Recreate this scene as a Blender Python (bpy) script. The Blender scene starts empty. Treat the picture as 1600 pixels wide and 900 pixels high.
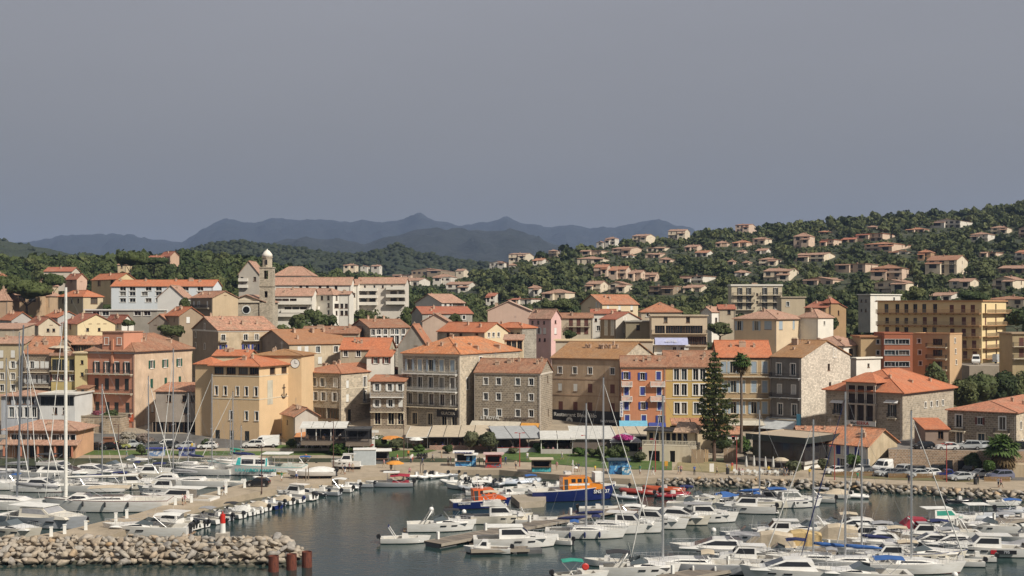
import bpy,bmesh,math,random
import numpy as np
from mathutils import Vector,Matrix,noise as mnoise
# ------------ camera, sky, sun, exposure
sc=bpy.context.scene
C=sc.collection
R=math.radians
F,H,HY=2000.0,31.0,480.0
cam_d=bpy.data.cameras.new('camera'); cam=bpy.data.objects.new('camera',cam_d); C.objects.link(cam)
cam.location=(0,0,H); cam.rotation_euler=(R(90),0,0)
cam_d.sensor_width=36.0; cam_d.lens=36.0*F/1600.0
cam_d.shift_y=(HY-450.0)/1600.0
cam_d.clip_start=1.0; cam_d.clip_end=60000.0
sc.camera=cam
SUN_AZ,SUN_EL=51.0,41.0
sdir=Vector((math.sin(R(SUN_AZ))*math.cos(R(SUN_EL)),-math.cos(R(SUN_AZ))*math.cos(R(SUN_EL)),math.sin(R(SUN_EL))))
sun_d=bpy.data.lights.new('sun','SUN'); sun=bpy.data.objects.new('sun',sun_d); C.objects.link(sun)
sun.rotation_euler=sdir.to_track_quat('Z','Y').to_euler(); sun.location=(100,-100,300)
sun_d.energy=4.3; sun_d.angle=R(2.5); sun_d.color=(1.0,0.93,0.82)
sc.view_settings.view_transform='Standard'; sc.view_settings.look='None'
sc.view_settings.exposure=0.35; sc.view_settings.gamma=1.0; sc.view_settings.use_curve_mapping=False
sc.cycles.use_denoising=True
sc.cycles.max_bounces=6; sc.cycles.diffuse_bounces=3; sc.cycles.glossy_bounces=3
sc.cycles.transparent_max_bounces=8; sc.cycles.volume_bounces=1
sc.cycles.caustics_reflective=False; sc.cycles.caustics_refractive=False
def sock(n,k):
 return n.inputs[k]if not isinstance(k,int)else n.inputs[k]
class NT:
 def __init__(s,tree):s.t=tree; tree.nodes.clear()
 def __call__(s,typ,ins=None,**kw):
  n=s.t.nodes.new('ShaderNode'+typ)
  for k,v in kw.items():setattr(n,k,v)
  for k,v in(ins or{}).items():
   if isinstance(v,bpy.types.NodeSocket):s.t.links.new(v,sock(n,k))
   else:sock(n,k).default_value=v
  return n
 def ramp(s,fac,stops,interp='LINEAR'):
  n=s('ValToRGB',{'Fac':fac}); e=n.color_ramp.elements; n.color_ramp.interpolation=interp
  while len(e)<len(stops):e.new(0.5)
  for i,(p,c)in enumerate(stops):
   e[i].position=p; e[i].color=(c if isinstance(c,tuple)else(c,c,c))+(1,)
  return n.outputs[0]
 def mix(s,fac,a,b,mode='MIX'):
  n=s.t.nodes.new('ShaderNodeMix'); n.data_type='RGBA'; n.blend_type=mode
  for i,v in((0,fac),(6,a),(7,b)):
   if isinstance(v,bpy.types.NodeSocket):s.t.links.new(v,n.inputs[i])
   elif i==0:n.inputs[0].default_value=v
   else:n.inputs[i].default_value=tuple(v)+((1,)if len(v)==3 else())
  return n.outputs[2]
 def math(s,op,a,b=0.0):
  n=s('Math',{0:a,1:b},operation=op); return n.outputs[0]
 def noise(s,vec,scale,detail=4,rough=0.55):
  return s('TexNoise',{'Vector':vec,'Scale':scale,'Detail':detail,'Roughness':rough}).outputs[0]
 def mapping(s,vec,scale=(1,1,1),loc=(0,0,0),rot=(0,0,0)):
  return s('Mapping',{'Vector':vec,'Scale':scale,'Location':loc,'Rotation':rot}).outputs[0]
world=bpy.data.worlds.new('World'); sc.world=world; world.use_nodes=True
t=NT(world.node_tree)
sky=t('TexSky',sky_type='NISHITA',sun_disc=False,sun_elevation=R(SUN_EL),sun_rotation=R(180-SUN_AZ),altitude=30.0,air_density=1.0,dust_density=2.0,ozone_density=1.0)
tc=t('TexCoord')
sep=t('SeparateXYZ',{0:tc.outputs['Generated']})
elev=t.math('ABSOLUTE',sep.outputs[2])
deck=t.ramp(elev,[(0.0,(0.205,0.185,0.160)),(0.06,(0.218,0.205,0.190)),(0.24,(0.306,0.303,0.320)),(1.0,(0.37,0.36,0.365))])
cn=t.noise(t.mapping(tc.outputs['Generated'],(1.0,1.0,3.5)),1.7,5,0.5)
deck2=t.mix(1.0,deck,t.ramp(cn,[(0.25,0.93),(0.75,1.06)]),'MULTIPLY')
bg_sky=t('Background',{'Color':sky.outputs[0],'Strength':0.06})
bg_cloud=t('Background',{'Color':deck2,'Strength':0.80})
mx=t('MixShader',{0:0.96,1:bg_sky.outputs[0],2:bg_cloud.outputs[0]})
t('OutputWorld',{0:mx.outputs[0]})
# ------------ geometry of the view (photo pixel -> place)
def K(px):return(px-800.0)/F
def zat(py,D):return H-(py-HY)/F*D
def P(px,py,D):return Vector((K(px)*D,D,zat(py,D)))
def Dz(py,z):return F*(H-z)/(py-HY)
def G(px,py,z=0.0):
 D=Dz(py,z); return Vector((K(px)*D,D,z))
 # ------------ mesh helper
class MB:
 def __init__(s):s.v=[]; s.f=[]; s.m=[]
 def add(s,vs,fs,m=0):
  o=len(s.v); s.v+=[tuple(p)for p in vs]
  for f in fs:s.f.append(tuple(i+o for i in f)); s.m.append(m)
  return s
 def poly(s,pts,m=0):return s.add(pts,[tuple(range(len(pts)))],m)
 def box(s,x0,x1,y0,y1,z0,z1,m=0,tx=0.0,ty=0.0):
  vs=[(x0,y0,z0),(x1,y0,z0),(x1,y1,z0),(x0,y1,z0),(x0+tx,y0+ty,z1),(x1-tx,y0+ty,z1),(x1-tx,y1-ty,z1),(x0+tx,y1-ty,z1)]
  return s.add(vs,[(3,2,1,0),(4,5,6,7),(0,1,5,4),(1,2,6,5),(2,3,7,6),(3,0,4,7)],m)
 def obox(s,c,ux,L,W,z0,z1,m=0):
  ux=Vector((ux[0],ux[1],0)).normalized(); uy=Vector((-ux.y,ux.x,0)); c=Vector((c[0],c[1],0))
  q=[c+ux*(a*L/2)+uy*(b*W/2)for a,b in((-1,-1),(1,-1),(1,1),(-1,1))]
  vs=[(p.x,p.y,z0)for p in q]+[(p.x,p.y,z1)for p in q]
  return s.add(vs,[(3,2,1,0),(4,5,6,7),(0,1,5,4),(1,2,6,5),(2,3,7,6),(3,0,4,7)],m)
 def prism(s,pts,z0,z1,m=0,mtop=None):
  n=len(pts); vs=[(p[0],p[1],z0)for p in pts]+[(p[0],p[1],z1)for p in pts]
  s.add(vs,[(i,(i+1)%n,n+(i+1)%n,n+i)for i in range(n)],m)
  s.add([(p[0],p[1],z1)for p in pts],[tuple(range(n))],m if mtop is None else mtop)
  return s.add([(p[0],p[1],z0)for p in pts],[tuple(range(n-1,-1,-1))],m)
 def slab(s,pts,t,m=0,mside=None):
  n=len(pts); pts=[Vector(p)for p in pts]; dn=Vector((0,0,-t)); ms=m if mside is None else mside
  s.add(pts,[tuple(range(n))],m); s.add([p+dn for p in pts],[tuple(range(n-1,-1,-1))],ms)
  return s.add(list(pts)+[p+dn for p in pts],[(i,n+i,n+(i+1)%n,(i+1)%n)for i in range(n)],ms)
 def tube(s,path,r,n=6,m=0,cap=True):
  path=[Vector(p)for p in path]; N=len(path)
  rs=r if isinstance(r,(list,tuple))else[r]*N
  up=Vector((0,0,1)); rings=[]
  for i,p in enumerate(path):
   d=(path[min(i+1,N-1)]-path[max(i-1,0)])
   if d.length<1e-9:d=Vector((0,0,1))
   d.normalize(); a=d.cross(up if abs(d.z)<0.95 else Vector((1,0,0))).normalized(); b=d.cross(a)
   rings.append([p+(a*math.cos(2*math.pi*k/n)+b*math.sin(2*math.pi*k/n))*rs[i]for k in range(n)])
  return s.loft(rings,m,True,cap)
 def loft(s,rings,m=0,closed=True,cap=True):
  n=len(rings[0]); vs=[p for r in rings for p in r]; fs=[]
  for i in range(len(rings)-1):
   for k in range(n if closed else n-1):
    k2=(k+1)%n; fs.append((i*n+k,i*n+k2,(i+1)*n+k2,(i+1)*n+k))
  if cap and closed:fs+=[tuple(range(n-1,-1,-1)),tuple(range((len(rings)-1)*n,len(rings)*n))]
  return s.add(vs,fs,m)
 def lathe(s,prof,n=10,m=0,c=(0,0,0)):
  rings=[[(c[0]+r*math.cos(2*math.pi*k/n),c[1]+r*math.sin(2*math.pi*k/n),c[2]+z)for k in range(n)]for r,z in prof]
  return s.loft(rings,m)
 def xform(s,M):
  s.v=[tuple(M@Vector(p))for p in s.v]; return s
 def mesh(s,name,mats,smooth=False,uv=True):
  me=bpy.data.meshes.new(name); me.from_pydata(s.v,[],s.f)
  for m in mats:me.materials.append(m)
  if len(mats)>1:me.polygons.foreach_set('material_index',s.m)
  if smooth:me.polygons.foreach_set('use_smooth',[True]*len(s.f))
  if uv:auto_uv(me)
  me.update(); return me
 def build(s,name,mats,parent=None,loc=(0,0,0),rz=0.0,smooth=False,uv=True):
  if not isinstance(mats,(list,tuple)):mats=[mats]
  return put(name,s.mesh(name,mats,smooth,uv),parent,loc,rz)
def auto_uv(me):
 """metres along the wall / up the slope for every face"""
 nl=len(me.loops)
 if nl==0:return
 co=np.empty(len(me.vertices)*3,np.float32); me.vertices.foreach_get('co',co); co=co.reshape(-1,3)
 vi=np.empty(nl,np.int32); me.loops.foreach_get('vertex_index',vi)
 npoly=len(me.polygons); nr=np.empty(npoly*3,np.float32); me.polygons.foreach_get('normal',nr); nr=nr.reshape(-1,3)
 lt=np.empty(npoly,np.int32); me.polygons.foreach_get('loop_total',lt)
 n=np.repeat(nr,lt,0); p=co[vi]
 tx=np.stack([-n[:,1],n[:,0],np.zeros(nl,np.float32)],1); ln=np.linalg.norm(tx,axis=1)
 flat=ln<0.12; ln[flat]=1; tx/=ln[:,None]; tx[flat]=(1,0,0)
 b=np.cross(n,tx)
 uv=np.stack([(p*tx).sum(1),(p*b).sum(1)],1).astype(np.float32)
 l=me.uv_layers.new(name='UVMap'); l.data.foreach_set('uv',uv.ravel())
def put(name,me,parent=None,loc=(0,0,0),rz=0.0):
 o=bpy.data.objects.new(name,me); C.objects.link(o)
 if parent is not None:o.parent=parent
 o.location=loc
 if rz:o.rotation_euler=(0,0,rz)
 return o
def tag(o,label=None,cat=None,group=None,kind=None):
 if label:o['label']=label
 if cat:o['category']=cat
 if group:o['group']=group
 if kind:o['kind']=kind
 return o
def thing(name,label,cat,loc=(0,0,0),rz=0.0,group=None):
 o=bpy.data.objects.new(name,None); C.objects.link(o); o.empty_display_size=0.3
 o.location=loc; o.rotation_euler=(0,0,rz)
 return tag(o,label,cat,group)
def struct(name,mb,mats,**kw):return tag(mb.build(name,mats,**kw),kind='structure')
def copy_tree(o,parent=None):
 c=o.copy(); C.objects.link(c); c.parent=parent
 for ch in o.children:copy_tree(ch,c)
 return c
 # ------------ materials
_M={}
def cached(fn):
 def g(*a):
  k=(fn.__name__,)+a
  if k not in _M:
   m=bpy.data.materials.new(fn.__name__); m.use_nodes=True; t=NT(m.node_tree); fn(t,*a); _M[k]=m
  return _M[k]
 return g
def out(t,col,rough=0.8,metal=0.0,bump=None,bs=0.3,bd=0.05,**ins):
 i={'Base Color':col if isinstance(col,bpy.types.NodeSocket)else tuple(col)+(1,),'Roughness':rough,'Metallic':metal}
 i.update(ins)
 if bump is not None:i['Normal']=t('Bump',{'Height':bump,'Strength':bs,'Distance':bd}).outputs[0]
 t('OutputMaterial',{0:t('BsdfPrincipled',i).outputs[0]})
def uvr(t):
 """UV in metres, shifted by the object's own random number so that two buildings never show the same stains"""
 u=t('TexCoord').outputs['UV']; r=t('ObjectInfo').outputs['Random']
 return t('VectorMath',{0:u,1:t('CombineXYZ',{0:t.math('MULTIPLY',r,91.0),1:t.math('MULTIPLY',r,37.0)}).outputs[0]},operation='ADD').outputs[0]
def sc_(c,f):return tuple(min(1.0,x*f)for x in c)
@cached
def plaster(t,rgb,wear=0.35):
 u=uvr(t)
 big=t.noise(u,0.35,5,0.6); fine=t.noise(u,6.0,3)
 streak=t.noise(t.mapping(u,(1.6,0.12,1)),1.0,4,0.6)
 c=t.mix(t.ramp(big,[(0.3,0.0),(0.7,1.0)]),sc_(rgb,1.0-0.40*wear),sc_(rgb,1.0+0.12*wear))
 c=t.mix(t.math('MULTIPLY',t.ramp(streak,[(0.5,0.0),(0.74,1.0)]),0.85*wear),c,sc_((rgb[0]*.62,rgb[1]*.55,rgb[2]*.48),1))
 c=t.mix(t.math('MULTIPLY',t.ramp(fine,[(0.35,1.0),(0.6,0.0)]),0.12),c,sc_(rgb,0.6))
 out(t,c,0.88,bump=fine,bs=0.25,bd=0.02)
@cached
def stone(t,rgb,size=0.5,mortar=(0.55,0.5,0.42)):
 u=uvr(t); d=t.noise(u,2.2,2)
 w=t('VectorMath',{0:u,1:t('VectorMath',{0:t('CombineXYZ',{0:d,1:d}).outputs[0],'Scale':0.14},operation='SCALE').outputs[0]},operation='ADD').outputs[0]
 b=t('TexBrick',{'Vector':w,'Color1':sc_(rgb,0.72)+(1,),'Color2':sc_(rgb,1.18)+(1,),'Mortar':tuple(mortar)+(1,),'Scale':1.0,'Mortar Size':0.03,'Mortar Smooth':0.4,'Bias':0.0,'Brick Width':size*1.7,'Row Height':size})
 big=t.noise(u,0.3,5,0.65); fine=t.noise(u,5.0,4)
 c=t.mix(1.0,b.outputs[0],t.ramp(big,[(0.28,0.82),(0.72,1.12)]),'MULTIPLY')
 c=t.mix(0.35,c,t.ramp(fine,[(0.3,0.6),(0.7,1.25)]),'MULTIPLY')
 h=t.math('ADD',t.math('MULTIPLY',b.outputs[1],-0.6),fine)
 out(t,c,0.92,bump=h,bs=0.7,bd=0.06)
@cached
def tiles(t,rgb,old=0.5):
 """Roman tiles: ribs running up the slope, courses across it, weathered patches and single odd tiles"""
 u=uvr(t); s2=t('SeparateXYZ',{0:u})
 rib=t.math('ABSOLUTE',t.math('SINE',t.math('MULTIPLY',s2.outputs[0],12.0)))
 crs=t.math('FRACT',t.math('MULTIPLY',s2.outputs[1],2.6))
 cell=t('TexVoronoi',{'Vector':t.mapping(u,(3.8,2.6,1)),'Scale':1.0}).outputs[1]
 cs=t('SeparateColor',{0:cell}).outputs[0]
 big=t.noise(u,0.28,5,0.65); mid=t.noise(t.mapping(u,(1.6,0.35,1)),1.0,4,0.6)
 c=t.mix(t.ramp(cs,[(0.0,0.0),(1.0,1.0)]),sc_(rgb,1.0-0.38*old),sc_((rgb[0]*1.05,rgb[1]*1.12,rgb[2]*1.15),1.0+0.22*old))
 c=t.mix(t.math('MULTIPLY',t.ramp(big,[(0.45,0.0),(0.7,1.0)]),0.8*old),c,(0.34,0.25,0.17))
 c=t.mix(t.math('MULTIPLY',t.ramp(mid,[(0.5,0.0),(0.75,1.0)]),0.6*old),c,(0.13,0.075,0.05))
 c=t.mix(0.55,c,t.ramp(rib,[(0.0,0.45),(0.55,1.1)]),'MULTIPLY')
 h=t.math('ADD',rib,t.math('MULTIPLY',crs,0.4))
 out(t,c,0.85,bump=h,bs=0.8,bd=0.07)
@cached
def paint(t,rgb,rough=0.5,metal=0.0):
 c=t.noise(t('TexCoord').outputs['Object'],1.7,4,0.6)
 out(t,t.mix(t.ramp(c,[(0.35,0.0),(0.7,1.0)]),sc_(rgb,0.86),rgb),rough,metal)
@cached
def gel(t,rgb,rough=0.22):
 o=t('TexCoord').outputs['Object']; c=t.noise(t.mapping(o,(0.5,0.5,2.5)),1.3,4,0.6)
 out(t,t.mix(t.ramp(c,[(0.4,0.0),(0.75,1.0)]),rgb,sc_((rgb[0],rgb[1]*.97,rgb[2]*.92),0.84)),rough)
@cached
def cloth(t,rgb):
 o=t('TexCoord').outputs['Object']; c=t.noise(o,1.2,4,0.6); f=t.noise(t.mapping(o,(1,5,2)),1.6,3)
 out(t,t.mix(t.ramp(c,[(0.3,0.0),(0.7,1.0)]),sc_(rgb,0.8),sc_(rgb,1.06)),0.9,bump=f,bs=0.6,bd=0.08)
@cached
def glass(t,rgb=(0.012,0.015,0.018),rough=0.06):
 out(t,rgb,rough)
@cached
def metal(t,rgb=(0.55,0.56,0.57),rough=0.35):
 out(t,rgb,rough,0.85)
@cached
def rust(t):
 o=t('TexCoord').outputs['Object']; n=t.noise(t.mapping(o,(2,2,0.7)),2.0,6,0.65)
 out(t,t.ramp(n,[(0.3,(0.045,0.016,0.012)),(0.55,(0.13,0.035,0.02)),(0.75,(0.2,0.07,0.035))]),0.9,bump=n,bs=0.5,bd=0.03)
@cached
def rockm(t):
 g=t('TexCoord').outputs['Object']; r=t('ObjectInfo').outputs['Random']
 n=t.noise(g,1.3,6,0.65); f=t.noise(g,7.0,4,0.7)
 base=t.ramp(r,[(0.0,(0.34,0.27,0.195)),(0.3,(0.41,0.345,0.265)),(0.55,(0.37,0.33,0.275)),(0.8,(0.30,0.28,0.255)),(0.95,(0.46,0.385,0.30)),(1.0,(0.42,0.27,0.13))])
 c=t.mix(0.8,base,t.ramp(n,[(0.3,0.55),(0.7,1.2)]),'MULTIPLY')
 c=t.mix(0.5,c,t.ramp(f,[(0.35,0.6),(0.65,1.2)]),'MULTIPLY')
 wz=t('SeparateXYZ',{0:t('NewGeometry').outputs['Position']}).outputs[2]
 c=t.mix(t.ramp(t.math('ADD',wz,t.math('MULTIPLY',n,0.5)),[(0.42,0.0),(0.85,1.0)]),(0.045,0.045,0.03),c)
 out(t,c,0.9,bump=t.math('ADD',n,t.math('MULTIPLY',f,0.4)),bs=0.5,bd=0.1)
@cached
def leafm(t,a,b):
 r=t('ObjectInfo').outputs['Random']; at=t('Attribute',attribute_name='tint').outputs['Fac']
 n=t.noise(t('TexCoord').outputs['Object'],0.9,3)
 k=t.math('FRACT',t.math('ADD',t.math('MULTIPLY',r,3.7),at))
 c=t.mix(k,a,b); c=t.mix(0.6,c,t.ramp(n,[(0.3,0.55),(0.7,1.35)]),'MULTIPLY')
 p=t('BsdfPrincipled',{'Base Color':c,'Roughness':0.7,'Specular IOR Level':0.25})
 tr=t('BsdfTranslucent',{'Color':c})
 t('OutputMaterial',{0:t('MixShader',{0:0.18,1:p.outputs[0],2:tr.outputs[0]}).outputs[0]})
@cached
def bark(t,rgb=(0.10,0.075,0.055)):
 n=t.noise(t.mapping(t('TexCoord').outputs['Object'],(5,5,1)),2.0,5,0.7)
 out(t,t.mix(t.ramp(n,[(0.3,0.0),(0.7,1.0)]),sc_(rgb,0.5),sc_(rgb,1.4)),0.95,bump=n,bs=0.8,bd=0.05)
@cached
def paving(t,a,b,scale=0.25):
 o=t('TexCoord').outputs['Object']; n=t.noise(o,scale,6,0.62); f=t.noise(o,3.0,4,0.7); st=t.noise(t.mapping(o,(1,.25,1)),0.5,5,0.6)
 c=t.mix(t.ramp(n,[(0.35,0.0),(0.65,1.0)]),a,b)
 c=t.mix(t.math('MULTIPLY',t.ramp(st,[(0.55,0.0),(0.72,1.0)]),0.5),c,sc_(a,0.62))
 c=t.mix(0.5,c,t.ramp(f,[(0.3,0.75),(0.7,1.15)]),'MULTIPLY')
 out(t,c,0.92,bump=f,bs=0.3,bd=0.02)
@cached
def turf(t):
 o=t('TexCoord').outputs['Object']; n=t.noise(o,0.35,5,0.6); f=t.noise(o,5.0,4,0.7)
 c=t.ramp(n,[(0.3,(0.045,0.085,0.014)),(0.55,(0.075,0.125,0.022)),(0.75,(0.14,0.14,0.05))])
 out(t,t.mix(0.7,c,t.ramp(f,[(0.3,0.55),(0.7,1.3)]),'MULTIPLY'),0.95,bump=f,bs=0.8,bd=0.08)
@cached
def earth(t):
 """hillside ground: scrub, dry grass and some bare soil"""
 o=t('TexCoord').outputs['Object']; n=t.noise(o,0.018,6,0.6); m_=t.noise(o,0.12,6,0.65); f=t.noise(o,0.7,4,0.7)
 c=t.ramp(m_,[(0.3,(0.018,0.026,0.011)),(0.5,(0.036,0.046,0.019)),(0.64,(0.085,0.078,0.038)),(0.78,(0.22,0.165,0.10))])
 c=t.mix(0.6,c,t.ramp(n,[(0.3,0.7),(0.7,1.3)]),'MULTIPLY')
 out(t,t.mix(0.7,c,t.ramp(f,[(0.3,0.5),(0.7,1.4)]),'MULTIPLY'),0.97,bump=f,bs=0.8,bd=0.4)
@cached
def farwood(t,a,b,rocky):
 o=t('TexCoord').outputs['Object']; m_=t.noise(o,0.01,7,0.65); f=t.noise(o,0.09,5,0.75)
 c=t.mix(t.ramp(m_,[(0.3,0.0),(0.7,1.0)]),a,b); c=t.mix(0.8,c,t.ramp(f,[(0.3,0.35),(0.7,1.5)]),'MULTIPLY')
 c=t.mix(t.ramp(t.noise(o,0.004,8,0.7),[(rocky,0.0),(rocky+0.05,1.0)]),c,(0.3,0.27,0.23))
 out(t,c,0.97,bump=t.math('ADD',f,t.math('MULTIPLY',m_,3)),bs=1.0,bd=6.0)
@cached
def waterm(t):
 o=t('TexCoord').outputs['Object']
 a=t.noise(t.mapping(o,(0.5,1.0,1)),1.5,3,0.55); b=t.noise(t.mapping(o,(1,1,1),rot=(0,0,0.6)),0.16,3,0.5); c=t.noise(o,5.0,2)
 h=t.math('ADD',t.math('ADD',a,t.math('MULTIPLY',b,1.6)),t.math('MULTIPLY',c,0.2))
 col=t.ramp(t.noise(o,0.02,4),[(0.3,(0.014,0.030,0.030)),(0.7,(0.024,0.048,0.044))])
 out(t,col,0.10,bump=h,bs=0.22,bd=0.16,IOR=1.333)
 # ------------ the lie of the land
TC=[-300,0,150,300,400,500,600,720,820,950,1100,1250,1400,1500,1600,1900]
TD=[244,262,275,285,300,320,340,370,400,450,520,600,700,800,900,1000,1100,1250,1400,1700]
TZ=np.array([[.8]*16,[1.8]*16,[3.1]*16,[4.3]*16,[6,6,6,6,6.5,6,6,6,6,6,6,6,6,8,9,9],[8,8,8,9,10,9,8,8,8,8,8,8,9,12,13,13],[10,10,11,12,14,12,10,10,10,10,10,10,11,15,15.6,16],[13,13,14,15,18,15,13,12,12,12,13,13,14,18,19,19],[16,16,17,18,22,18,16,15,14,14,16,16,17,20,21,22],[21,21,22,24,26,24,22,18,16,17,20,20,21,25,27,28],[27,27,29,31,32,30,27,22,20,22,24,27,29,32,33,34],[35,36,37,38,38,34,30,26,27,28,30,34,37,39,41,42],[48,48,49,50,50,42,36,32,38,40,43,46,50,52,53,55],[54,54,55,58,55,48,42,38,50,53,56,60,64,66,68,70],[56,58,57,57,55,50,46,44,60,66,70,74,78,80,83,86],[52,56,55,55,54,50,48,48,66,76,84,88,92,96,99,104],[50,55,55,52,50,48,48,50,64,76,90,98,105,108,114,120],[40,45,45,45,45,45,48,50,55,65,80,95,106,116,126,135],[35,40,40,40,40,40,45,48,50,52,60,75,90,105,118,130],[30,30,30,30,30,30,35,35,35,35,40,50,60,70,80,90]],float)
def terr(x,D):
 px=800+F*x/max(D,1.0)
 i=int(np.clip(np.searchsorted(TC,px)-1,0,len(TC)-2)); j=int(np.clip(np.searchsorted(TD,D)-1,0,len(TD)-2))
 a=min(max((px-TC[i])/(TC[i+1]-TC[i]),0),1); b=min(max((D-TD[j])/(TD[j+1]-TD[j]),0),1)
 z=(TZ[j,i]*(1-a)+TZ[j,i+1]*a)*(1-b)+(TZ[j+1,i]*(1-a)+TZ[j+1,i+1]*a)*b
 if D>350:z+=min((D-350)/200,1)*1.6*mnoise.noise(Vector((x*0.02,D*0.02,0)))
 return z
QZ=1.0
def gnd(x,D):return max(QZ,terr(x,D))if D>244 else QZ
def hit(px,py,d0=246.0,d1=1600.0):
 """where the ray through a photo pixel meets the land"""
 D=d0
 while D<d1:
  if zat(py,D)<=terr(K(px)*D,D):return D
  D+=2.0
 return d1
mb=MB(); cols=np.linspace(-320,1920,141); rows=list(np.linspace(244,340,33))+list(np.linspace(346,700,60))+list(np.linspace(712,1700,76))
vs=[(K(p)*D,D,terr(K(p)*D,D))for D in rows for p in cols]; n=len(cols)
mb.add(vs,[(j*n+i,j*n+i+1,(j+1)*n+i+1,(j+1)*n+i)for j in range(len(rows)-1)for i in range(n-1)])
struct('terrain',mb,earth(),smooth=True)
mb=MB(); mb.poly([(-9000,-600,-3),(9000,-600,-3),(9000,12500,-3),(-9000,12500,-3)])
struct('ground',mb,earth())
mb=MB(); mb.poly([(-700,-200,0),(700,-200,0),(700,262,0),(-700,262,0)])
struct('water',mb,waterm())
def interp(tab,px):return float(np.interp(px,[a for a,_ in tab],[b for _,b in tab]))
def ridge(name,tab,Dr,depth,m,rough,nx=260,nd=44,pxr=(-330,1930),base=28.0):
 mb=MB(); vs=[]
 for j in range(nd):
  u=j/(nd-1); D=Dr-depth*(1-u)if u<=1 else Dr
  for i in range(nx):
   px=pxr[0]+(pxr[1]-pxr[0])*i/(nx-1); x=K(px)*D
   zr=zat(interp(tab,px),Dr-.2*depth)
   w=math.sin(min(u/0.8,1)*math.pi/2)if u<0.8 else math.cos((u-0.8)/0.2*math.pi/2)*0.6+0.4
   f=1-abs(u-0.8)/0.8 if u<0.8 else 1
   q=Vector((x/rough*3.2,D/rough*3.2,3.7))
   nz=mnoise.fractal(q,1.0,2.1,6)*rough*0.2
   z=base+(zr-base)*(w**1.3)+nz*(0.02+0.6*math.sin(min(max(u/0.8,0),1)*math.pi))*min(1,max(0,(zr-base)/rough))
   vs.append((x,D,z))
 mb.add(vs,[(j*nx+i,j*nx+i+1,(j+1)*nx+i+1,(j+1)*nx+i)for j in range(nd-1)for i in range(nx-1)])
 return struct(name,mb,m,smooth=True),vs
HILL=[(-330,367),(0,378),(60,387),(110,398),(160,404),(250,402),(300,392),(340,383),(380,380),(430,387),(470,391),(520,399),(560,401),(600,393),(622,385),(650,398),(690,406),(730,410),(800,421),(950,445),(1930,455)]
MT1=[(-330,384),(0,386),(40,380),(100,372),(140,369),(200,371),(260,380),(290,382),(310,366),(335,352),(352,346),(375,351),(400,350),(440,346),(480,348),(500,345),(540,350),(565,347),(600,350),(630,346),(655,334),(668,343),(680,348),(720,356),(760,351),(778,347),(790,341),(800,347),(820,352),(860,358),(890,353),(920,360),(960,358),(1000,350),(1030,346),(1055,355),(1100,366),(1200,375),(1400,380),(1930,384)]
MT2=[(-330,470),(300,420),(400,392),(440,382),(480,375),(520,376),(570,385),(620,371),(645,364),(660,362),(700,364),(760,364),(820,367),(850,379),(900,395),(1000,420),(1930,460)]
ho,hv=ridge('hills',HILL,2100,700,farwood((0.020,0.032,0.012),(0.042,0.054,0.024),0.66),60,nx=300,nd=40)
ridge('mountains',MT2,5600,2400,farwood((0.015,0.020,0.018),(0.022,0.028,0.024),0.71),260,nx=300,nd=50)
ridge('mountains',MT1,9600,3600,farwood((0.016,0.020,0.020),(0.022,0.026,0.026),0.80),420,nx=420,nd=50)
# ------------ quays, pier, promenade
EDGE=[(-330,718),(195,718),(265,721),(330,725),(430,728),(470,734),(440,741),(400,751),(360,761),(300,777),(270,785),(215,802),(150,817),(100,829),(40,839),(-60,843),(-60,852),(165,840),(205,824),(250,809),(295,794),(333,785),(367,776),(400,769),(440,763),(480,758),(520,753),(560,748),(600,743),(640,739),(698,735.5),(705,734),(780,734),(865,741),(930,746),(985,748),(1040,746),(1200,748),(1300,752),(1400,757),(1500,762),(1600,767),(1990,786)]
qp=[G(px,py,QZ)for px,py in EDGE]
front=[(p.x,p.y)for p in qp]+[(K(1990)*256,256),(K(-330)*256,256)]
mb=MB(); mb.prism(front[::-1]if False else front,-2.0,QZ)
o=struct('quay',mb,paving((0.30,0.245,0.175),(0.40,0.325,0.235)))
def patch(name,pts,m,dz,z=None):
 """a thin sheet following the ground"""
 mb=MB(); w=[]
 for px,py in pts:
  D=Dz(py,QZ)
  for _ in range(12):D=Dz(py,gnd(K(px)*D,D))
  w.append(Vector((K(px)*D,D,0)))
 bm=bmesh.new(); f=bm.faces.new([bm.verts.new(p)for p in w]); bmesh.ops.triangulate(bm,faces=bm.faces[:])
 for _ in range(4):bmesh.ops.subdivide_edges(bm,edges=[e for e in bm.edges if e.calc_length()>2.2],cuts=1); bmesh.ops.triangulate(bm,faces=bm.faces[:])
 for v in bm.verts:v.co.z=gnd(v.co.x,v.co.y)+dz
 bmesh.ops.recalc_face_normals(bm,faces=bm.faces[:])
 if sum(f.normal.z for f in bm.faces)<0:bmesh.ops.reverse_faces(bm,faces=bm.faces[:])
 me=bpy.data.meshes.new(name); bm.to_mesh(me); bm.free(); me.materials.append(m)
 return tag(put(name,me),kind='structure')
patch('pavement',[(-330,716),(1150,716),(1180,722),(1190,700),(1990,690),(1990,652),(-330,652)],paving((0.26,0.22,0.17),(0.36,0.30,0.22)),0.015)
patch('road',[(-200,708),(130,704),(300,706),(440,700),(440,690),(300,690),(130,690),(-200,690)],paving((0.085,0.08,0.075),(0.13,0.125,0.115)),0.03)
patch('lawn',[(130,711),(300,712),(430,712),(430,703),(140,704)],turf(),0.05)
patch('lawn',[(430,712),(505,711),(545,714),(562,708),(552,700),(430,698)],turf(),0.05)
patch('lawn',[(566,711),(600,716),(650,713),(690,702),(610,694),(572,698)],turf(),0.05)
patch('lawn',[(780,716),(870,726),(960,733),(1050,735),(1050,715),(960,700),(880,702),(790,708)],turf(),0.05)
patch('lawn',[(1052,734),(1120,740),(1150,735),(1130,722),(1060,722)],paving((0.22,0.19,0.09),(0.30,0.24,0.13),0.6),0.05)
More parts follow.
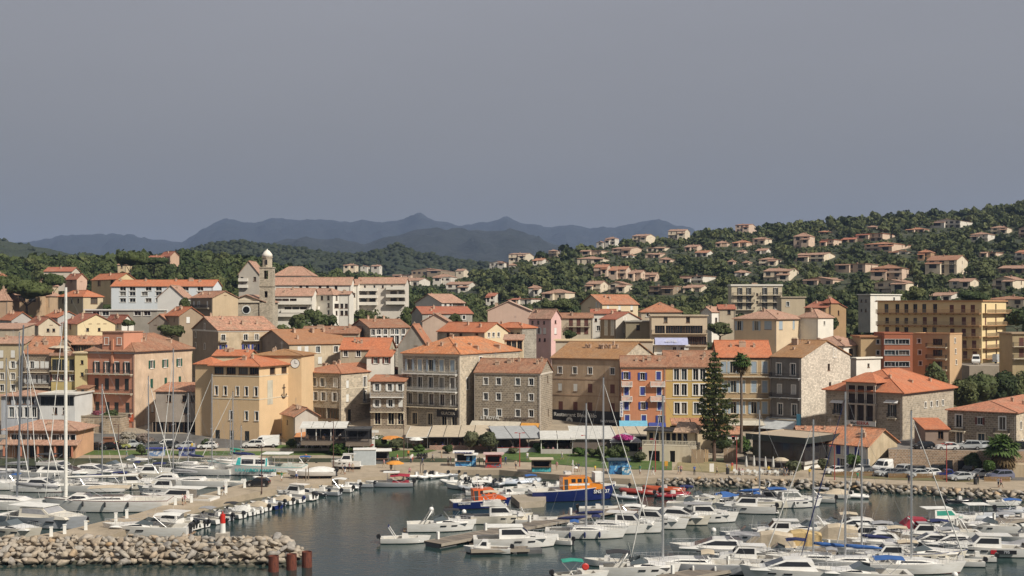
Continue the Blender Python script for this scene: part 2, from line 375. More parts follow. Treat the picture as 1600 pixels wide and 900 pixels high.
patch('road',[(1290,741),(1400,746),(1640,752),(1640,728),(1400,730),(1290,736)],paving((0.12,0.11,0.10),(0.17,0.155,0.14)),0.03)
patch('verge',[(1290,745),(1400,750),(1530,754),(1530,749),(1400,746.5),(1290,741.5)],paving((0.17,0.13,0.07),(0.13,0.13,0.05),0.7),0.06)
# ------------ buildings
BOXES=[]
rng=random.Random(7)
T_OR=tiles((0.41,0.165,0.085),0.6); T_NEW=tiles((0.48,0.155,0.068),0.4); T_BR=tiles((0.31,0.14,0.078),0.7)
T_PINK=tiles((0.43,0.24,0.165),0.7); T_OCH=tiles((0.34,0.17,0.07),0.5); T_OLD=tiles((0.47,0.21,0.12),1.0); T_RED=tiles((0.36,0.115,0.065),0.45)
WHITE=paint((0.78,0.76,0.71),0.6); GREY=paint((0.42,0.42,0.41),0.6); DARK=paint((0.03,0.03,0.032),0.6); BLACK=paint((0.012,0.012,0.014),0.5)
IRON=paint((0.045,0.04,0.04),0.6); CREAM=paint((0.66,0.58,0.44),0.7); WOOD=paint((0.16,0.085,0.045),0.7)
SH_BLUE=paint((0.035,0.05,0.24),0.6); SH_GREEN=paint((0.02,0.09,0.06),0.6); SH_BROWN=paint((0.14,0.05,0.035),0.7); SH_GREY=paint((0.50,0.50,0.48),0.7); SH_DK=paint((0.025,0.03,0.028),0.6)
SH_WHITE=paint((0.72,0.72,0.68),0.6); SH_LB=paint((0.33,0.40,0.46),0.7)
GL=glass(); GLB=glass((0.05,0.07,0.08),0.12)
LINED='lined'
WS={'w':(1.0,1.5,WHITE,None,0),'ws':(0.8,1.1,WHITE,None,0),'d':(1.0,1.5,None,None,0),'ds':(0.7,0.9,None,None,0),'slit':(0.75,1.9,WHITE,None,0),'big':(2.3,1.5,None,None,0),'wide':(2.0,1.3,WHITE,None,0),'door':(1.1,2.2,None,None,0),'doorw':(1.1,2.2,WHITE,None,0),'blue':(1.0,1.8,WHITE,SH_BLUE,2),'blueo':(1.0,1.6,WHITE,SH_BLUE,1),'green':(1.0,2.0,None,SH_GREEN,2),'greeno':(1.15,1.8,WHITE,SH_GREEN,1),'dkdoor':(1.1,2.5,None,SH_DK,2),'dko':(0.9,2.4,WHITE,SH_DK,1),'brown':(1.1,1.9,None,SH_BROWN,2),'browno':(0.9,1.4,WHITE,SH_BROWN,1),'grey':(1.0,1.9,WHITE,SH_GREY,2),'greyo':(1.0,1.9,WHITE,SH_GREY,1),'white':(0.95,1.7,None,SH_WHITE,2),'whiteo':(0.9,1.6,WHITE,SH_WHITE,1),'lb':(1.15,2.6,CREAM,SH_LB,2),'lbo':(1.2,2.6,CREAM,SH_LB,1),'tall':(1.15,2.5,WHITE,None,0),'talld':(1.1,2.4,None,None,0),'arch':(1.3,2.6,CREAM,None,0),'shop':(3.4,2.4,None,None,0),'bandw':(3.2,1.1,GREY,None,0),'log':(2.6,2.1,None,None,0),'gdoor':(2.2,2.3,None,SH_LB,2)}
_wm={}
def win_meshes(st):
 if st in _wm:return _wm[st]
 w,h,sur,sh,op=WS[st]; r=[]
 mb=MB()
 if sur is not None:
  b=0.19 if h>2 else 0.14
  for x0,x1,z0,z1 in((-w/2-b,-w/2,-h/2,h/2+b),(w/2,w/2+b,-h/2,h/2+b),(-w/2,w/2,h/2,h/2+b)):mb.box(x0,x1,-0.05,0.04,z0,z1)
  mb.box(-w/2-b-0.06,w/2+b+0.06,-0.13,0.04,-h/2-0.12,-h/2)
 else:mb.box(-w/2-0.08,w/2+0.08,-0.09,0.04,-h/2-0.10,-h/2)
 fm=sur or WOOD; mb2=MB(); d=0.25
 for x0,x1,z0,z1 in((-w/2,-w/2+.07,-h/2,h/2),(w/2-.07,w/2,-h/2,h/2),(-w/2+.07,w/2-.07,h/2-.07,h/2),(-w/2+.07,w/2-.07,-h/2,-h/2+.07)):mb2.box(x0,x1,d-.05,d,z0,z1)
 if w>0.85:mb2.box(-.035,.035,d-.05,d,-h/2+.07,h/2-.07)
 if w>2:mb2.box(-w/4-.04,-w/4+.04,d-.05,d,-h/2+.07,h/2-.07); mb2.box(w/4-.04,w/4+.04,d-.05,d,-h/2+.07,h/2-.07)
 gl=MB(); gl.box(-w/2,w/2,d,d+.03,-h/2,h/2)
 r=[mb.mesh('window',[fm]),mb2.mesh('frame',[WHITE if sur is WHITE else fm],uv=False),gl.mesh('pane',[GL],uv=False),None,op,w]
 if sh is not None:
  s_=MB(); lw=w/2-0.01
  s_.box(-lw/2,lw/2,-.03,.02,-h/2,h/2)
  for k in range(int(h/0.3)):s_.box(-lw/2+.08,lw/2-.08,-.045,-.03,-h/2+.1+k*.3,-h/2+.28+k*.3)
  r[3]=s_.mesh('shutter',[sh],uv=False)
 _wm[st]=r; return r
ALT={'lb':'lbo','grey':'greyo','white':'whiteo','blue':'blueo','green':'greeno','greyo':'grey','whiteo':'white','greeno':'green','lbo':'lb','brown':'browno'}
CURT={}
def add_window(st,parent,loc,rz,detail=True):
 a,f,g,s_,op,w=win_meshes(st)
 o=put('window',a,parent,loc,rz)
 if op!=2:
  put('frame',f,o); q=put('pane',g,o)
  if rng.random()<.3:
   k=rng.choice((0,1,2)); q.data=CURT.setdefault((st,k),g.copy()); q.data.materials[0]=(GLB,glass((0.16,0.15,0.13),.15),glass((0.09,0.075,0.06),.2))[k]
 if s_ is not None:
  q=w/4 if op==2 else w*0.75+0.02
  y=0.05 if op==2 else-0.05
  put('shutter',s_,o,(-q,y,0)); put('shutter',s_,o,(q,y,0))
 return o
def wall_face(mb,org,ux,inn,W,z0,z1,rects,m=0,rev=0.3):
 """one wall with real openings: org is its lower left corner seen from outside"""
 org=Vector(org); ux=Vector(ux); inn=Vector(inn)
 xs=sorted({0.0,W}|{min(max(v,0),W)for r in rects for v in r[:2]}); zs=sorted({z0,z1}|{min(max(v,z0),z1)for r in rects for v in r[2:]})
 pt=lambda x,z,d=0.0:org+ux*x+inn*d+Vector((0,0,z))
 for i in range(len(xs)-1):
  if xs[i+1]-xs[i]<1e-4:continue
  run=None
  for j in range(len(zs)-1):
   cx,cz=(xs[i]+xs[i+1])/2,(zs[j]+zs[j+1])/2
   hole=any(r[0]<cx<r[1]and r[2]<cz<r[3]for r in rects)
   if not hole and run is None:run=zs[j]
   if hole and run is not None:mb.poly([pt(xs[i],run),pt(xs[i+1],run),pt(xs[i+1],zs[j]),pt(xs[i],zs[j])],m); run=None
  if run is not None:mb.poly([pt(xs[i],run),pt(xs[i+1],run),pt(xs[i+1],z1),pt(xs[i],z1)],m)
 for a,b,c,d in rects:
  mb.poly([pt(a,c),pt(a,c,rev),pt(a,d,rev),pt(a,d)],m); mb.poly([pt(b,c,rev),pt(b,c),pt(b,d),pt(b,d,rev)],m)
  mb.poly([pt(a,d),pt(a,d,rev),pt(b,d,rev),pt(b,d)],m); mb.poly([pt(a,c,rev),pt(a,c),pt(b,c),pt(b,c,rev)],m)
def roof_mesh(a,b,ze,hr,kind,o,th=0.16):
 """over x in [-a,0], y in [0,b]; returns the roof and the gable triangles of the walls"""
 mb=MB(); g=[]
 x0,x1,y0,y1=-a-o,o,-o,b+o
 if kind=='gableA':
  s_=hr/(b/2); lo=ze-s_*o; r=ze+hr; ym=b/2
  mb.slab([(x0,y0,lo+th),(x1,y0,lo+th),(x1,ym,r+th),(x0,ym,r+th)],th); mb.slab([(x0,ym,r+th),(x1,ym,r+th),(x1,y1,lo+th),(x0,y1,lo+th)],th)
  g=[[(0,0,ze),(0,b,ze),(0,ym,r)],[(-a,b,ze),(-a,0,ze),(-a,ym,r)]]
  mb.tube([(x0,ym,r+th),(x1,ym,r+th)],.13,6)
 elif kind=='gableB':
  s_=hr/(a/2); lo=ze-s_*o; r=ze+hr; xm=-a/2
  mb.slab([(x0,y1,lo+th),(x0,y0,lo+th),(xm,y0,r+th),(xm,y1,r+th)],th); mb.slab([(xm,y1,r+th),(xm,y0,r+th),(x1,y0,lo+th),(x1,y1,lo+th)],th)
  g=[[(-a,0,ze),(0,0,ze),(xm,0,r)],[(0,b,ze),(-a,b,ze),(xm,b,r)]]
  mb.tube([(xm,y0,r+th),(xm,y1,r+th)],.13,6)
 elif kind=='hip':
  A,B_=a+2*o,b+2*o; r=ze+hr; z=ze-0.02
  if A>=B_:R0,R1=(x0+B_/2,b/2,r),(x1-B_/2,b/2,r)
  else:R0,R1=(-a/2,y0+A/2,r),(-a/2,y1-A/2,r)
  c=[(x0,y0,z),(x1,y0,z),(x1,y1,z),(x0,y1,z)]
  if A>=B_:fs=[[c[0],c[1],R1,R0],[c[1],c[2],R1],[c[2],c[3],R0,R1],[c[3],c[0],R0]]
  else:fs=[[c[0],c[1],R0],[c[1],c[2],R1,R0],[c[2],c[3],R1],[c[3],c[0],R0,R1]]
  for f in fs:mb.slab([(p[0],p[1],p[2]+th)for p in f],th)
  for p,q in((c[0],R0),(c[1],R1 if A>=B_ else R0),(c[2],R1),(c[3],R0 if A>=B_ else R1),(R0,R1)):mb.tube([(p[0],p[1],p[2]+th),(q[0],q[1],q[2]+th)],.12,6)
 elif kind=='shedA':
  mb.slab([(x0,y0,ze-hr/b*o+th),(x1,y0,ze-hr/b*o+th),(x1,y1,ze+hr+hr/b*o+th),(x0,y1,ze+hr+hr/b*o+th)],th)
  g=[[(0,0,ze),(0,b,ze),(0,b,ze+hr)],[(-a,b,ze),(-a,0,ze),(-a,b,ze+hr)],[(0,b,ze),(-a,b,ze),(-a,b,ze+hr),(0,b,ze+hr)]]
 elif kind=='shedB':
  mb.slab([(x0,y0,ze+hr+th),(x1,y0,ze+th),(x1,y1,ze+th),(x0,y1,ze+hr+th)],th)
  g=[[(-a,0,ze),(0,0,ze),(-a,0,ze+hr)],[(0,b,ze),(-a,b,ze),(-a,b,ze+hr)],[(-a,b,ze),(-a,0,ze),(-a,0,ze+hr),(-a,b,ze+hr)]]
 else:
  p=0.5 if kind=='flat' else 0.15
  mb.box(x0,x1,y0,y1,ze,ze+0.2)
  for q in((x0,x1,y0,y0+.2),(x0,x1,y1-.2,y1),(x0,x0+.2,y0+.2,y1-.2),(x1-.2,x1,y0+.2,y1-.2)):mb.box(*q,ze+.2,ze+.2+p)
 return mb,g
def roof_z(a,b,ze,hr,kind,x,y):
 if kind=='gableA':return ze+hr*(1-abs(y-b/2)/(b/2))
 if kind=='gableB':return ze+hr*(1-abs(x+a/2)/(a/2))
 if kind=='hip':return ze+hr*min(1,min(y,b-y,-x,a+x)/(min(a,b)/2))
 if kind=='shedA':return ze+hr*y/b
 if kind=='shedB':return ze+hr*(-x/a)
 return ze+0.2
def railing(parent,x0,x1,y,z,h=0.95,kind='iron',m=None,axis='x',ret=None):
 mb=MB()
 def bx(a0,a1,b0,b1,c0,c1):
  if axis=='x':mb.box(a0,a1,b0,b1,c0,c1)
  else:mb.box(b0,b1,a0,a1,c0,c1)
 if kind=='solid':bx(x0,x1,y,y+.12,z,z+h)
 else:
  bx(x0,x1,y,y+.05,z+h-.05,z+h); bx(x0,x1,y,y+.05,z+.06,z+.1)
  n=max(2,int((x1-x0)/(0.16 if kind=='iron' else 0.28))); w=.03 if kind=='iron' else.12
  for i in range(n+1):
   x=x0+(x1-x0-w)*i/n; bx(x,x+w,y+.01,y+.04 if kind=='iron' else y+.11,z+.1,z+h-.05)
  if kind!='iron':bx(x0,x1,y-.02,y+.14,z+h-.08,z+h+.04)
 return mb.build('railing',m or IRON,parent,uv=False)
def balcony(root,face,s0,s1,z,d=1.0,kind='iron',slab=None,rail=None,a=0,b=0):
 """face 'A': s0..s1 are x; face 'B': s0..s1 are y"""
 mb=MB()
 if face=='A':
  mb.box(s0,s1,-d,-0.003,z-.16,z)
  for k in range(max(2,int((s1-s0)/1.6))):x=s0+.2+(s1-s0-.5)*k/max(1,int((s1-s0)/1.6)-1); mb.box(x,x+.12,-d*.7,-0.003,z-.42,z-.163)
 else:mb.box(0.003,d,s0,s1,z-.16,z)
 o=mb.build('balcony',slab or CREAM,root)
 if face=='A':
  railing(o,s0+.02,s1-.02,-d+.03,z,kind=kind,m=rail); railing(o,-d+.1,-.02,s0+.02,z,kind=kind,m=rail,axis='y'); railing(o,-d+.1,-.02,s1-.16,z,kind=kind,m=rail,axis='y')
 else:railing(o,s0+.02,s1-.02,d-.1,z,kind=kind,m=rail,axis='y')
 return o
def chimneys(root,roof,lst,a,b,ze,hr,kind,m=None):
 for q in lst:
  fx,fy=q[0],q[1]; w=q[2]if len(q)>2 else 0.5; h=q[3]if len(q)>3 else 0.9
  x,y=-a*(1-fx),b*fy; z=roof_z(a,b,ze,hr,kind,x,y)
  mb=MB(); mb.box(x-w/2,x+w/2,y-.25,y+.25,z-.3,z+h); mb.box(x-w/2-.07,x+w/2+.07,y-.32,y+.32,z+h,z+h+.1)
  for k in range(max(1,int(w/.35))):mb.lathe([(.1,z+h+.1),(.08,z+h+.38)],6,0,(x-w/2+.17+k*.33,y,0))
  mb.build('chimney',m or plaster((0.50,0.36,0.26),0.5),roof)
def house(label,px0,px1,px2,D,th,eave,ridge,wall,roofm,A=(),Bw=(),base=None,b=None,kind='gableA',o=0.35,ch=(),name='house',cat='house',bal=(),cor=None,courses=(),wallB=None,group=None,below=4.0,quoin=None,gutter=True):
 """px0/px1/px2: left end, near corner and right end in the photo; D: distance of the corner; eave, ridge, base: photo rows (ridge < 30: metres)"""
 th=R(th); k0,k1=K(px0),K(px1); xC=k1*D; cs,sn=math.cos(th),math.sin(th)
 a=(xC-k0*D)/(cs+k0*sn)
 if px2 is not None:k2=K(px2); b=(k2*D-xC)/(sn-k2*cs)
 ze_w=zat(eave,D); zb=zat(base,D)if base else gnd(xC,D)
 hr=ridge if ridge<30 else max(0.8,zat(ridge,D+(min(a,b)/2 if kind=='hip' else(b/2 if kind!='shedA' else b))*cs*(0.9))-ze_w)
 root=thing(name,label,cat,(xC,D,zb),-th,group); ze=ze_w-zb
 BOXES.append((px0,px2 or px1,(eave if ridge<30 else ridge),480+(H-zb)*F/D,D))
 rA,rB=[],[]
 for py,pxs,st0 in A:
  for px in pxs:
   st=ALT[st0]if st0 in ALT and rng.random()<.22 and abs(WS[ALT[st0]][1]-WS[st0][1])<.35 else st0
   s_=(xC-K(px)*D)/(cs+K(px)*sn); z=H-(py-HY)/F*(D+a/2*sn)-zb; w,h=WS[st][:2]; z=min(z,ze-.2-h/2)if kind!='gableB' else z
   rA.append((-s_,z,st,(a-s_-w/2,a-s_+w/2,z-h/2,z+h/2)))
 for py,pxs,st in Bw:
  for px in pxs:
   s_=(K(px)*D-xC)/(sn-K(px)*cs); z=H-(py-HY)/F*(D+b/2*cs)-zb; w,h=WS[st][:2]; z=min(z,ze-.2-h/2)if kind not in('gableA','shedA')else z
   rB.append((s_,z,st,(s_-w/2,s_+w/2,z-h/2,z+h/2)))
 top=ze if kind not in('flat','slab')else ze-0.003
 mb=MB()
 wall_face(mb,(-a,0,0),(1,0,0),(0,1,0),a,-below,top,[r[3]for r in rA if-below<r[3][2]and r[3][3]<top],0)
 wall_face(mb,(0,0,0),(0,1,0),(-1,0,0),b,-below,top,[r[3]for r in rB if r[3][3]<top],1 if wallB else 0)
 wall_face(mb,(0,b,0),(-1,0,0),(0,-1,0),a,-below,top,[]); wall_face(mb,(-a,b,0),(0,-1,0),(1,0,0),b,-below,top,[])
 rm,g=roof_mesh(a,b,ze,hr,kind,o)
 for i,tri in enumerate(g):mb.poly(tri,1 if wallB and kind in('gableA','shedA')and i==0 else 0)
 mb.poly([(-a,0,top-.01),(0,0,top-.01),(0,b,top-.01),(-a,b,top-.01)])
 mb.build('wall',[wall,wallB or wall],root)
 roof=rm.build('roof',roofm,root)
 for x,z,st,r in rA:
  if r[3]<ze+(hr if kind=='gableB' else 0):add_window(st,root,(x,0,z),0)
 for y,z,st,r in rB:add_window(st,root,(0,y,z),math.pi/2)
 if D<430 and kind in('gableA','gableB','hip')and name!='villa':ch=list(ch)+[(rng.uniform(.15,.85),rng.uniform(.2,.42),rng.choice((.4,.5,.9)),rng.uniform(.5,1.0))for _ in range(2)]
 if ch:chimneys(root,roof,ch,a,b,ze,hr,kind)
 if D<330 and kind in('gableA','hip')and rng.random()<.6:
  x,y=-a*rng.uniform(.2,.8),b*.4; z=roof_z(a,b,ze,hr,kind,x,y); c=MB(); c.tube([(x,y,z),(x,y,z+2.2)],.03,4)
  for k in range(4):c.tube([(x-.5+k*.05,y,z+1.6+k*.15),(x+.5-k*.05,y,z+1.6+k*.15)],.018,3)
  c.build('aerial',metal((.4,.4,.4),.5),roof,uv=False)
 for q in bal:
  f,p0,p1,py=q[:4]; kd=q[4]if len(q)>4 else 'iron'; sm=q[5]if len(q)>5 else None; rl=q[6]if len(q)>6 else None; dd=q[7]if len(q)>7 else 1.0
  if f=='A':
   f0,f1=[-(xC-K(p)*D)/(cs+K(p)*sn)for p in(p0,p1)]; balcony(root,'A',max(f0,-a),min(f1,0),H-(py-HY)/F*(D+a/2*sn)-zb,dd,kd,sm,rl)
  else:
   f0,f1=[(K(p)*D-xC)/(sn-K(p)*cs)for p in(p0,p1)]; balcony(root,'B',f0,f1,H-(py-HY)/F*(D+b/2*cs)-zb,dd,kd,sm,rl)
 if cor:
  c=MB(); c.box(-a-.12,.12,-.12,-.003,ze-.45,ze-.03); c.box(.003,.12,0,b+.12,ze-.45,ze-.03); c.build('cornice',cor,root)
 for py in courses:
  z=H-(py-HY)/F*D-zb; c=MB(); c.box(-a,.06,-.06,-.003,z-.12,z+.08); c.box(.003,.06,0,b,z-.12,z+.08); c.build('string_course',cor or CREAM,root)
 if quoin:
  c=MB(); n=int(ze/.6)
  for i in range(n):
   l=.55 if i%2 else.32
   c.box(-l,.035,-.035,-.002,i*.6,i*.6+.56); c.box(.002,.035,0,.87-l,i*.6,i*.6+.56)
  c.build('quoin',quoin,root)
 if gutter and kind in('gableA','hip'):
  for x in(-a-.05,-.25):c=MB(); c.tube([(x,-.1,ze-.3),(x,-.1,0)],.06,5); c.build('drainpipe',metal((0.4,0.36,0.32),0.6),root,uv=False)
 root['dims']=(a,b,ze,zb); root['turn']=th
 return root
def on_face(root,px,py,D,th,face='A'):
 """local coordinates of a photo pixel on a face of a house"""
 th=root['turn']; xC=root.location.x; D=root.location.y; cs,sn=math.cos(th),math.sin(th); zb=root.location.z
 if face=='A':
  s_=(xC-K(px)*D)/(cs+K(px)*sn); return-s_,zat(py,D+s_*sn)-zb
 s_=(K(px)*D-xC)/(sn-K(px)*cs); return s_,zat(py,D+s_*cs)-zb
_tx={}
def text_mesh(s):
 cu=bpy.data.curves.new('lettering','FONT'); cu.body=s; cu.size=1.0; cu.extrude=0.03; cu.align_x='CENTER'; cu.align_y='CENTER'; cu.resolution_u=2; cu.offset=0.012
 tmp=bpy.data.objects.new('tmp_text',cu); ts=bpy.data.scenes.new('tmp_scene'); ts.collection.objects.link(tmp)
 me=bpy.data.meshes.new_from_object(tmp); bpy.data.objects.remove(tmp); bpy.data.scenes.remove(ts); me.materials.clear(); return me
def text(parent,s,size,loc,rz,m,name='lettering',sx=1.0,roll=0.0):
 if(s,m)not in _tx:me=text_mesh(s); me.materials.append(m); _tx[(s,m)]=me
 o=put(name,_tx[(s,m)],parent,loc); o.rotation_euler=(R(90),roll,rz); o.scale=(size*sx,size,1.0); return o
 # ------------ the waterfront row, from the harbour office to the hotel
PL=plaster
tan_=PL((0.48,0.355,0.24),0.8); cream_=PL((0.66,0.54,0.36),0.25); peach_=PL((0.62,0.38,0.21),0.2)
white_=PL((0.74,0.70,0.62),0.3); beige_=PL((0.55,0.46,0.34),0.5); grey_=PL((0.36,0.34,0.30),0.6); pink_=PL((0.66,0.43,0.40),0.3); yellow_=PL((0.56,0.40,0.13),0.3)
salmon_=PL((0.50,0.20,0.12),0.3); st_dk=stone((0.27,0.22,0.16),0.42); st_lt=stone((0.50,0.42,0.31),0.42); st_wh=stone((0.66,0.59,0.49),0.32,(0.44,0.38,0.31)); st_gr=stone((0.30,0.27,0.22),0.4); st_br=stone((0.25,0.19,0.13),0.38)
h=house('salmon two storey harbour office with window band and tiled lean roof behind the yachts',12,118,None,252,4,673,1.5,PL((0.55,0.32,0.19),.4),T_PINK,b=9,kind='hip',o=0.9,A=[(684,[25,40,56,68,88,101,110],'wide'),(705,[30,50,72,94,108],'talld')],name='harbour_office',cat='building',base=712,gutter=False)
a,b,ze,zb=h['dims']
mb=MB(); mb.slab([(-a-1,-1.9,2.35),(1.2,-1.9,2.35),(1.2,-.003,3.1),(-a-1,-.003,3.1)],.18); mb.build('canopy',T_PINK,h)
for k in range(5):mb=MB(); mb.box(-a+k*a/4-.15,-a+k*a/4+.15,-1.75,-1.45,0,2.17); mb.build('post',salmon_,h)
h=house('white upper restaurant building with long dark window band above the harbour office',62,117,None,276,3,617,1.2,PL((0.62,0.62,0.60),.3),PL((0.6,0.58,0.53),.3),b=10,kind='flatp',A=[(642,[86,101],'d')],name='restaurant_building',cat='building',base=664)
a,b,ze,zb=h['dims']
mb=MB(); mb.box(-a+.2,-.2,-.06,-.003,ze-2.3,ze-.35); mb.build('window_band',GL,h)
mb=MB()
for k in range(9):x=-a+.3+(a-.6)*k/8; mb.box(x-.05,x+.05,-.1,-.06,ze-2.3,ze-.35)
mb.box(-a,0,-1.2,-.003,ze-.3,ze-.12); mb.build('window_frame',DARK,h)
house('grey two storey house with low tiled roof left of the white restaurant',2,61,None,277,3,619,611,PL((0.40,0.42,0.45),.4),T_PINK,b=9,kind='hip',A=[(626,[14,27,38,50],'d'),(644,[18,31,42,53],'doorw')],base=664,o=.6)
house('narrow ochre house with white shutters at the left edge of the old town',-40,38,None,292,3,537,529,PL((0.46,0.38,0.24),.6),T_PINK,b=9,A=[(553,[2,20],'white'),(570,[2,20],'white'),(588,[3,20],'w'),(606,[3,20],'w')],base=640,ch=[(.5,.4)])
house('dark stone house with two long iron balconies below an orange roof',38,80,None,290,6,552,527,st_br,T_OR,b=11,A=[(570,[44,50,58,66,73],'white'),(592,[44,50,58,66,73],'greyo')],base=645,bal=[('A',37,81,581),('A',37,81,604)],ch=[(.3,.2),(.6,.25,.9)],cor=CREAM)
house('yellow house with brown doors and roof terrace under a cream parasol',80,117,None,289,5,556,1.0,PL((0.50,0.40,0.17),.4),T_PINK,b=9,kind='flat',A=[(570,[85,92,100,112],'dkdoor'),(590,[85,96,112],'browno')],base=645,bal=[('A',80,117,579)])
house('pale yellow blank walled annex squeezed beside the salmon house',117,136,None,288,5,552,1.0,PL((0.62,0.52,0.27),.3),cream_,b=8,kind='flatp',A=[(566,[128],'ds'),(585,[128],'ds')],base=650)
house('low brown tiled house between the yellow annex and the salmon facade',120,137,None,284,5,607,598,PL((0.48,0.33,0.22),.5),T_BR,b=8,A=[(611,[129],'ds'),(630,[130],'white')],base=655,kind='shedA')
h=house('salmon house with green shutters, two balconies and a beige side wall',137,210,300,284,20,550,523,PL((0.56,0.26,0.165),.25),T_BR,wallB=PL((0.60,0.45,0.32),.7),kind='hip',o=.6,base=668,A=[(574,[151,167,182,198],'dko'),(600,[151,167,183,198],'dkdoor'),(637,[152,168,182,199],'dkdoor')],Bw=[(568,[237,258,280],'greeno'),(597,[237,259,281],'green'),(636,[238],'white')],bal=[('A',134,208,584),('A',136,208,614),('A',140,208,644)],cor=paint((0.5,0.46,0.44),.7),ch=[(.75,.3),(.8,.75,1.2)])
a,b,ze,zb=h['dims']
x0,_=on_face(h,160,530,0,30); x1,_=on_face(h,193,530,0,30); zt=zat(519,288)-zb
mb=MB(); wall_face(mb,(x0,-.003,0),(1,0,0),(0,1,0),x1-x0,ze-1.2,zt,[])
mb.box(x0,x1,.0,7,ze-1.2,zt); tw=mb.build('tower',PL((0.56,0.26,0.165),.25),h)
mb=MB(); mb.box(x0-.2,x1+.2,-.2,7.2,zt,zt+.25); mb.build('tower_roof',T_PINK,tw)
for q in(.2,.8):add_window('w',h,(x0+(x1-x0)*q,-.006,(zt+ze)/2+.2),0)
mb=MB(); mb.box((x0+x1)/2-.25,(x0+x1)/2+.25,-.3,-.004,ze-2.6,zt-1.5); mb.build('flue',PL((0.58,0.27,0.16),.2),h)
mb=MB(); mb.obox((0,0),(1,0),3.4,.06,-.8,.8); sg=mb.build('banner',paint((0.72,0.14,0.05),.6),h,(-1.9,-.12,zat(653,284)-zb)); text(sg,'A VENDRE',.55,(0,-.05,.3),0,WHITE); text(sg,'04 95 76',.45,(0,-.05,-.35),0,WHITE)
h=house('low grey rendered house with tiled shed roof between salmon house and cream hall',243,306,None,279,4,612,599,PL((0.36,0.31,0.26),.5),T_OLD,b=9,kind='shedA',A=[(623,[264,288,301],'d'),(641,[290],'d'),(668,[250,268,286,300],'shop')],base=690)
ch_=PL((0.66,0.475,0.28),.2)
h=house('tall cream hall with orange hip roof and an iron anchor on its side',331,405,456,270,20,573,558,ch_,T_NEW,kind='hip',o=.7,base=691,name='cream_hall',cat='building',A=[(579,[342,361,380,397],'big'),(611,[338,352,371,385,400],'slit'),(649,[361,385,401],'slit'),(682,[340,362,386],'dkdoor')],Bw=[(579,[426,444],'big')],courses=(588,624),gutter=False)
x,z=on_face(h,443,612,0,32,'B'); ZB=h.location.z
mb=MB(); S=1.0
mb.tube([(0,0,1.6),(0,0,-1.55)],.12,6); mb.box(-.06,.06,-.75,.75,1.05,1.25)
mb.tube([(0,-1.25,-.75),(0,-1.0,-1.25),(0,-.5,-1.6),(0,0,-1.72),(0,.5,-1.6),(0,1.0,-1.25),(0,1.25,-.75)],.13,6)
mb.tube([(0,.0,1.6),(0,-.22,1.85),(0,0,2.1),(0,.22,1.85),(0,0,1.6)],.07,6)
mb.poly([(.1,-1.5,-.9),(.1,-.85,-.8),(.1,-1.2,-.35)]); mb.poly([(.1,.85,-.8),(.1,1.5,-.9),(.1,1.2,-.35)])
mb.build('anchor',paint((0.06,0.04,0.035),.7),h,(.15,x,z)).scale=(.8,.8,.8)
x,z=on_face(h,422,613,0,32,'B'); mb=MB(); mb.box(.003,.04,-1.1,1.1,-2.6,2.6); mb.build('plaque',PL((0.55,0.52,0.42),.8),h,(0,x,z))
x,z=on_face(h,330,650,0,32); zt=zat(568,281)-ZB; xt=x
mb=MB(); mb.box(xt-4.8,xt-.35,1.2,6.4,-3,zt); tw=mb.build('stair_tower',ch_,h)
mb=MB(); cx,cy=xt-2.6,3.8
for q in range(4):
 c4=[(cx-2.7,cy-3),(cx+2.7,cy-3),(cx+2.7,cy+3),(cx-2.7,cy+3)]; p,r_=c4[q],c4[(q+1)%4]; mb.slab([(p[0],p[1],zt+.12),(r_[0],r_[1],zt+.12),(cx,cy,zt+1.6)],.12)
mb.build('tower_roof',T_NEW,tw)
h=house('cream clock block with corner clock joined behind the cream hall',396,471,None,281,6,556,547,ch_,T_OCH,b=11,kind='hip',o=.4,base=690,name='clock_block',cat='building',A=[],gutter=False)
x,z=on_face(h,461,568,0,6)
mb=MB(); mb.lathe([(.95,0),(.95,.08)],20); mb.xform(Matrix.Rotation(R(90),4,'X')); ck=mb.build('clock_face',WHITE,h,(x,-.02,z))
mb=MB(); mb.lathe([(1.05,0),(1.05,.05),(.95,.06)],20); mb.xform(Matrix.Rotation(R(90),4,'X')); mb.build('clock_rim',DARK,ck,(0,.01,0))
mb=MB(); mb.box(-.04,.04,-.13,-.1,0,.7); mb.box(0,.5,-.13,-.1,-.04,.04); mb.build('clock_hand',BLACK,ck)
house('small restaurant cabin with tiled gable roof below the cream hall',441,461,497,267,62,650,638,PL((0.56,0.42,0.24),.5),T_OLD,kind='gableA',A=[(660,[449],'ds')],base=690,o=.5,wallB=PL((0.5,0.46,0.4),.5))
house('stone corner house with grey shutters under an orange roof beside the clock',467,533,629,287,30,584,571,st_gr,T_OR,wallB=st_lt,kind='hip',o=.4,base=668,A=[(597,[478,491,504,524],'greyo'),(619,[480,493,505,523],'greyo'),(645,[480,500,520],'shop')],Bw=[(597,[543],'white'),(596,[570],'tall'),(618,[543],'white'),(618,[570],'tall'),(644,[546],'dkdoor')],ch=[(.3,.2,.9),(.5,.3),(.95,.45,.5),(.97,.6,.5)],courses=(608,),bal=[('B',562,583,628)])  # front stone darker, side stone lighter: shade and sun put into the two colours
house('narrow stone house with two verandah balconies and arched ground floor doors',579,631,None,283,4,596,587,st_br,T_OR,b=8,kind='shedA',o=.5,base=670,A=[(605,[589,609,625],'whiteo'),(630,[589,610,626],'whiteo'),(654,[590,611,626],'arch')],bal=[('A',579,631,620,'iron',WHITE,GREY),('A',579,631,643)],ch=[(.4,.6,.9,.5)])
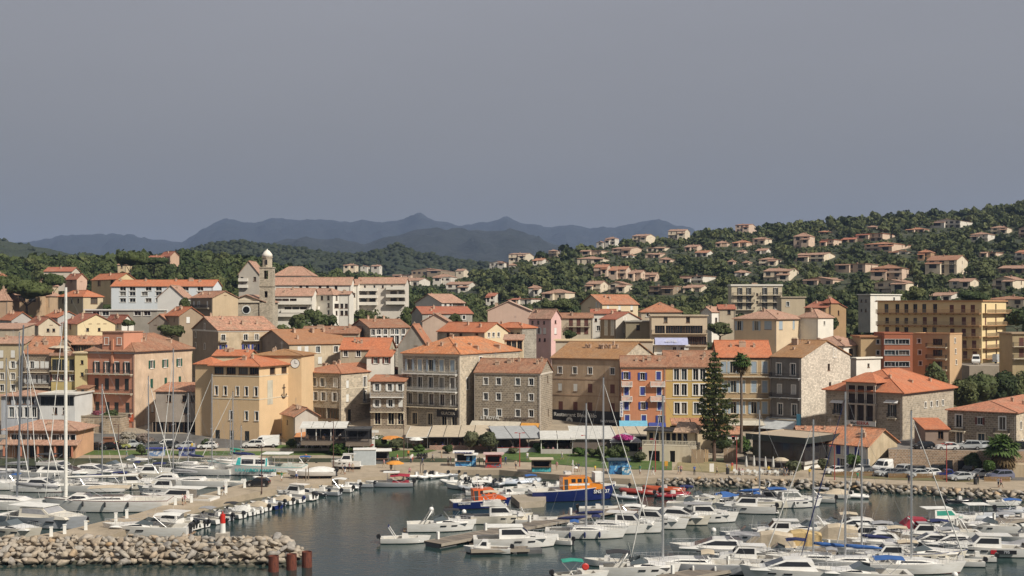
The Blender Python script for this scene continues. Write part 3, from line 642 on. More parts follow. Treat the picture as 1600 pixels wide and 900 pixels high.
h=house('big five bay stone palazzo with three full width balconies and mottled hip roof',630,718,812,281,29,554,529,st_gr,T_OLD if False else tiles((0.52,0.19,0.075),0.8),wallB=st_lt,kind='hip',o=.5,base=670,name='palazzo',cat='building',A=[(571,[640,656,673,690,707],'lb'),(598,[640,656,673,690,707],'tall'),(624,[641,657,674,691,708],'tall'),(655,[648,672,694,710],'arch')],Bw=[(565,[751],'tall'),(596,[731],'tall')],bal=[('A',630,715,584,'iron',WHITE,GREY),('A',630,715,611,'iron',WHITE,GREY),('A',630,715,636)],cor=PL((0.60,0.56,0.48),.3),ch=[(.1,.3),(.3,.12),(.55,.12),(.8,.12),(.9,.35,1.2),(.9,.7,1.6)],quoin=PL((0.5,0.44,0.35),.5))  # dim shaded front and bright sunlit side painted as two stones
x,z=on_face(h,702,646,0,38); mb=MB(); mb.box(x-3.2,x+2.6,-.12,-.003,z-.8,z+.8); sg=mb.build('shop_sign',BLACK,h); text(sg,'GLACIER',.9,(x-.3,-.15,z),0,paint((0.55,0.5,0.42),.6))
h=house('square brown stone house with twelve white framed windows and plain gable roof',742,844,863,278,16,583,562,st_dk,T_BR,kind='gableA',o=.3,base=672,A=[(596,[759,779,809,830],'w'),(620,[759,779,809,830],'w'),(645,[759,780,809,830],'w')],Bw=[(593,[856],'d'),(645,[857],'d')],cor=PL((0.58,0.52,0.44),.4),ch=[(.45,.35),(.5,.38),(.9,.3),(.95,.4),(.6,.4)],quoin=PL((0.52,0.46,0.38),.5))
x,z=on_face(h,775,653,0,16)
a,b,ze,zb=h['dims']
text(h,'LE ROYAL',1.0,(-a+3.6,-.16,z),0,SH_WHITE); text(h,'LE NAPOLEON',.8,(-a+9.4,-.16,z),0,paint((0.1,0.08,0.07),.6))
mb=MB(); mb.slab([(-a-.6,-2.6,z-1.9),(-a+10.6,-2.6,z-1.9),(-a+10.6,-.05,z-.7),(-a-.6,-.05,z-.7)],.08); mb.build('awning',cloth((0.52,0.47,0.38)),h)
mb=MB(); mb.slab([(-a+10.7,-2.4,z-2.2),(-a+14.8,-2.4,z-2.2),(-a+14.8,-.05,z-.9),(-a+10.7,-.05,z-.9)],.08); mb.build('awning',cloth((0.60,0.29,0.06)),h)
h=house('broad stained tan house with rusty string courses and black souvenir shop front',862,969,1022,286,27,561,536,tan_,T_OCH,wallB=st_lt,kind='gableA',o=.35,base=672,A=[(579,[875,898,922,957],'w'),(606,[875,899],'white'),(606,[922,957],'brown'),(635,[876,899,922,957],'brown')],Bw=[(552,[1000],'ds')],courses=(594,620),cor=PL((0.40,0.27,0.18),.8),ch=[(.35,.3),(.4,.3),(.55,.3),(.6,.3),(.65,.3),(.7,.3),(.8,.3)])
a,b,ze,zb=h['dims']; z=zat(652,286)-zb
mb=MB(); mb.box(-a,0,-.25,-.07,z-2.0,z+1.2); sg=mb.build('shop_sign',BLACK,h)
text(sg,'Restaurant Bleu Vélo',1.25,(-a+6,-.29,z+.1),0,SH_WHITE); text(sg,'souvenirs',1.1,(-2.6,-.29,z-.9),0,SH_WHITE)
mb=MB(); mb.lathe([(.8,0),(.8,.06)],20); mb.xform(Matrix.Rotation(R(90),4,'X')); bd=mb.build('badge',SH_WHITE,sg,(-a+4.6,-.28,z-1.2)); text(bd,'rb',.9,(0,-.08,0),0,BLACK)
mb=MB(); mb.slab([(-a-.5,-2.8,z-3.2),(-a+8,-2.8,z-3.2),(-a+8,-.26,z-2.1),(-a-.5,-.26,z-2.1)],.08); mb.build('awning',cloth((0.40,0.42,0.43)),h)
h=house('orange house with blue shutters and four white balustrade balconies',971,1040,None,279,3,573,557,PL((0.56,0.235,0.12),.45),T_BR,b=9,kind='gableA',o=.35,base=676,A=[(587,[978,1029],'blue'),(588,[1004],'blueo'),(611,[979,1004,1030],'blue'),(634,[979,1005,1031],'blue'),(655,[980,1006,1032],'blue')],bal=[('A',966,988,603,'stone',WHITE,WHITE),('A',1016,1039,603,'stone',WHITE,WHITE),('A',966,988,626,'stone',WHITE,WHITE),('A',1016,1039,626,'stone',WHITE,WHITE)],cor=PL((0.5,0.4,0.3),.5),ch=[(.35,.25,.6,.6),(.88,.25,.6,.6)])
a,b,ze,zb=h['dims']; z=zat(639,279)-zb
mb=MB(); mb.box(-a-.35,-a+.35,-1.0,-.9,z-1.7,z+1.7); sg=mb.build('hotel_sign',WHITE,h)
for i,c in enumerate('HOTEL'):text(sg,c,.65,(-a,-1.03,z+1.25-i*.62),0,SH_BLUE)
mb=MB(); mb.slab([(-a-.5,-3.2,.9),(-a+5.6,-3.2,.9),(-a+5.6,-.05,2.6),(-a-.5,-.05,2.6)],.08); mb.build('awning',cloth((0.16,0.42,0.56)),h)
mb=MB(); mb.slab([(-a+5.9,-2.8,.8),(0,-2.8,.8),(0,-.05,2.2),(-a+5.9,-.05,2.2)],.08); mb.build('awning',cloth((0.04,0.06,0.24)),h)
h=house('yellow ochre house with paired white framed windows behind the tall pine',1040,1124,None,280,3,573,549,PL((0.52,0.375,0.135),.3),T_BR,b=12,kind='gableA',o=.35,base=676,A=[(585,[1057,1069,1087,1098,1116],'tall'),(609,[1057,1069,1087,1098,1116],'tall'),(638,[1058,1069,1088,1099,1116],'tall')],courses=(595,623),cor=PL((0.56,0.5,0.4),.4),ch=[(.3,.3)])
h=house('long sand coloured house with pale blue shutters and bright red roof',1122,1205,None,282,3,558,533,PL((0.46,0.335,0.19),.3),T_NEW,b=13,kind='gableA',o=.35,base=676,A=[(574,[1131,1145,1159,1178,1195],'lb'),(604,[1132,1146,1160,1178,1195],'lb'),(637,[1132,1146,1178],'lbo'),(637,[1160,1195],'lb')],bal=[('A',1124,1205,588,'iron',CREAM),('A',1126,1205,622,'iron',CREAM),('A',1126,1205,655,'iron',CREAM)],cor=DARK,ch=[(.5,.3,1.5,1.2)])
a,b,ze,zb=h['dims']; mb=MB(); mb.slab([(-a+2,-3,1.9),(-1,-3,1.9),(-1,-.05,3.1),(-a+2,-.05,3.1)],.08); mb.build('awning',cloth((0.50,0.46,0.38)),h)
h=house('grey fronted house with a tall whitish rubble stone gable wall',1205,1252,1328,276,44,559,533,PL((0.20,0.185,0.165),.9),T_OCH,wallB=st_wh,kind='gableA',o=.3,base=676,A=[(577,[1217,1239],'tall'),(608,[1218,1240],'grey'),(640,[1219,1241],'tall')],Bw=[(552,[1304],'grey'),(574,[1295],'d'),(603,[1297],'d')],bal=[('A',1203,1251,590,'iron',GREY),('A',1203,1251,621,'iron',GREY),('A',1206,1248,655)],ch=[(.2,.35,1.5,1.4)])
a,b,ze,zb=h['dims']; mb=MB(); mb.slab([(-a-1,-3.6,.7),(-.2,-3.6,.7),(-.2,-.05,3.0),(-a-1,-.05,3.0)],.08); mb.build('awning',cloth((0.50,0.52,0.52)),h)
mb=MB(); mb.box(-.6,.3,-2.9,-2.6,-2,4.2); mb.build('banner',paint((0.12,0.42,0.62),.5),h,(1.2,0,0))
st_s=stone((0.40,0.335,0.25),0.40)
h=house('stone villa with columned double loggia, red hip roof and a name board',1291,1410,1490,256,42,615,581,st_s,T_NEW,kind='hip',o=.7,base=700,A=[(639,[1309,1394],'dko')],Bw=[(632,[1455,1464,1473],'ws'),(632,[1446],'ws'),(662,[1462],'w')],name='loggia_villa',cat='building',cor=PL((0.44,0.38,0.30),.4),ch=[(.7,.2,.5),(.85,.75,.5)],quoin=st_s)
a,b,ze,zb=h['dims']
x0,_=on_face(h,1325,640,0,42); x1,_=on_face(h,1370,640,0,42); W=x1-x0; d=.9; zt=ze+1.9; z1,z2=zat(629,263)-zb,zat(656,263)-zb
mb=MB(); mb.box(x0,x1,-d,-.003,z2-.35,z2); lg=mb.build('loggia',PL((0.48,0.42,0.34),.4),h); mb=MB(); mb.box(x0,x1,-d,-.003,z1-.35,z1-.05); mb.build('loggia_floor',PL((0.48,0.42,0.34),.4),lg); mb=MB(); mb.box(x0,x1,-d,-.003,zt-.6,zt-.01); mb.build('lintel',PL((0.48,0.42,0.34),.4),lg)
mb=MB(); mb.box(x0+.2,x1-.2,-.05,-.004,z2,zt-.6); mb.box(x0,x1,0,4,ze-.5,zt-.02); mb.build('loggia_back',PL((0.055,0.038,0.03),.5),lg)  # back painted near black for the shade in the loggia openings
for k in range(4):
 xx=x0+.2+(W-.4)*k/3
 mb=MB(); mb.box(xx-.22,xx+.22,-d+.02,-.2,z2,z1-.35); mb.build('pillar',PL((0.44,0.38,0.30),.4),lg)
 for q in(-.16,.16):mb=MB(); mb.lathe([(.15,z1-.05),(.11,z1+.2),(.11,zt-.9),(.17,zt-.6)],8,0,(xx+q,-d+.3,0)); mb.build('column',PL((0.58,0.54,0.47),.3),lg)
railing(lg,x0+.3,x1-.3,-d+.1,z1-.05,.7,m=IRON); railing(lg,x0+.3,x1-.3,-d+.1,z2,.8,m=IRON)
mb=MB(); c4=[(x0-.6,-d-.6),(x1+.6,-d-.6),(x1+.6,5),(x0-.6,5)]
for p,q,ra,rb in((c4[0],c4[1],((x0+x1)/2+.8,3),((x0+x1)/2-.8,3)),(c4[1],c4[2],((x0+x1)/2-.8,5.5),((x0+x1)/2+.8,3)),(c4[3],c4[0],((x0+x1)/2-.8,3),((x0+x1)/2-.8,5.5))):mb.slab([(p[0],p[1],zt+.15),(q[0],q[1],zt+.15),(ra[0],ra[1],zt+1.9),(rb[0],rb[1],zt+1.9)],.15)
mb.build('loggia_roof',T_NEW,lg)
mb=MB(); mb.box(x0-.2,x1+.2,-d-.12,-d-.01,z2-1.0,z2-.05); sg=mb.build('name_board',WHITE,h); text(sg,'Marc',.85,(x0+1.9,-d-.16,z2-.52),0,SH_DK); text(sg,'SERRA',.95,(x1-2.6,-d-.16,z2-.52),0,paint((0.5,0.07,0.04),.6))
for px in(1309,1394):x,z=on_face(h,px,629,0,42); mb=MB(); mb.slab([(x-1.5,-.9,z),(x+1.5,-.9,z),(x+1.3,-.02,z+.5),(x-1.3,-.02,z+.5)],.06); mb.build('awning',WHITE,h); balcony(h,'A',x-1,x+1,zat(650,262)-zb,.6)
house('small tiled annex between loggia villa and stone hotel',1446,1482,None,243,3,671,1.3,PL((0.30,0.22,0.17),.5),T_NEW,b=8,kind='shedA',A=[(680,[1470],'d')],base=706)
h=house('stone hotel with arched door and two small balconies above the car terrace',1481,1588,1660,243,36,646,631,st_dk,T_OLD if False else tiles((0.46,0.18,0.10),0.7),wallB=st_lt,kind='hip',o=.4,base=706,A=[(660,[1498,1566],'tall'),(658,[1531],'browno'),(687,[1499,1565],'tall'),(688,[1533],'arch')],Bw=[(656,[1595],'w'),(684,[1597],'w')],name='stone_hotel',cat='building',bal=[('A',1486,1509,675),('A',1554,1578,675)])  # hotel front painted as shaded stone, right end as sunlit stone
house('low whitewashed house with blue shutters and a peeling beige gable near the parking',1294,1356,1402,236,46,697,672,PL((0.66,0.64,0.60),.5),tiles((0.54,0.21,0.10),0.8),wallB=PL((0.52,0.42,0.28),.9),kind='gableA',o=.5,base=738,A=[(703,[1310,1323,1339],'blue'),(724,[1316],'blue'),(724,[1349],'gdoor')],ch=[(.1,.6)])
house('low tiled roof house behind the black restaurant',1250,1318,None,250,4,683,668,PL((0.6,0.55,0.47),.4),T_OLD,b=9,base=712,A=[(690,[1262,1280,1300],'d')])
h=house('black flat roofed glass restaurant on pale base in front of the stone gable',1176,1256,1306,236,44,687,1.0,paint((0.035,0.02,0.02),.4),paint((0.42,0.34,0.25),.8),kind='slab',o=.9,base=738,name='glass_restaurant',cat='restaurant',gutter=False)
a,b,ze,zb=h['dims']
mb=MB(); mb.box(-a-.95,.95,-.98,-.905,ze-.7,ze+.45); mb.box(.905,.98,-.9,b+.9,ze-.7,ze+.45); mb.build('fascia',paint((0.025,0.035,0.033),.5),h)
for k in range(5):mb=MB(); mb.box(-a+.15+k*(a-.2)/5,-a+.05+(k+1)*(a-.2)/5,-.04,-.003,ze-3.9,ze-.9); mb.build('pane',glass((0.03,0.028,0.028),.1),h)
for k in range(4):mb=MB(); mb.box(.003,.04,.2+k*(b-.3)/4,.1+(k+1)*(b-.3)/4,ze-3.9,ze-.9); mb.build('pane',glass((0.03,0.028,0.028),.1),h)
mb=MB(); mb.box(-a-.4,.4,-.5,-.05,ze-4.6,ze-4.1); mb.box(.05,.5,-.5,b,ze-4.6,ze-4.1); mb.build('deck_edge',PL((0.5,0.47,0.42),.3),h)
mb=MB(); mb.box(.02,.06,0,b,-2,ze-4.6); mb.build('base_wall',WHITE,h)
# ------------ blocks on the slope behind, right
h=house('white flat roofed house with pergola terrace behind the rubble gable',1330,1338,1376,293,58,561,1.0,white_,white_,kind='flatp',Bw=[(571,[1357],'ds')],base=620)
h=house('white pergola terrace house with tiled hip roof above the flat roofed white house',1255,1318,1356,305,40,541,527,white_,T_PINK,kind='hip',o=.5,base=575,Bw=[(551,[1330,1345],'log')])
h=house('red brown rounded flat block joined to tan apartments',1382,1426,None,303,2,522,1.0,PL((0.36,0.125,0.065),.2),PL((0.36,0.125,0.065),.2),b=10,kind='slab',o=.1,base=600,name='red_block',cat='apartment block',A=[(534,[1393,1410],'bandw'),(551,[1393,1410],'bandw'),(569,[1393,1410],'bandw')],gutter=False)
h=house('tan apartment block with three balconies between red block and trees',1426,1484,1503,306,38,523,1.0,PL((0.52,0.35,0.20),.2),PL((0.5,0.3,0.16),.2),kind='slab',o=.1,base=605,name='apartment_block',cat='apartment block',A=[(533,[1436],'ws'),(534,[1465],'big'),(551,[1437],'ws'),(551,[1465],'big'),(568,[1438],'ws'),(569,[1465],'big')],Bw=[(532,[1492],'ws'),(549,[1493],'ws'),(566,[1494],'ws')],bal=[('A',1448,1480,542),('A',1448,1480,560),('A',1448,1480,577)],gutter=False)
house('tan low wing with small windows left of the red rounded block',1345,1382,None,306,2,527,1.0,PL((0.50,0.36,0.20),.3),PL((0.4,0.2,0.1),.3),b=9,kind='slab',base=605,A=[(534,[1372],'ws'),(551,[1372],'ws')],gutter=False)
yel_=PL((0.70,0.56,0.31),.15); ocr=PL((0.42,0.23,0.11),.3)
h=house('long yellow five storey apartment block with ochre balconies and brown shutters',1371,1534,1572,332,38,471,1.0,yel_,ocr,kind='flatp',o=.4,base=562,name='yellow_apartments',cat='apartment block',gutter=False,A=[(482,[1385,1402,1416,1430,1444,1461],'talld'),(482,[1487,1505,1520],'brown'),(501,[1386,1402,1416,1430],'d'),(501,[1445,1461,1487,1506,1521],'brown'),(518.5,[1386,1402,1416,1445,1460],'talld'),(518.5,[1488,1506,1521],'brown'),(536.5,[1488,1507,1522],'brown'),(553,[1508,1523],'brown')],Bw=[(482,[1540,1556],'talld'),(501,[1540,1556],'brown'),(518.5,[1541,1557],'talld'),(536.5,[1541,1557],'brown'),(553,[1541,1557],'talld')],bal=[(f,p,q,y,'iron',ocr,paint((0.42,0.32,0.2),.7),1.3)for y in(489,508,525,543,559)for f,p,q in(('A',1371,1533),('B',1535,1574))])
house('ochre block with balconies cut by the right edge beyond the trees',1582,1640,None,300,2,522,1.0,PL((0.42,0.33,0.19),.5),PL((.4,.3,.2),.4),b=9,kind='slab',base=600,A=[(534,[1596],'brown'),(551,[1596],'brown')],bal=[('A',1582,1620,541),('A',1582,1620,560)],gutter=False)
house('white cube house with grey side wall above the yellow apartments',1341,1360,1407,410,55,461,1.0,grey_,white_,wallB=white_,kind='flatp',base=500,Bw=[(467,[1397],'ws'),(467,[1368],'white')],A=[(470,[1346,1353],'ds'),(485,[1346,1353],'ds')])
house('villa with lilac tinted windows and pink tiled hip roof above the red roofed row',1148,1213,1256,345,38,499,485,PL((0.60,0.48,0.33),.3),T_PINK,kind='hip',o=.6,base=540,A=[(509,[1155,1182],'lb'),(508,[1200],'gdoor')],Bw=[(508,[1220],'gdoor'),(507,[1240],'lb')],ch=[(.5,.3)])
house('white house with hip roof right of the lilac windowed villa',1247,1278,1302,352,45,497,484,white_,T_PINK,kind='hip',base=540,Bw=[(505,[1288],'ws')])
house('brown tower house with bright red roofs among trees',1258,1290,1322,380,45,481,472,PL((0.36,0.23,0.12),.4),T_RED,kind='gableA',base=510,A=[(487,[1270,1282],'d')],Bw=[(489,[1310],'d')])
house('square brown tower with red pyramid roof in the middle of the tower house',1286,1298,1309,381,45,474,466,PL((0.36,0.23,0.12),.4),T_RED,kind='hip',base=505,A=[(478,[1291],'d')])
house('cream four storey apartment block with dark shutters and long balconies on the hillside',1143,1222,None,470,3,447,1.0,PL((0.62,0.53,0.38),.2),white_,b=11,kind='flat',o=.3,base=492,name='hillside_apartments',cat='apartment block',A=[(455,[1156,1170,1195,1212],'dko'),(467,[1156,1170,1195,1212],'dko'),(478,[1156,1170,1195,1212],'dko'),(460,[1183],'ds'),(472,[1183],'ds')],bal=[('A',1145,1179,461),('A',1188,1221,461),('A',1145,1179,472),('A',1188,1221,472),('A',1145,1179,484),('A',1188,1221,484)],ch=[(.5,.5,2.2,.8)])
house('flat beige house right of the cream hillside apartments',1221,1258,None,440,3,465,1.0,PL((0.56,0.46,0.32),.3),beige_,b=10,kind='flatp',base=490,A=[(475,[1231],'w')])
house('small white house with pointed gable below the cream hillside apartments',1095,1112,1128,400,48,487,480,white_,T_PINK,kind='gableB',base=515,A=[(489,[1101,1108],'ws')],Bw=[(500,[1119],'d')])
house('small beige house with red roof beside the pointed white gable',1124,1149,None,402,3,483,477,beige_,T_RED,b=9,base=515,A=[(486,[1139],'d')])
h=house('terraced apartment house with deep loggias beside the purple awning',1018,1105,None,335,3,494,1.0,PL((0.62,0.50,0.36),.2),beige_,b=11,kind='flatp',base=560,name='loggia_apartments',cat='apartment block',A=[(515,[1031,1048,1062,1075,1090],'log'),(532,[1082,1096],'log'),(497,[1040,1075],'d')],bal=[('A',1018,1105,521,'iron',PL((0.62,0.50,0.36),.2)),('A',1075,1105,540,'iron',PL((0.62,0.50,0.36),.2))])
house('hip roofed orange tiled house behind the terraced apartments',1002,1065,None,372,3,488,473,beige_,T_OR,b=13,kind='hip',base=520,A=[(492,[1012],'ws')])
h=house('low house carrying a lilac fabric awning roof',1022,1076,None,312,3,541,1.0,white_,white_,b=8,kind='flatp',base=585,A=[(546,[1030,1042,1054,1066],'white')])
a,b,ze,zb=h['dims']; mb=MB(); mb.loft([[(-a+.2,-1.2+5*u,ze+.35+1.7*math.sin(u*math.pi)**.7)for u in(0,.15,.3,.5,.7,.85,1)],[(-.2,-1.2+5*u,ze+.35+1.7*math.sin(u*math.pi)**.7)for u in(0,.15,.3,.5,.7,.85,1)]],0,False); mb.build('awning',cloth((0.40,0.42,0.60)),h)
text(h,'HOTEL',.9,(-a/2,-.95,ze+1.25),0,SH_WHITE)
house('flat olive grey house right of the brown gabled house',978,1018,None,345,3,503,1.0,PL((0.28,0.24,0.16),.3),grey_,b=10,kind='flatp',base=555,A=[(512,[997],'d')])
house('long blank cream parapet building behind the broad tan house',868,1020,None,310,3,533,1.0,PL((0.55,0.47,0.36),.4),cream_,b=6,kind='slab',base=590)
house('brown fronted house with light gable side and red roof in the middle of the slope',938,962,1001,352,52,499,488,PL((0.24,0.185,0.13),.4),T_RED,wallB=PL((0.55,0.50,0.42),.3),kind='gableA',base=545,A=[(502,[947,957],'grey'),(518,[947,957],'grey')],Bw=[(500,[976],'w'),(501,[992],'white'),(516,[976],'white')])
house('narrow white house with red roof strip left of the brown fronted house',924,962,None,366,3,490,484,white_,T_RED,b=7,base=545,A=[(500,[931,940],'ds'),(513,[935],'w')])
house('beige house with brown shutters and flat eaves right of the pink house',876,926,None,348,3,497,490,PL((0.52,0.45,0.33),.4),T_BR,b=9,base=545,A=[(502,[892,904,916],'brown'),(516,[892,904,916],'brown')],bal=[('A',886,922,510,'iron',beige_)])
house('big cream villa with red roof and gabled left bay above the pink house',908,941,997,392,55,475,461,cream_,T_OR,kind='gableB',base=500,o=.4,A=[(476,[921,934],'white')],Bw=[(474,[950,968,987],'white'),(483,[950,968,987],'d')])
house('tall pink house with small windows and pale tiled roof',827,861,877,345,40,497,484,pink_,T_PINK,kind='gableA',base=560,A=[(504,[832,841,850],'ds'),(517,[833,842,851],'white'),(531,[843,851],'ds')],Bw=[(503,[868],'ds'),(517,[868],'white')])
house('large blank peach gable house left of the pink house',762,828,None,362,3,485,2.6,PL((0.60,0.43,0.34),.2),PL((0.52,0.36,0.28),.3),b=12,kind='gableB',base=545)
house('house with red hip roof and grey stone side wall behind the palazzo',768,816,838,318,34,513,505,PL((0.52,0.44,0.31),.4),T_NEW,wallB=st_gr,kind='hip',base=575,A=[(524,[800,810],'d')])
house('cream annex with three doors between palazzo roof and grey stone wall',788,817,None,306,3,531,1.0,cream_,T_PINK,b=5,kind='shedA',base=575,A=[(540,[795,803,812],'talld')])
house('long weathered plaster house with red roof and white glazed end',684,757,794,312,40,519,505,PL((0.50,0.44,0.33),.8),T_NEW,kind='gableA',base=570,A=[(525,[700,720,745],'d')],Bw=[(523,[764,771,779],'ws')],wallB=cream_)
house('grey plaster gable house just left of the palazzo roof',622,668,None,300,3,541,5.0,PL((0.30,0.28,0.24),.7),T_OR,b=12,kind='gableB',base=600,A=[(537,[650],'ds')])
house('small cream gable house in front of the dark red roofed house',660,700,None,330,3,502,1.9,PL((0.60,0.46,0.36),.4),T_PINK,b=8,kind='gableB',base=530)
house('grey gabled house with dark red roof behind a palm',643,660,738,352,66,490,480,grey_,T_RED,kind='gableA' if False else 'gableB',base=530,Bw=[(496,[672,684,725],'ws')])
house('white two storey gabled house with blank end wall below the hillside',649,690,726,398,48,473,460,PL((0.60,0.56,0.50),.3),T_PINK,kind='gableB',base=500,Bw=[(472,[696,704],'w'),(478,[712,720],'log')])
house('grey stone tenement with four window rows behind the stone corner house',548,578,640,322,62,512,500,st_gr,T_BR,kind='gableA' if False else 'gableB',base=585,A=[],Bw=[(519,[583,592,602,613,620,630],'w'),(531,[592,602,613,620,630],'tall'),(547,[602,613],'tall')],ch=[(.5,.2),(.5,.6)])
house('house with red roof, satellite dishes and white window surrounds',532,606,None,303,4,546,529,PL((0.46,0.40,0.29),.6),T_NEW,b=11,base=590,A=[(551,[540,560,580,599],'w')],ch=[(.25,.3),(.4,.25)])
house('little white house with dark red shutters below the satellite dishes',573,611,None,296,3,557,1.2,white_,T_NEW,b=6,kind='shedA',base=590,A=[(563,[587,604],'browno')])
house('plastered gable house with long brown roof left of the satellite dishes',401,452,548,308,62,538,517,PL((0.24,0.20,0.16),.6),tiles((0.37,0.17,0.08),0.35),wallB=PL((0.55,0.46,0.33),.8),kind='gableB',base=590,A=[(533,[420,432],'ds')],Bw=[(546,[468,479],'white'),(546,[497,525],'w'),(563,[475,500],'white')],ch=[(.6,.3,1.6),(.6,.6,2.2),(.6,.8,.6)])  # dark gable plaster carries its shade, lighter facade plaster its sunlight
house('brown roofed house behind the long brown roof with chimneys',470,560,None,322,3,521,511,PL((0.50,0.40,0.28),.6),T_BR,b=11,base=560,ch=[(.3,.3,1.8),(.5,.3,.6),(.8,.4,.6)])
h=house('large plastered house with blue shutters and mottled old tile roof below the church',301,341,433,322,60,516,496,PL((0.27,0.215,0.16),.6),tiles((0.50,0.25,0.16),1.0),wallB=PL((0.56,0.45,0.31),.9),kind='gableB',base=580,A=[(510,[320],'w'),(524,[306],'w'),(541,[306,320],'w')],Bw=[(527,[349,384,401],'w'),(543,[349,384,399],'blueo')],cor=PL((0.6,0.56,0.5),.4),bal=[('B',342,355,533),('B',379,406,532)],ch=[(.5,.1),(.8,.3),(.8,.5,1.2),(.8,.75)])  # left gable plaster darkened for shade, right wall lightened as sunlit
house('low orange roofed house in front of the blue shuttered house',333,388,None,296,3,556,548,cream_,T_NEW,b=8,base=600,ch=[(.4,.3),(.9,.3)])
# ------------ the church
cz=24.0
cr=thing('church','stone church with rose window, pediment and domed bell tower above the old town','church',(K(385)*400,400,cz),0)
W=11.6; zc=zat(471,400)-cz; za=zat(461,400)-cz
mb=MB(); mb.box(-W/2,W/2,0,22,-6,zc); mb.poly([(-W/2,0,zc),(W/2,0,zc),(0,0,za)]); mb.build('wall',stone((0.42,0.36,0.27),.36),cr)
mb=MB()
for s_ in(-1,1):mb.slab([(s_*(W/2+.5),-.6,zc-.1),(0,-.6,za+.25),(0,22,za+.25),(s_*(W/2+.5),22,zc-.1)][::s_],.25)
mb.build('roof',T_PINK,cr)
mb=MB(); mb.poly([(-W/2+.6,-.06,zc+.25),(W/2-.6,-.06,zc+.25),(0,-.06,za-.25)]); mb.box(-W/2-.3,W/2+.3,-.4,-.004,zc-.35,zc+.1); mb.build('pediment',PL((0.66,0.58,0.45),.3),cr)
zr=zat(484,400)-cz; mb=MB(); mb.lathe([(1.05,0),(1.4,0),(1.4,.12),(1.05,.14)],24); mb.xform(Matrix.Rotation(R(90),4,'X')); rw=mb.build('rose_window',SH_WHITE,cr,(0,-.02,zr))
mb=MB(); mb.lathe([(1.06,.15),(1.06,.17)],24); mb.xform(Matrix.Rotation(R(90),4,'X')); mb.build('pane',GL,rw)
mb=MB(); mb.box(-.05,.05,-.22,-.18,-1.05,1.05); mb.box(-1.05,1.05,-.22,-.18,-.05,.05); mb.build('tracery',BLACK,rw)
tx,tw_=(K(416)-K(385))*400,4.1; z3,z2,z1=[zat(p,400)-cz for p in(403,418,447)]; st_t=stone((0.46,0.39,0.29),.36)
tb=MB(); wd=[(tw_/2-.7,tw_/2+.7)]
wall_face(tb,(tx-tw_/2,-.4,0),(1,0,0),(0,1,0),tw_,-6,z2,[(tw_/2-.65,tw_/2+.65,z1+2.2,z1+4.8),(tw_/2-.5,tw_/2+.5,z1-3.6,z1-1.6)],0,.5)
for o_,ux,inn in(((tx+tw_/2,-.4,0),(0,1,0),(-1,0,0)),((tx+tw_/2,tw_-.4,0),(-1,0,0),(0,-1,0)),((tx-tw_/2,tw_-.4,0),(0,-1,0),(1,0,0))):wall_face(tb,o_,ux,inn,tw_,-6,z2,[(tw_/2-.65,tw_/2+.65,z1+2.2,z1+4.8)],0,.5)
tow=tb.build('bell_tower',st_t,cr)
mb=MB(); c=(tx,tw_/2-.4)
for zz in(z1,z2):mb.box(c[0]-tw_/2-.18,c[0]+tw_/2+.18,c[1]-tw_/2-.18,c[1]+tw_/2+.18,zz-.15,zz+.15)
mb.build('string_course',st_t,tow)
mb=MB(); mb.lathe([(1.55,z2+.15),(1.55,z3),(1.75,z3+.1),(1.75,z3+.3)],8,0,(c[0],c[1],0)); lan=mb.build('lantern',st_t,tow)
mb=MB(); mb.box(c[0]-.3,c[0]+.3,c[1]-1.62,c[1]-1.45,z2+.9,z3-.5); mb.build('lantern_opening',BLACK,lan)
zd=zat(390,400)-cz-z3; mb=MB(); mb.lathe([(1.65,z3+.3),(1.62,z3+.3+zd*.3),(1.3,z3+zd*.6),(.8,z3+zd*.85),(.25,z3+zd*.98),(.05,z3+zd+.3)],14,0,(c[0],c[1],0)); mb.build('dome',PL((0.72,0.68,0.6),.2),tow,smooth=True)
mb=MB(); mb.lathe([(.55,0),(.45,.25),(.3,.7),(.08,.95)],10,0,(c[0],c[1],z1+3.1)); mb.build('bell',metal((0.2,0.16,0.1),.4),tow)
mb=MB(); mb.box(c[0]-.03,c[0]+.03,c[1]-.03,c[1]+.03,z3+zd,z3+zd+1.4); mb.box(c[0]-.3,c[0]+.3,c[1]-.03,c[1]+.03,z3+zd+.8,z3+zd+.87); mb.build('cross',DARK,tow)
BOXES.append((350,430,385,500,400))
# ------------ white flats left and right of the church
FL=white_; fb=PL((0.66,0.60,0.52),.2)
house('white terraced flats with pink roof at the top behind the bell tower',428,487,None,455,3,431,417,FL,T_PINK,b=9,kind='hip',base=470,A=[(434,[436,446,456,466],'big')],bal=[('A',428,492,437,'solid',FL,FL)])
house('grey gabled block of flats with curved balconies left of the bell tower',373,405,None,452,3,428,4.5,PL((0.46,0.42,0.36),.3),T_PINK,b=10,kind='gableB',base=470,bal=[('A',371,388,439,'solid',FL,FL),('A',371,388,449,'solid',FL,FL)],A=[(436,[378,398],'d'),(446,[378],'d')])
house('long pink roofed white terrace in the middle of the white flats',427,548,None,446,3,445,434,FL,T_PINK,b=8,base=480,A=[(449,[470,480,500,512,525],'d')])
house('white stepped flats with broad balconies right of the bell tower',428,488,None,425,3,462,451,FL,T_PINK,b=9,base=505,A=[(470,[435,446,458],'big'),(483,[450,462,474],'big')],bal=[('A',428,488,475,'solid',FL,FL),('A',440,488,488,'solid',FL,FL),('A',428,470,494,'solid',FL,FL)])
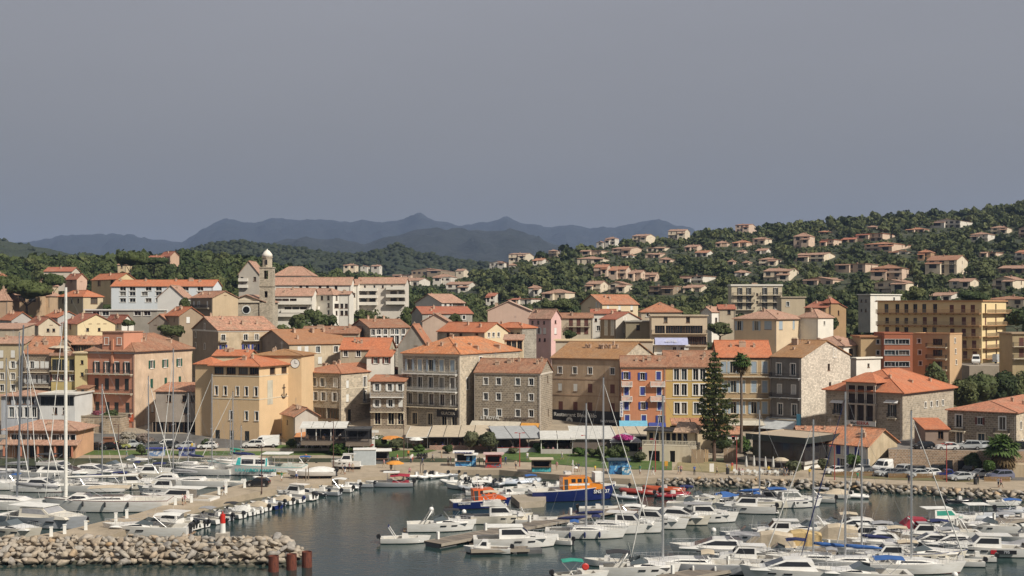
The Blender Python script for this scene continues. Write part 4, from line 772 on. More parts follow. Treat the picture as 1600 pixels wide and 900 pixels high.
house('white flats with pink roof and stacked balconies behind the dark tree',470,520,545,428,32,461,451,FL,T_PINK,kind='hip',base=510,A=[(464,[480,492,503,513],'d'),(477,[486,513],'d'),(488,[513],'d')],Bw=[(466,[526,538],'d'),(478,[526,538],'big'),(489,[526,538],'d')],bal=[('A',470,492,471,'solid',FL,FL),('A',478,500,483,'solid',FL,FL)])
h=house('white three storey apartment block with deep rounded balconies and pink roof',558,633,None,455,3,443,434,fb,T_PINK,b=10,base=488,name='white_apartments',cat='apartment block',A=[(448,[570,585,598,612],'ds'),(458,[568,582,615,628],'big'),(469,[568,582,615,628],'big')],bal=[('A',562,590,454,'solid',FL,FL,1.6),('A',604,634,452,'solid',FL,FL,1.6),('A',562,590,465,'solid',FL,FL,1.6),('A',604,634,464,'solid',FL,FL,1.6),('A',562,590,476,'solid',FL,FL,1.6),('A',604,634,475,'solid',FL,FL,1.6)])
house('white wing of flats with round stair tower left of the deep balconies',528,559,None,452,3,445,437,FL,T_PINK,b=9,base=490,A=[(451,[535,550],'d'),(461,[535,550],'big'),(472,[535,550],'d')],bal=[('A',528,548,455,'solid',FL,FL)])
house('white corner house right of the white stepped flats',530,546,None,415,3,460,456,FL,T_PINK,b=8,base=510,A=[(478,[534,541],'d'),(489,[534,541],'d')])
house('long pale blue white apartment block with orange roof on the left slope',174,333,None,418,3,447,438,PL((0.66,0.70,0.72),.15),T_NEW,b=10,base=480,name='white_block',cat='apartment block',A=[(450,[192,207,232,248,272,290,313],'wide'),(459,[192,207,226,248,272,290,313],'wide'),(469,[192,207,232,248,272,290,313],'wide')],ch=[(.05,.4),(.3,.4),(.6,.4),(.75,.4,1.5)])
house('white gabled shed house at the corner of the long white block',246,288,None,405,3,465,3.8,PL((0.68,0.66,0.62),.2),T_PINK,b=9,kind='gableB',base=490)
house('beige house with balcony and broad gable left of the church',298,332,372,378,55,465,455,PL((0.28,0.22,0.15),.4),T_OLD,wallB=PL((0.52,0.40,0.26),.3),kind='gableA',base=505,A=[(475,[303,311,324],'white')],Bw=[(459,[352],'ds')],bal=[('A',299,329,481)])
L_=[('orange roofed house with grey gable at the far left of the slope',0,18,53,352,60,500,488,PL((0.42,0.40,0.37),.4),T_NEW,'gableA',530,[],[(501,[25],'ds')]),('cream gable house with red roof next to the grey mast',40,60,93,340,58,508,496,PL((0.56,0.48,0.36),.4),T_RED,'gableA',540,[(511,[47,54],'white')],[(505,[80],'ds'),(516,[75,84],'ds')]),('grey gable house with orange roof partly hidden behind the white mast',68,90,125,362,58,496,487,PL((0.45,0.44,0.42),.3),T_NEW,'gableA',530,[],[]),('bright cream gable house with four windows beside the white mast',97,121,180,338,60,506,491,PL((0.70,0.58,0.36),.2),T_RED,'gableA',545,[(510,[102,110],'browno')],[(503,[141,154,164],'ds'),(515,[137,155],'ds')]),('small white gable house with red roof right of the cream gable',164,190,209,350,52,504,493,PL((0.70,0.68,0.62),.3),T_RED,'gableA',535,[(507,[184],'w')],[(503,[202],'ds')]),('weathered beige wall house with shed roof at the left edge',-30,30,None,330,4,514,506,PL((0.48,0.41,0.31),.7),T_PINK,'shedA',560,[],[]),('pink tiled low roof house with small dormers in the left old town',0,86,None,305,4,537,527,PL((0.48,0.40,0.28),.6),T_PINK,'gableA',580,[],[]),('brown roofed house with recessed terrace under the cream gable',95,158,None,315,4,538,526,PL((0.50,0.44,0.27),.5),T_OLD,'gableA',580,[(546,[118,134],'log')],[]),('dark grey gable cottage among trees above the salmon house',233,267,None,355,4,505,2.4,PL((0.26,0.22,0.18),.5),T_OLD,'gableB',530,[(505,[243],'ds')],[]),('brown house with orange roof and pale gable right of the dark cottage',258,280,317,348,56,493,480,PL((0.34,0.26,0.18),.4),T_NEW,'gableA',530,[(500,[272],'ds')],[(500,[294],'white')]),('long low modern building with thin white flat roof on the left slope',133,245,None,372,3,485,1.0,PL((0.36,0.33,0.28),.5),PL((0.7,0.68,0.64),.2),'slab',510,[(489,[150,165,215,230],'wide')],[]),('long cream house with orange roof and gate balcony below the pine wood',91,130,161,425,40,464,454,PL((0.55,0.45,0.30),.3),T_NEW,'hip',488,[(470,[98,112,122],'d')],[(465,[147],'log')]),('pink cream house with two red roofs below the wood',102,120,136,470,45,436,428,PL((0.58,0.40,0.30),.3),T_RED,'gableA',455,[(440,[111],'ds')],[(438,[127],'ds')]),('cream villa with broad gable and orange roof below the wood',143,184,211,455,48,436,427,PL((0.60,0.48,0.28),.3),T_NEW,'gableA',458,[(440,[155,175],'log')],[(436,[200],'ds')]),('house with a long red roof at the top edge of the left village',69,112,None,545,3,424,418,PL((0.64,0.56,0.46),.3),T_RED,'gableA',440,[],[]),('tiled bungalow under the umbrella pines at the far left',14,62,None,440,3,461,453,PL((0.50,0.35,0.22),.3),T_PINK,'hip',480,[(466,[22,34,50],'log')],[]),('stone walled cottage right of the tiled bungalow',60,78,None,445,3,463,456,PL((0.50,0.36,0.23),.4),T_PINK,'hip',480,[(468,[70],'ds')],[]),('sand coloured gable peeping out behind the umbrella pine',56,76,None,480,3,446,2.2,PL((0.56,0.45,0.30),.3),T_PINK,'gableB',462,[],[]),('tiny cream house high in the left wood',184,197,None,640,3,414,1.5,PL((0.64,0.50,0.32),.3),T_PINK,'hip',424,[(417,[190],'d')],[]),('house with red gable roof on the crest of the left wood',250,266,280,660,45,400,393,PL((0.50,0.34,0.24),.3),T_RED,'gableA',412,[(403,[258],'d')],[]),('low pink tiled house on the crest beside the red gable',231,252,None,650,3,403,400,PL((0.5,0.4,0.3),.3),T_RED,'gableA',412,[],[]),('orange roofed house cut by the left edge below the wood',-20,8,None,470,3,440,428,PL((0.5,0.36,0.24),.3),T_OR,'hip',470,[],[]),('terracotta house behind the pines at the left edge',-14,12,None,425,3,470,452,PL((0.48,0.33,0.22),.3),T_PINK,'hip',490,[],[]),]
for q in L_:house(q[0],q[1],q[2],q[3],q[4],q[5],q[6],q[7],q[8],q[9],A=q[12],Bw=q[13],base=q[11],b=9,kind=q[10],ch=[(.5,.35)]if q[10]in('gableA','hip')else())
# ------------ villas scattered over the hillside
VW={'c':(PL((0.68,0.58,0.44),.4),'cream'),'w':(PL((0.66,0.61,0.53),.4),'white'),'p':(PL((0.60,0.45,0.34),.4),'peach'),'o':(PL((0.42,0.26,0.15),.5),'ochre'),'b':(PL((0.30,0.23,0.16),.5),'brown')}
VR={'p':(tiles((0.37,0.205,0.14),0.9),'pale pink'),'o':(tiles((0.39,0.16,0.085),0.8),'orange'),'r':(T_RED,'red'),'b':(T_BR,'brown')}
VV=[(765,800,408,420,'w','p',2),(795,834,394,408,'c','p',2),(833,856,403,415,'w','o',1),(857,875,390,400,'b','p',2),(795,809,412,420,'w','p',1),(909,951,388,400,'p','p',1),(946,967,370,382,'w','p',2),(932,948,377,383,'w','p',1),(988,1024,365,380,'c','p',2),(956,1005,385,400,'p','p',2),(1010,1058,384,394,'c','p',1),(902,966,400,413,'c','p',1),(974,996,397,405,'w','p',1),(1008,1045,394,404,'p','p',1),(1030,1057,402,412,'p','p',1),(928,955,413,434,'p','o',3),(953,986,416,438,'p','o',3),(984,1010,422,440,'p','p',2),(1008,1030,426,441,'p','p',2),(916,950,439,459,'c','p',2),(950,988,440,459,'c','p',2),(826,848,446,464,'w','p',2),(850,898,452,470,'c','p',1),(1015,1064,443,463,'b','p',2),(796,846,463,477,'w','r',1),(760,781,458,478,'w','r',2),(1044,1078,357,373,'c','p',2),(1119,1147,376,387,'p','p',1),(1146,1178,375,387,'p','o',1),(1176,1206,370,384,'c','p',2),(1149,1182,348,362,'p','o',2),(1071,1098,382,393,'p','p',1),(1086,1115,391,402,'w','o',1),(1151,1169,391,398,'p','p',1),(1182,1204,388,398,'w','p',1),(1186,1221,402,417,'c','p',2),(1137,1150,406,415,'p','p',1),(1160,1175,408,416,'c','p',1),(1148,1174,422,433,'w','p',1),(1063,1118,428,444,'w','p',2),(1069,1107,445,458,'c','p',1),(1193,1250,418,442,'c','p',2),(1257,1330,433,446,'p','p',1),(1242,1305,394,411,'c','p',2),(1283,1315,371,387,'p','r',2),(1240,1273,363,390,'p','p',3),(1279,1306,360,367,'b','o',1),(1306,1372,408,428,'p','p',2),(1316,1342,371,380,'b','r',1),(1339,1400,361,378,'p','r',2),(1351,1423,377,394,'p','o',2),(1390,1434,391,399,'w','o',1),(1435,1465,390,408,'o','o',2),(1362,1423,413,440,'p','b',3),(1448,1512,398,434,'c','b',4),(1367,1440,437,459,'c','p',2),(1455,1520,341,358,'w','p',2),(1417,1452,355,365,'p','o',1),(1517,1556,362,379,'w','p',2),(1548,1587,352,367,'c','p',2),(1533,1567,391,403,'p','p',1),(1586,1625,390,409,'w','o',2),(1592,1640,351,374,'p','p',2),(1560,1620,414,429,'b','p',1),(1551,1605,432,455,'c','p',2),(1483,1529,435,453,'c','p',2),(1454,1502,457,471,'w','p',1),(1541,1620,463,484,'c','b',2),(1355,1376,352,360,'p','p',1),(615,652,427,436,'p','p',1),(643,711,419,430,'b','p',1),(677,714,428,448,'w','p',2),(629,672,434,448,'w','p',1),(697,744,440,459,'w','p',2),(712,732,420,430,'c','p',1),(538,560,412,420,'c','p',1),(563,578,415,420,'w','p',1),(580,597,414,420,'w','p',1)]
ORD=['first','second','third','fourth','fifth','sixth','seventh','eighth','ninth','tenth','eleventh','twelfth','thirteenth','fourteenth','fifteenth','sixteenth','seventeenth','eighteenth','nineteenth','twentieth','twenty-first','twenty-second','twenty-third']
BANDS=[(0,372,'on the hillside crest'),(372,395,'high on the hillside'),(395,418,'halfway up the hillside'),(418,446,'low on the hillside'),(446,999,'at the hillside foot')]
def band(v):return('in the green valley' if v[0]<755 else next(t_ for a_,b_,t_ in BANDS if a_<=(v[2]+v[3])/2<b_))
cnt={}
vr=random.Random(11)
for v in sorted(VV,key=lambda v:v[0]):
 px0,px2,top,base,w,r,fl=v; bd_=band(v); n_=cnt.get(bd_,0); cnt[bd_]=n_+1
 cx=(px0+px2)/2; D=hit(cx,base-1)
 if px0<610:D=1150
 D=min(D,1250); k2=K(px2); tilt=math.degrees(math.atan(k2))+vr.choice((9,14,20)); tilt=max(tilt,8)
 split=px0+(px2-px0)*vr.uniform(.6,.78); hgt=base-top; ev=top+hgt*(.23 if fl>1 else.32)
 xs=lambda a_,b_,n:[a_+(b_-a_)*(i+.5)/n for i in range(n)]
 s_m=D/F; rows_A,rows_B=[],[]
 for f in range(fl):
  py=ev+(base-ev)*(f+.5)/fl; nA=max(1,int((split-px0)*s_m/4.2)); sty=vr.choice(['log','d','big','log','door'])
  if(base-ev)/fl*s_m<2.3:sty=vr.choice(['d','wide','big'])
  rows_A.append((py,xs(px0+.5,split-.5,nA),sty)); rows_B.append((py,xs(split,px2,1),vr.choice(['d','white','ws','d'])))
 wm,wn=VW[w]; rmat,rn=VR[r]
 size='small' if(px2-px0)<26 else('wide' if(px2-px0)>52 else '')
 fn={1:'low',2:'',3:'tall',4:'four storey'}[fl]
 lab=' '.join(f"{size} {wn} {fn} villa with {rn} roof, {ORD[n_]} from the left {bd_}".split())
 vo=house(lab,px0,split,px2,D,tilt,ev,max(.9,(ev-top)*s_m),wm,rmat,A=rows_A,Bw=rows_B,base=base,kind=vr.choice(['hip','gableA','gableB','gableA','slab' if px2-px0>30 else 'hip']),o=.35,ch=[(vr.uniform(.2,.8),.4,.7)],name='villa',cat='villa',below=6,gutter=False,bal=[('A',px0,split,ev+(base-ev)/fl,'solid' if vr.random()<.5 else 'iron',wm,wm)]if fl>1 and vr.random()<.75 else())
 if px2-px0>20:
  a,b,ze,zb=vo['dims']; x0_,x1_=(-a,-a*.5)if vr.random()<.5 else(-a*.45,0); wz=ze*vr.uniform(.62,.95)if fl>1 else ze*.92; dp=vr.uniform(1.5,3.5); mb=MB(); W_=x1_-x0_
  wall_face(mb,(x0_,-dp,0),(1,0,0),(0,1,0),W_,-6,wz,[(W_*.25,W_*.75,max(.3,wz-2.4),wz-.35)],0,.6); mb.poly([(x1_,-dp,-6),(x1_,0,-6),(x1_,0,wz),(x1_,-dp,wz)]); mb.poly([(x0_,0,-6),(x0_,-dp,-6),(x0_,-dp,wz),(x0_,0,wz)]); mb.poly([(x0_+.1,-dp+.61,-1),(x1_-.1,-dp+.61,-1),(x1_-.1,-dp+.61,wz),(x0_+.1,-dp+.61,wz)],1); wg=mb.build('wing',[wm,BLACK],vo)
  mb=MB(); mb.slab([(x0_-.4,-dp-.5,wz+.05),(x1_+.4,-dp-.5,wz+.05),(x1_+.4,.2,wz+.05+dp*.28),(x0_-.4,.2,wz+.05+dp*.28)],.15); mb.build('wing_roof',rmat,wg)
  # ------------ trees and shrubs
def ico(sub):
 bm=bmesh.new(); bmesh.ops.create_icosphere(bm,subdivisions=sub,radius=1.0); v=np.array([x.co[:]for x in bm.verts]); f=np.array([[q.index for q in p.verts]for p in bm.faces]); bm.free(); return v,f
ICO1,ICO2=ico(1),ico(2)
def crown_arrays(seed,rx,rz,lobes,leaves,leaf,zc,shape='round',sub=1):
 r=np.random.RandomState(seed); V,Fc,off=[],[],0; iv,if_=ICO1 if sub==1 else ICO2
 cs=[]
 for i in range(lobes):
  d=r.normal(size=3); d/=np.linalg.norm(d); q=r.uniform(.35,.72)if i else 0.0
  if shape=='umbrella':d[2]=abs(d[2])*.4; c=d*q*np.array([rx*1.15,rx*1.15,rz]); s=np.array([rx*.48,rx*.48,rz*.55])*r.uniform(.75,1.15)
  elif shape=='cone':h=i/max(1,lobes-1); c=np.array([0,0,(h-.5)*1.5*rz]); s=np.array([rx,rx,rz*.4])*(1.05-.8*h)
  else:c=d*q*np.array([rx,rx,rz*.85]); s=np.array([rx,rx,rz])*r.uniform(.42,.62)
  cs.append((c,s)); v=iv*(1+.22*r.normal(size=(len(iv),1)))*s*.86+c
  V.append(v); Fc.append(if_+off); off+=len(v)
 k=r.randint(0,lobes,leaves); d=r.normal(size=(leaves,3)); d/=np.linalg.norm(d,axis=1)[:,None]; d[:,2]=np.where(d[:,2]<-.35,-d[:,2],d[:,2])
 C_=np.array([c for c,s in cs])[k]; S_=np.array([s for c,s in cs])[k]; p=C_+d*S_*r.uniform(.85,1.16,(leaves,1))
 a=np.cross(d,r.normal(size=(leaves,3))); a/=np.linalg.norm(a,axis=1)[:,None]; b=np.cross(d,a)*.7+d*r.uniform(-.7,.7,(leaves,1)); l=leaf*r.uniform(.6,1.4,(leaves,1))
 q=np.stack([p-a*l-b*l*.6,p+a*l-b*l*.5,p+a*l*.6+b*l,p-a*l*.7+b*l*.8],1).reshape(-1,3)
 base=off+np.arange(leaves)[:,None]*4; Fc.append(np.concatenate([base+[0,1,2],base+[0,2,3]],0)); V.append(q)
 V=np.concatenate(V); V[:,2]+=zc; return V,np.concatenate(Fc)
def np_mesh(name,V,Fc,m,tint=None):
 me=bpy.data.meshes.new(name); nf=len(Fc); me.vertices.add(len(V)); me.vertices.foreach_set('co',V.astype(np.float32).ravel())
 me.loops.add(nf*3); me.loops.foreach_set('vertex_index',Fc.astype(np.int32).ravel()); me.polygons.add(nf)
 me.polygons.foreach_set('loop_start',np.arange(0,nf*3,3,dtype=np.int32)); me.materials.append(m)
 if tint is not None:at=me.attributes.new('tint','FLOAT','POINT'); at.data.foreach_set('value',tint.astype(np.float32))
 me.update(calc_edges=True); return me
LF_D=leafm((0.034,0.050,0.016),(0.125,0.138,0.050)); LF_M=leafm((0.042,0.064,0.020),(0.11,0.128,0.048)); LF_P=leafm((0.036,0.056,0.016),(0.088,0.108,0.034)); LF_O=leafm((0.075,0.085,0.04),(0.12,0.125,0.065)); LF_B=leafm((0.045,0.085,0.015),(0.075,0.12,0.03))
def trunk_mesh(h,r,seed,limbs=3,spread=1.0):
 g=random.Random(seed); mb=MB(); top=(g.uniform(-.3,.3)*spread,g.uniform(-.3,.3)*spread,h)
 mb.tube([(0,0,-1.0),(top[0]*.4,top[1]*.4,h*.5),top],[r,r*.8,r*.55],7)
 for i in range(limbs):
  an=i*6.28/limbs+g.uniform(-.4,.4); mb.tube([(top[0]*.7,top[1]*.7,h*.8),(top[0]+math.cos(an)*spread,top[1]+math.sin(an)*spread,h*1.25),(top[0]+math.cos(an)*spread*1.8,top[1]+math.sin(an)*spread*1.8,h*1.55)],[r*.5,r*.35,r*.15],5)
 return mb.mesh('trunk',[bark()],uv=False)
KINDS=[]
for i,(rx,rz,sh,m)in enumerate([(3.6,3.0,'round',LF_D),(3.2,3.2,'round',LF_M),(4.2,2.9,'round',LF_D),(2.8,2.6,'round',LF_M),(3.8,3.6,'round',LF_P),(4.6,2.2,'umbrella',LF_P)]):
 V,Fc=crown_arrays(100+i,rx,rz,6,420,.36,1.6+rz,sh,1); KINDS.append((np_mesh('crown',V,Fc,m),trunk_mesh(1.8,.28,i),rx,1.6+2*rz))
def tree(name,label,x,y,z,k,s,group=None,sz=1.0,rz=0.0,cat='tree'):
 cm,tm,_,_=k; o=thing(name,label,cat,(x,y,z),rz,group); o.scale=(s,s,s*sz); put('crown',cm,o); put('trunk',tm,o); return o
gr=np.random.RandomState(5); cand=[]
Dv=350.0
while Dv<1330:
 step=5.4 if Dv<700 else 7.2; ppx=step/Dv*F
 for px in np.arange(-60,1670,ppx):cand.append((px+gr.uniform(-.5,.5)*ppx,Dv+gr.uniform(-.5,.5)*step))
 Dv+=step*(1.0 if Dv<900 else 1.4)
BX=np.array(BOXES)
def density(px,D,py):
 if D<430:return.5 if(px<20 or 1330<px<1600)else.4
 if px<430:return.95 if D>560 else.5
 if px<740:return.8
 return.9 if py<500 else.55
sel=[]
for px,D in cand:
 x=K(px)*D; z=terr(x,D); py=HY-(z-H)/D*F
 if py>585 or gr.rand()>density(px,D,py):continue
 open_=mnoise.noise(Vector((x*.012,D*.012,9.1)))
 if open_>.34 and gr.rand()<.7:continue
 k=gr.randint(0,5); s=gr.uniform(.55,1.25)*(1.0 if D<900 else 1.15)
 if px<420 and D>560:s*=1.25; k=5 if gr.rand()<.28 else k
 rpx=KINDS[k][2]*s/D*F; top=py-KINDS[k][3]*s/D*F
 front=BX[:,4]>D-3; lo,hi=BX[:,0]+1,BX[:,1]-1
 hid=front&(px+rpx*.8>lo)&(px-rpx*.8<hi)&(top<BX[:,3]-np.where(BX[:,4]>480,gr.uniform(.2,.55),.25)*(BX[:,3]-BX[:,2]))&(py>BX[:,2])
 ins=(abs(BX[:,4]+5-D)<9)&(px>BX[:,0]-1)&(px<BX[:,1]+1)
 if hid.any()or ins.any():
  if ins.any()or D<430:continue
  s*=.45; rpx*=.45; top=py-KINDS[k][3]*s/D*F
  if(front&(px+rpx>lo)&(px-rpx<hi)&(top<BX[:,3]-.3*(BX[:,3]-BX[:,2]))&(py>BX[:,2])).any():continue
 sel.append((rpx,px,D,x,z,k,s))
for p0,p1,pt,pb,Dh in BOXES:
 if Dh<480:continue
 for _ in range(int((p1-p0)/4.5)+2):
  px=gr.uniform(p0-3,p1+3); D=Dh-gr.uniform(4,14); x=K(px)*D; z=terr(x,D); k=gr.randint(0,5); hh=(zat(pb-gr.uniform(-.1,.38)*(pb-pt),D)-z); s=max(.25,min(1.0,hh/KINDS[k][3])); sel.append((KINDS[k][2]*s/D*F,px,D,x,z,k,s))
sel.sort(key=lambda q:-q[0]); big=sel[:285]; rest=sel[285:]
for i,(rpx,px,D,x,z,k,s)in enumerate(big):
 if px<430:lab,grp='leafy green tree standing between the houses of the left slope','trees on the left slope'
 elif px<760:lab,grp='leafy green tree standing on the slope in the middle of the town','trees on the middle slope'
 else:lab,grp='leafy green tree standing between houses at the foot of the right hillside','trees at the foot of the right hillside'
 if k==5:lab=lab.replace('leafy green tree','flat crowned umbrella pine'); grp=grp.replace('trees','umbrella pines')
 tree('umbrella_pine' if k==5 else 'hillside_tree',lab,x,D,z-.3,KINDS[k],s,grp,gr.uniform(.85,1.2),gr.uniform(0,6.28))
LOW=[]
for i in range(14):
 sh='umbrella' if i>=12 else 'round'; rx=gr.uniform(2.8,4.4); rz=gr.uniform(2.2,3.4)if sh=='round' else 2.2
 LOW.append((crown_arrays(300+i,rx,rz,4,80,.75,1.2+rz*.9,sh),crown_arrays(330+i,rx,rz,3,34,1.1,1.0+rz*.9,sh)))
for name,lab,test,m in(('hillside_wood','dense dark green wood covering the right hillside between villas',lambda px:px>=740,LF_D),('valley_wood','green wood filling the left slope and the valley behind the town',lambda px:px<740,LF_P)):
 VS,FS,TS,off=[],[],[],0
 for rpx,px,D,x,z,k,s in rest:
  if not test(px):continue
  V,Fc=LOW[12+gr.randint(2)if k==5 else gr.randint(12)][0 if D<720 else 1]
  an=gr.uniform(0,6.28); c_,s_=math.cos(an),math.sin(an); sz=gr.uniform(.8,1.2)
  W=np.stack([(V[:,0]*c_-V[:,1]*s_)*s+x,(V[:,0]*s_+V[:,1]*c_)*s+D,V[:,2]*s*sz+z-.6],1)
  VS.append(W); FS.append(Fc+off); off+=len(W); TS.append(np.full(len(W),gr.rand()))
 tag(put(name,np_mesh(name,np.concatenate(VS),np.concatenate(FS),m,np.concatenate(TS))),lab,'wood',kind='stuff')
VS,FS,TS,off=[],[],[],0
for _ in range(5200):
 D=gr.uniform(440,1250); px=gr.uniform(740,1640)if gr.rand()<.8 else gr.uniform(0,740); x=K(px)*D; z=terr(x,D)
 if((abs(BX[:,4]+5-D)<9)&(px>BX[:,0]-1)&(px<BX[:,1]+1)).any():continue
 V,Fc=LOW[gr.randint(12)][1]; s=gr.uniform(.22,.42); VS.append(V*[s*1.2,s*1.2,s]+[x,D,z-.3]); FS.append(Fc+off); off+=len(V); TS.append(np.full(len(V),gr.rand()))
tag(put('hillside_scrub',np_mesh('hillside_scrub',np.concatenate(VS),np.concatenate(FS),LF_M,np.concatenate(TS))),'low olive scrub between the villas on the slopes','scrub',kind='stuff')
VS,FS,TS,off=[],[],[],0; hv=np.array(hv).reshape(40,300,3)
for _ in range(5200):
 i,j=gr.randint(60,190)if gr.rand()<.9 else gr.randint(40,230),gr.randint(4,33); p=hv[j,i]+(hv[j+1,i+1]-hv[j,i])*gr.rand(3)
 s=gr.uniform(1.6,4.2); iv,if_=ICO1; W=iv*(1+.25*gr.normal(size=(12,1)))*np.array([s*1.3,s*1.3,s])+p+[0,0,s*.25]
 VS.append(W); FS.append(if_+off); off+=12; TS.append(np.full(12,gr.rand()))
tag(put('hill_scrub',np_mesh('hill_scrub',np.concatenate(VS),np.concatenate(FS),leafm((0.018,0.027,0.011),(0.045,0.055,0.024)),np.concatenate(TS))),'dark scrub covering the round hills below the mountains','scrub',kind='stuff')
# ------------ the single trees of the waterfront
def special(name,label,px,pyb,pyt,rpx,m,lobes=9,leaves=1500,leaf=.2,shape='round',D=None,seed=1,trunk=None,cat='tree',group=None):
 if D is None:
  D=Dz(pyb,QZ)
  for _ in range(15):D=Dz(pyb,gnd(K(px)*D,D))
 z=zat(pyb,D); s=D/F; h=(pyb-pyt)*s; rx=rpx*s; th=h*(.25 if trunk is None else trunk); rz=(h-th)/2
 V,Fc=crown_arrays(seed,rx,rz,lobes,leaves,leaf,th+rz,shape,2); o=thing(name,label,cat,(K(px)*D,D,z),0,group)
 put('crown',np_mesh('crown',V,Fc,m),o); put('trunk',trunk_mesh(max(th,.6),.05*rx+.08,seed,3,rx*.25),o); return o
special('tamarisk','left of two olive green round tamarisk trees before the restaurant pavilions',733,706,676,17,LF_O,seed=41,trunk=.2)
special('tamarisk','right of two olive green round tamarisk trees before the restaurant pavilions',767,707,675,19,LF_O,seed=42,trunk=.2)
special('shrub','large clipped dark green hedge mound on the lawn left of the path',531,711,691,21,LF_B,seed=43,trunk=.04,cat='shrub')
special('shrub','reddish green shrub beside the path before the orange parasol',588,697,680,14,LF_M,seed=44,trunk=.05,cat='shrub')
special('shrub','olive shrub with thin stems on the lawn beside the big pavilion',620,704,684,12,LF_O,seed=45,trunk=.2,cat='shrub')
special('shrub','dark glossy shrub at the corner of the grey white pavilion',842,707,691,10,LF_B,seed=46,trunk=.05,cat='shrub')
special('shrub','bushy shrub under the magenta flowers',965,721,694,17,LF_M,seed=47,trunk=.05,cat='shrub')
special('shrub','dark shrub left of the flower covered tent',940,716,696,11,LF_M,seed=48,trunk=.05,cat='shrub')
special('shrub','dark leafy shrub right of the tall pine trunk',1130,707,680,18,LF_M,seed=49,trunk=.05,cat='shrub')
special('shrub','bright green dense shrub beneath the palm',1164,708,683,15,LF_B,seed=50,trunk=.05,cat='shrub')
special('shrub','olive shrub beside the black glass restaurant',1242,742,719,16,LF_O,seed=51,trunk=.1,cat='shrub')
special('shrub','small green tree before the whitewashed house',1333,742,708,11,LF_B,seed=52,trunk=.3,cat='tree')
special('shrub','green bush at the retaining wall near the fat palm',1524,741,708,15,LF_M,seed=53,trunk=.1,cat='shrub')
special('shrub','bright green small tree on the car park at the right',1548,748,718,11,LF_B,seed=54,trunk=.3,cat='tree')
special('shrub','small round bush on the left lawn near the painted kiosk',221,712,694,9,LF_M,seed=55,trunk=.05,cat='shrub')
special('oleander','pink flowering oleander left of the parked dark car',128,700,683,12,leafm((0.30,0.10,0.13),(0.08,0.085,0.04)),seed=56,trunk=.05,cat='shrub')
special('oleander','pale flowering oleander below the old stone wall',200,697,676,15,leafm((0.38,0.33,0.28),(0.06,0.09,0.03)),seed=57,trunk=.05,cat='shrub')
special('oleander','pale pink oleander at the foot of the beige side wall',226,695,679,12,leafm((0.36,0.26,0.24),(0.05,0.08,0.03)),seed=58,trunk=.05,cat='shrub')
special('climbing_plant','green climber hanging over the old stone terrace wall',172,676,640,12,LF_M,D=281,seed=59,trunk=.1,cat='plant')
for i,(px,b_,t_,r_,lab)in enumerate([(1466,612,571,20,'leftmost dense tree below the yellow apartments beside the red hip roof'),(1500,632,588,24,'second dense tree from the left below the yellow apartments'),(1532,634,580,27,'third dense tree from the left below the yellow apartments'),(1567,634,582,26,'fourth dense tree from the left below the yellow apartments'),(1600,636,576,26,'dense tree at the right edge below the yellow apartments')]):
 special('dense_tree',lab,px,b_+12,t_,r_,LF_D if i%2 else LF_M,12,2600,.28,D=281+i*2,seed=61+i,trunk=.15)
for i,(px,b_,t_,r_,D,lab)in enumerate([(463,516,488,13,392,'left round dark tree beside the bell tower'),(490,518,481,16,394,'tall round dark tree before the white flats'),(512,518,490,13,396,'right round dark tree before the white flats'),(338,475,425,17,520,'big pale green oak between the long white block and the church'),(288,498,466,9,365,'dark oak beside the beige house left of the church'),(1083,525,498,16,380,'dark tree right of the terraced apartments'),(1125,528,505,20,372,'broad dark tree left of the lilac windowed villa'),(1300,520,494,14,360,'round tree between the white house and the brown tower house'),(890,532,516,10,330,'bright green tree in the yard of the beige house'),(713,512,490,12,345,'grey green palm like tree before the dark red roof'),(880,490,468,15,430,'bright green pine left of the big cream villa'),(858,488,470,12,430,'bright green pine above the pink house'),(268,530,506,18,335,'bright green trees behind the salmon house'),(200,512,500,10,340,'low green bush behind the tower of the salmon house'),(1345,560,528,10,312,'dark tree under the white pergola'),(1430,470,448,14,440,'dark green oak above the yellow apartments'),(1520,478,452,22,400,'broad green oak directly behind the yellow apartments'),(1590,520,480,16,345,'dark green tree right of the yellow apartments')]):
 special('oak',lab,px,b_,t_,r_,LF_M if i%3 else LF_D,10,1300,.3,D=D,seed=80+i,trunk=.15)
for i,(px,b_,t_,r_,D,lab)in enumerate([(42,492,434,38,430,'wide umbrella pine above the tiled bungalow at the far left'),(20,488,425,30,445,'umbrella pine at the left edge above the village'),(82,470,424,20,470,'small umbrella pine left of the pink cream house'),(205,438,388,26,560,'tall pine on the crest left of the red gabled house'),(240,425,400,30,590,'broad pine below the red gabled house on the crest')]):
 special('umbrella_pine',lab,px,b_,t_,r_,LF_P,9,1500,.32,shape='umbrella',D=D,seed=120+i,trunk=.3)
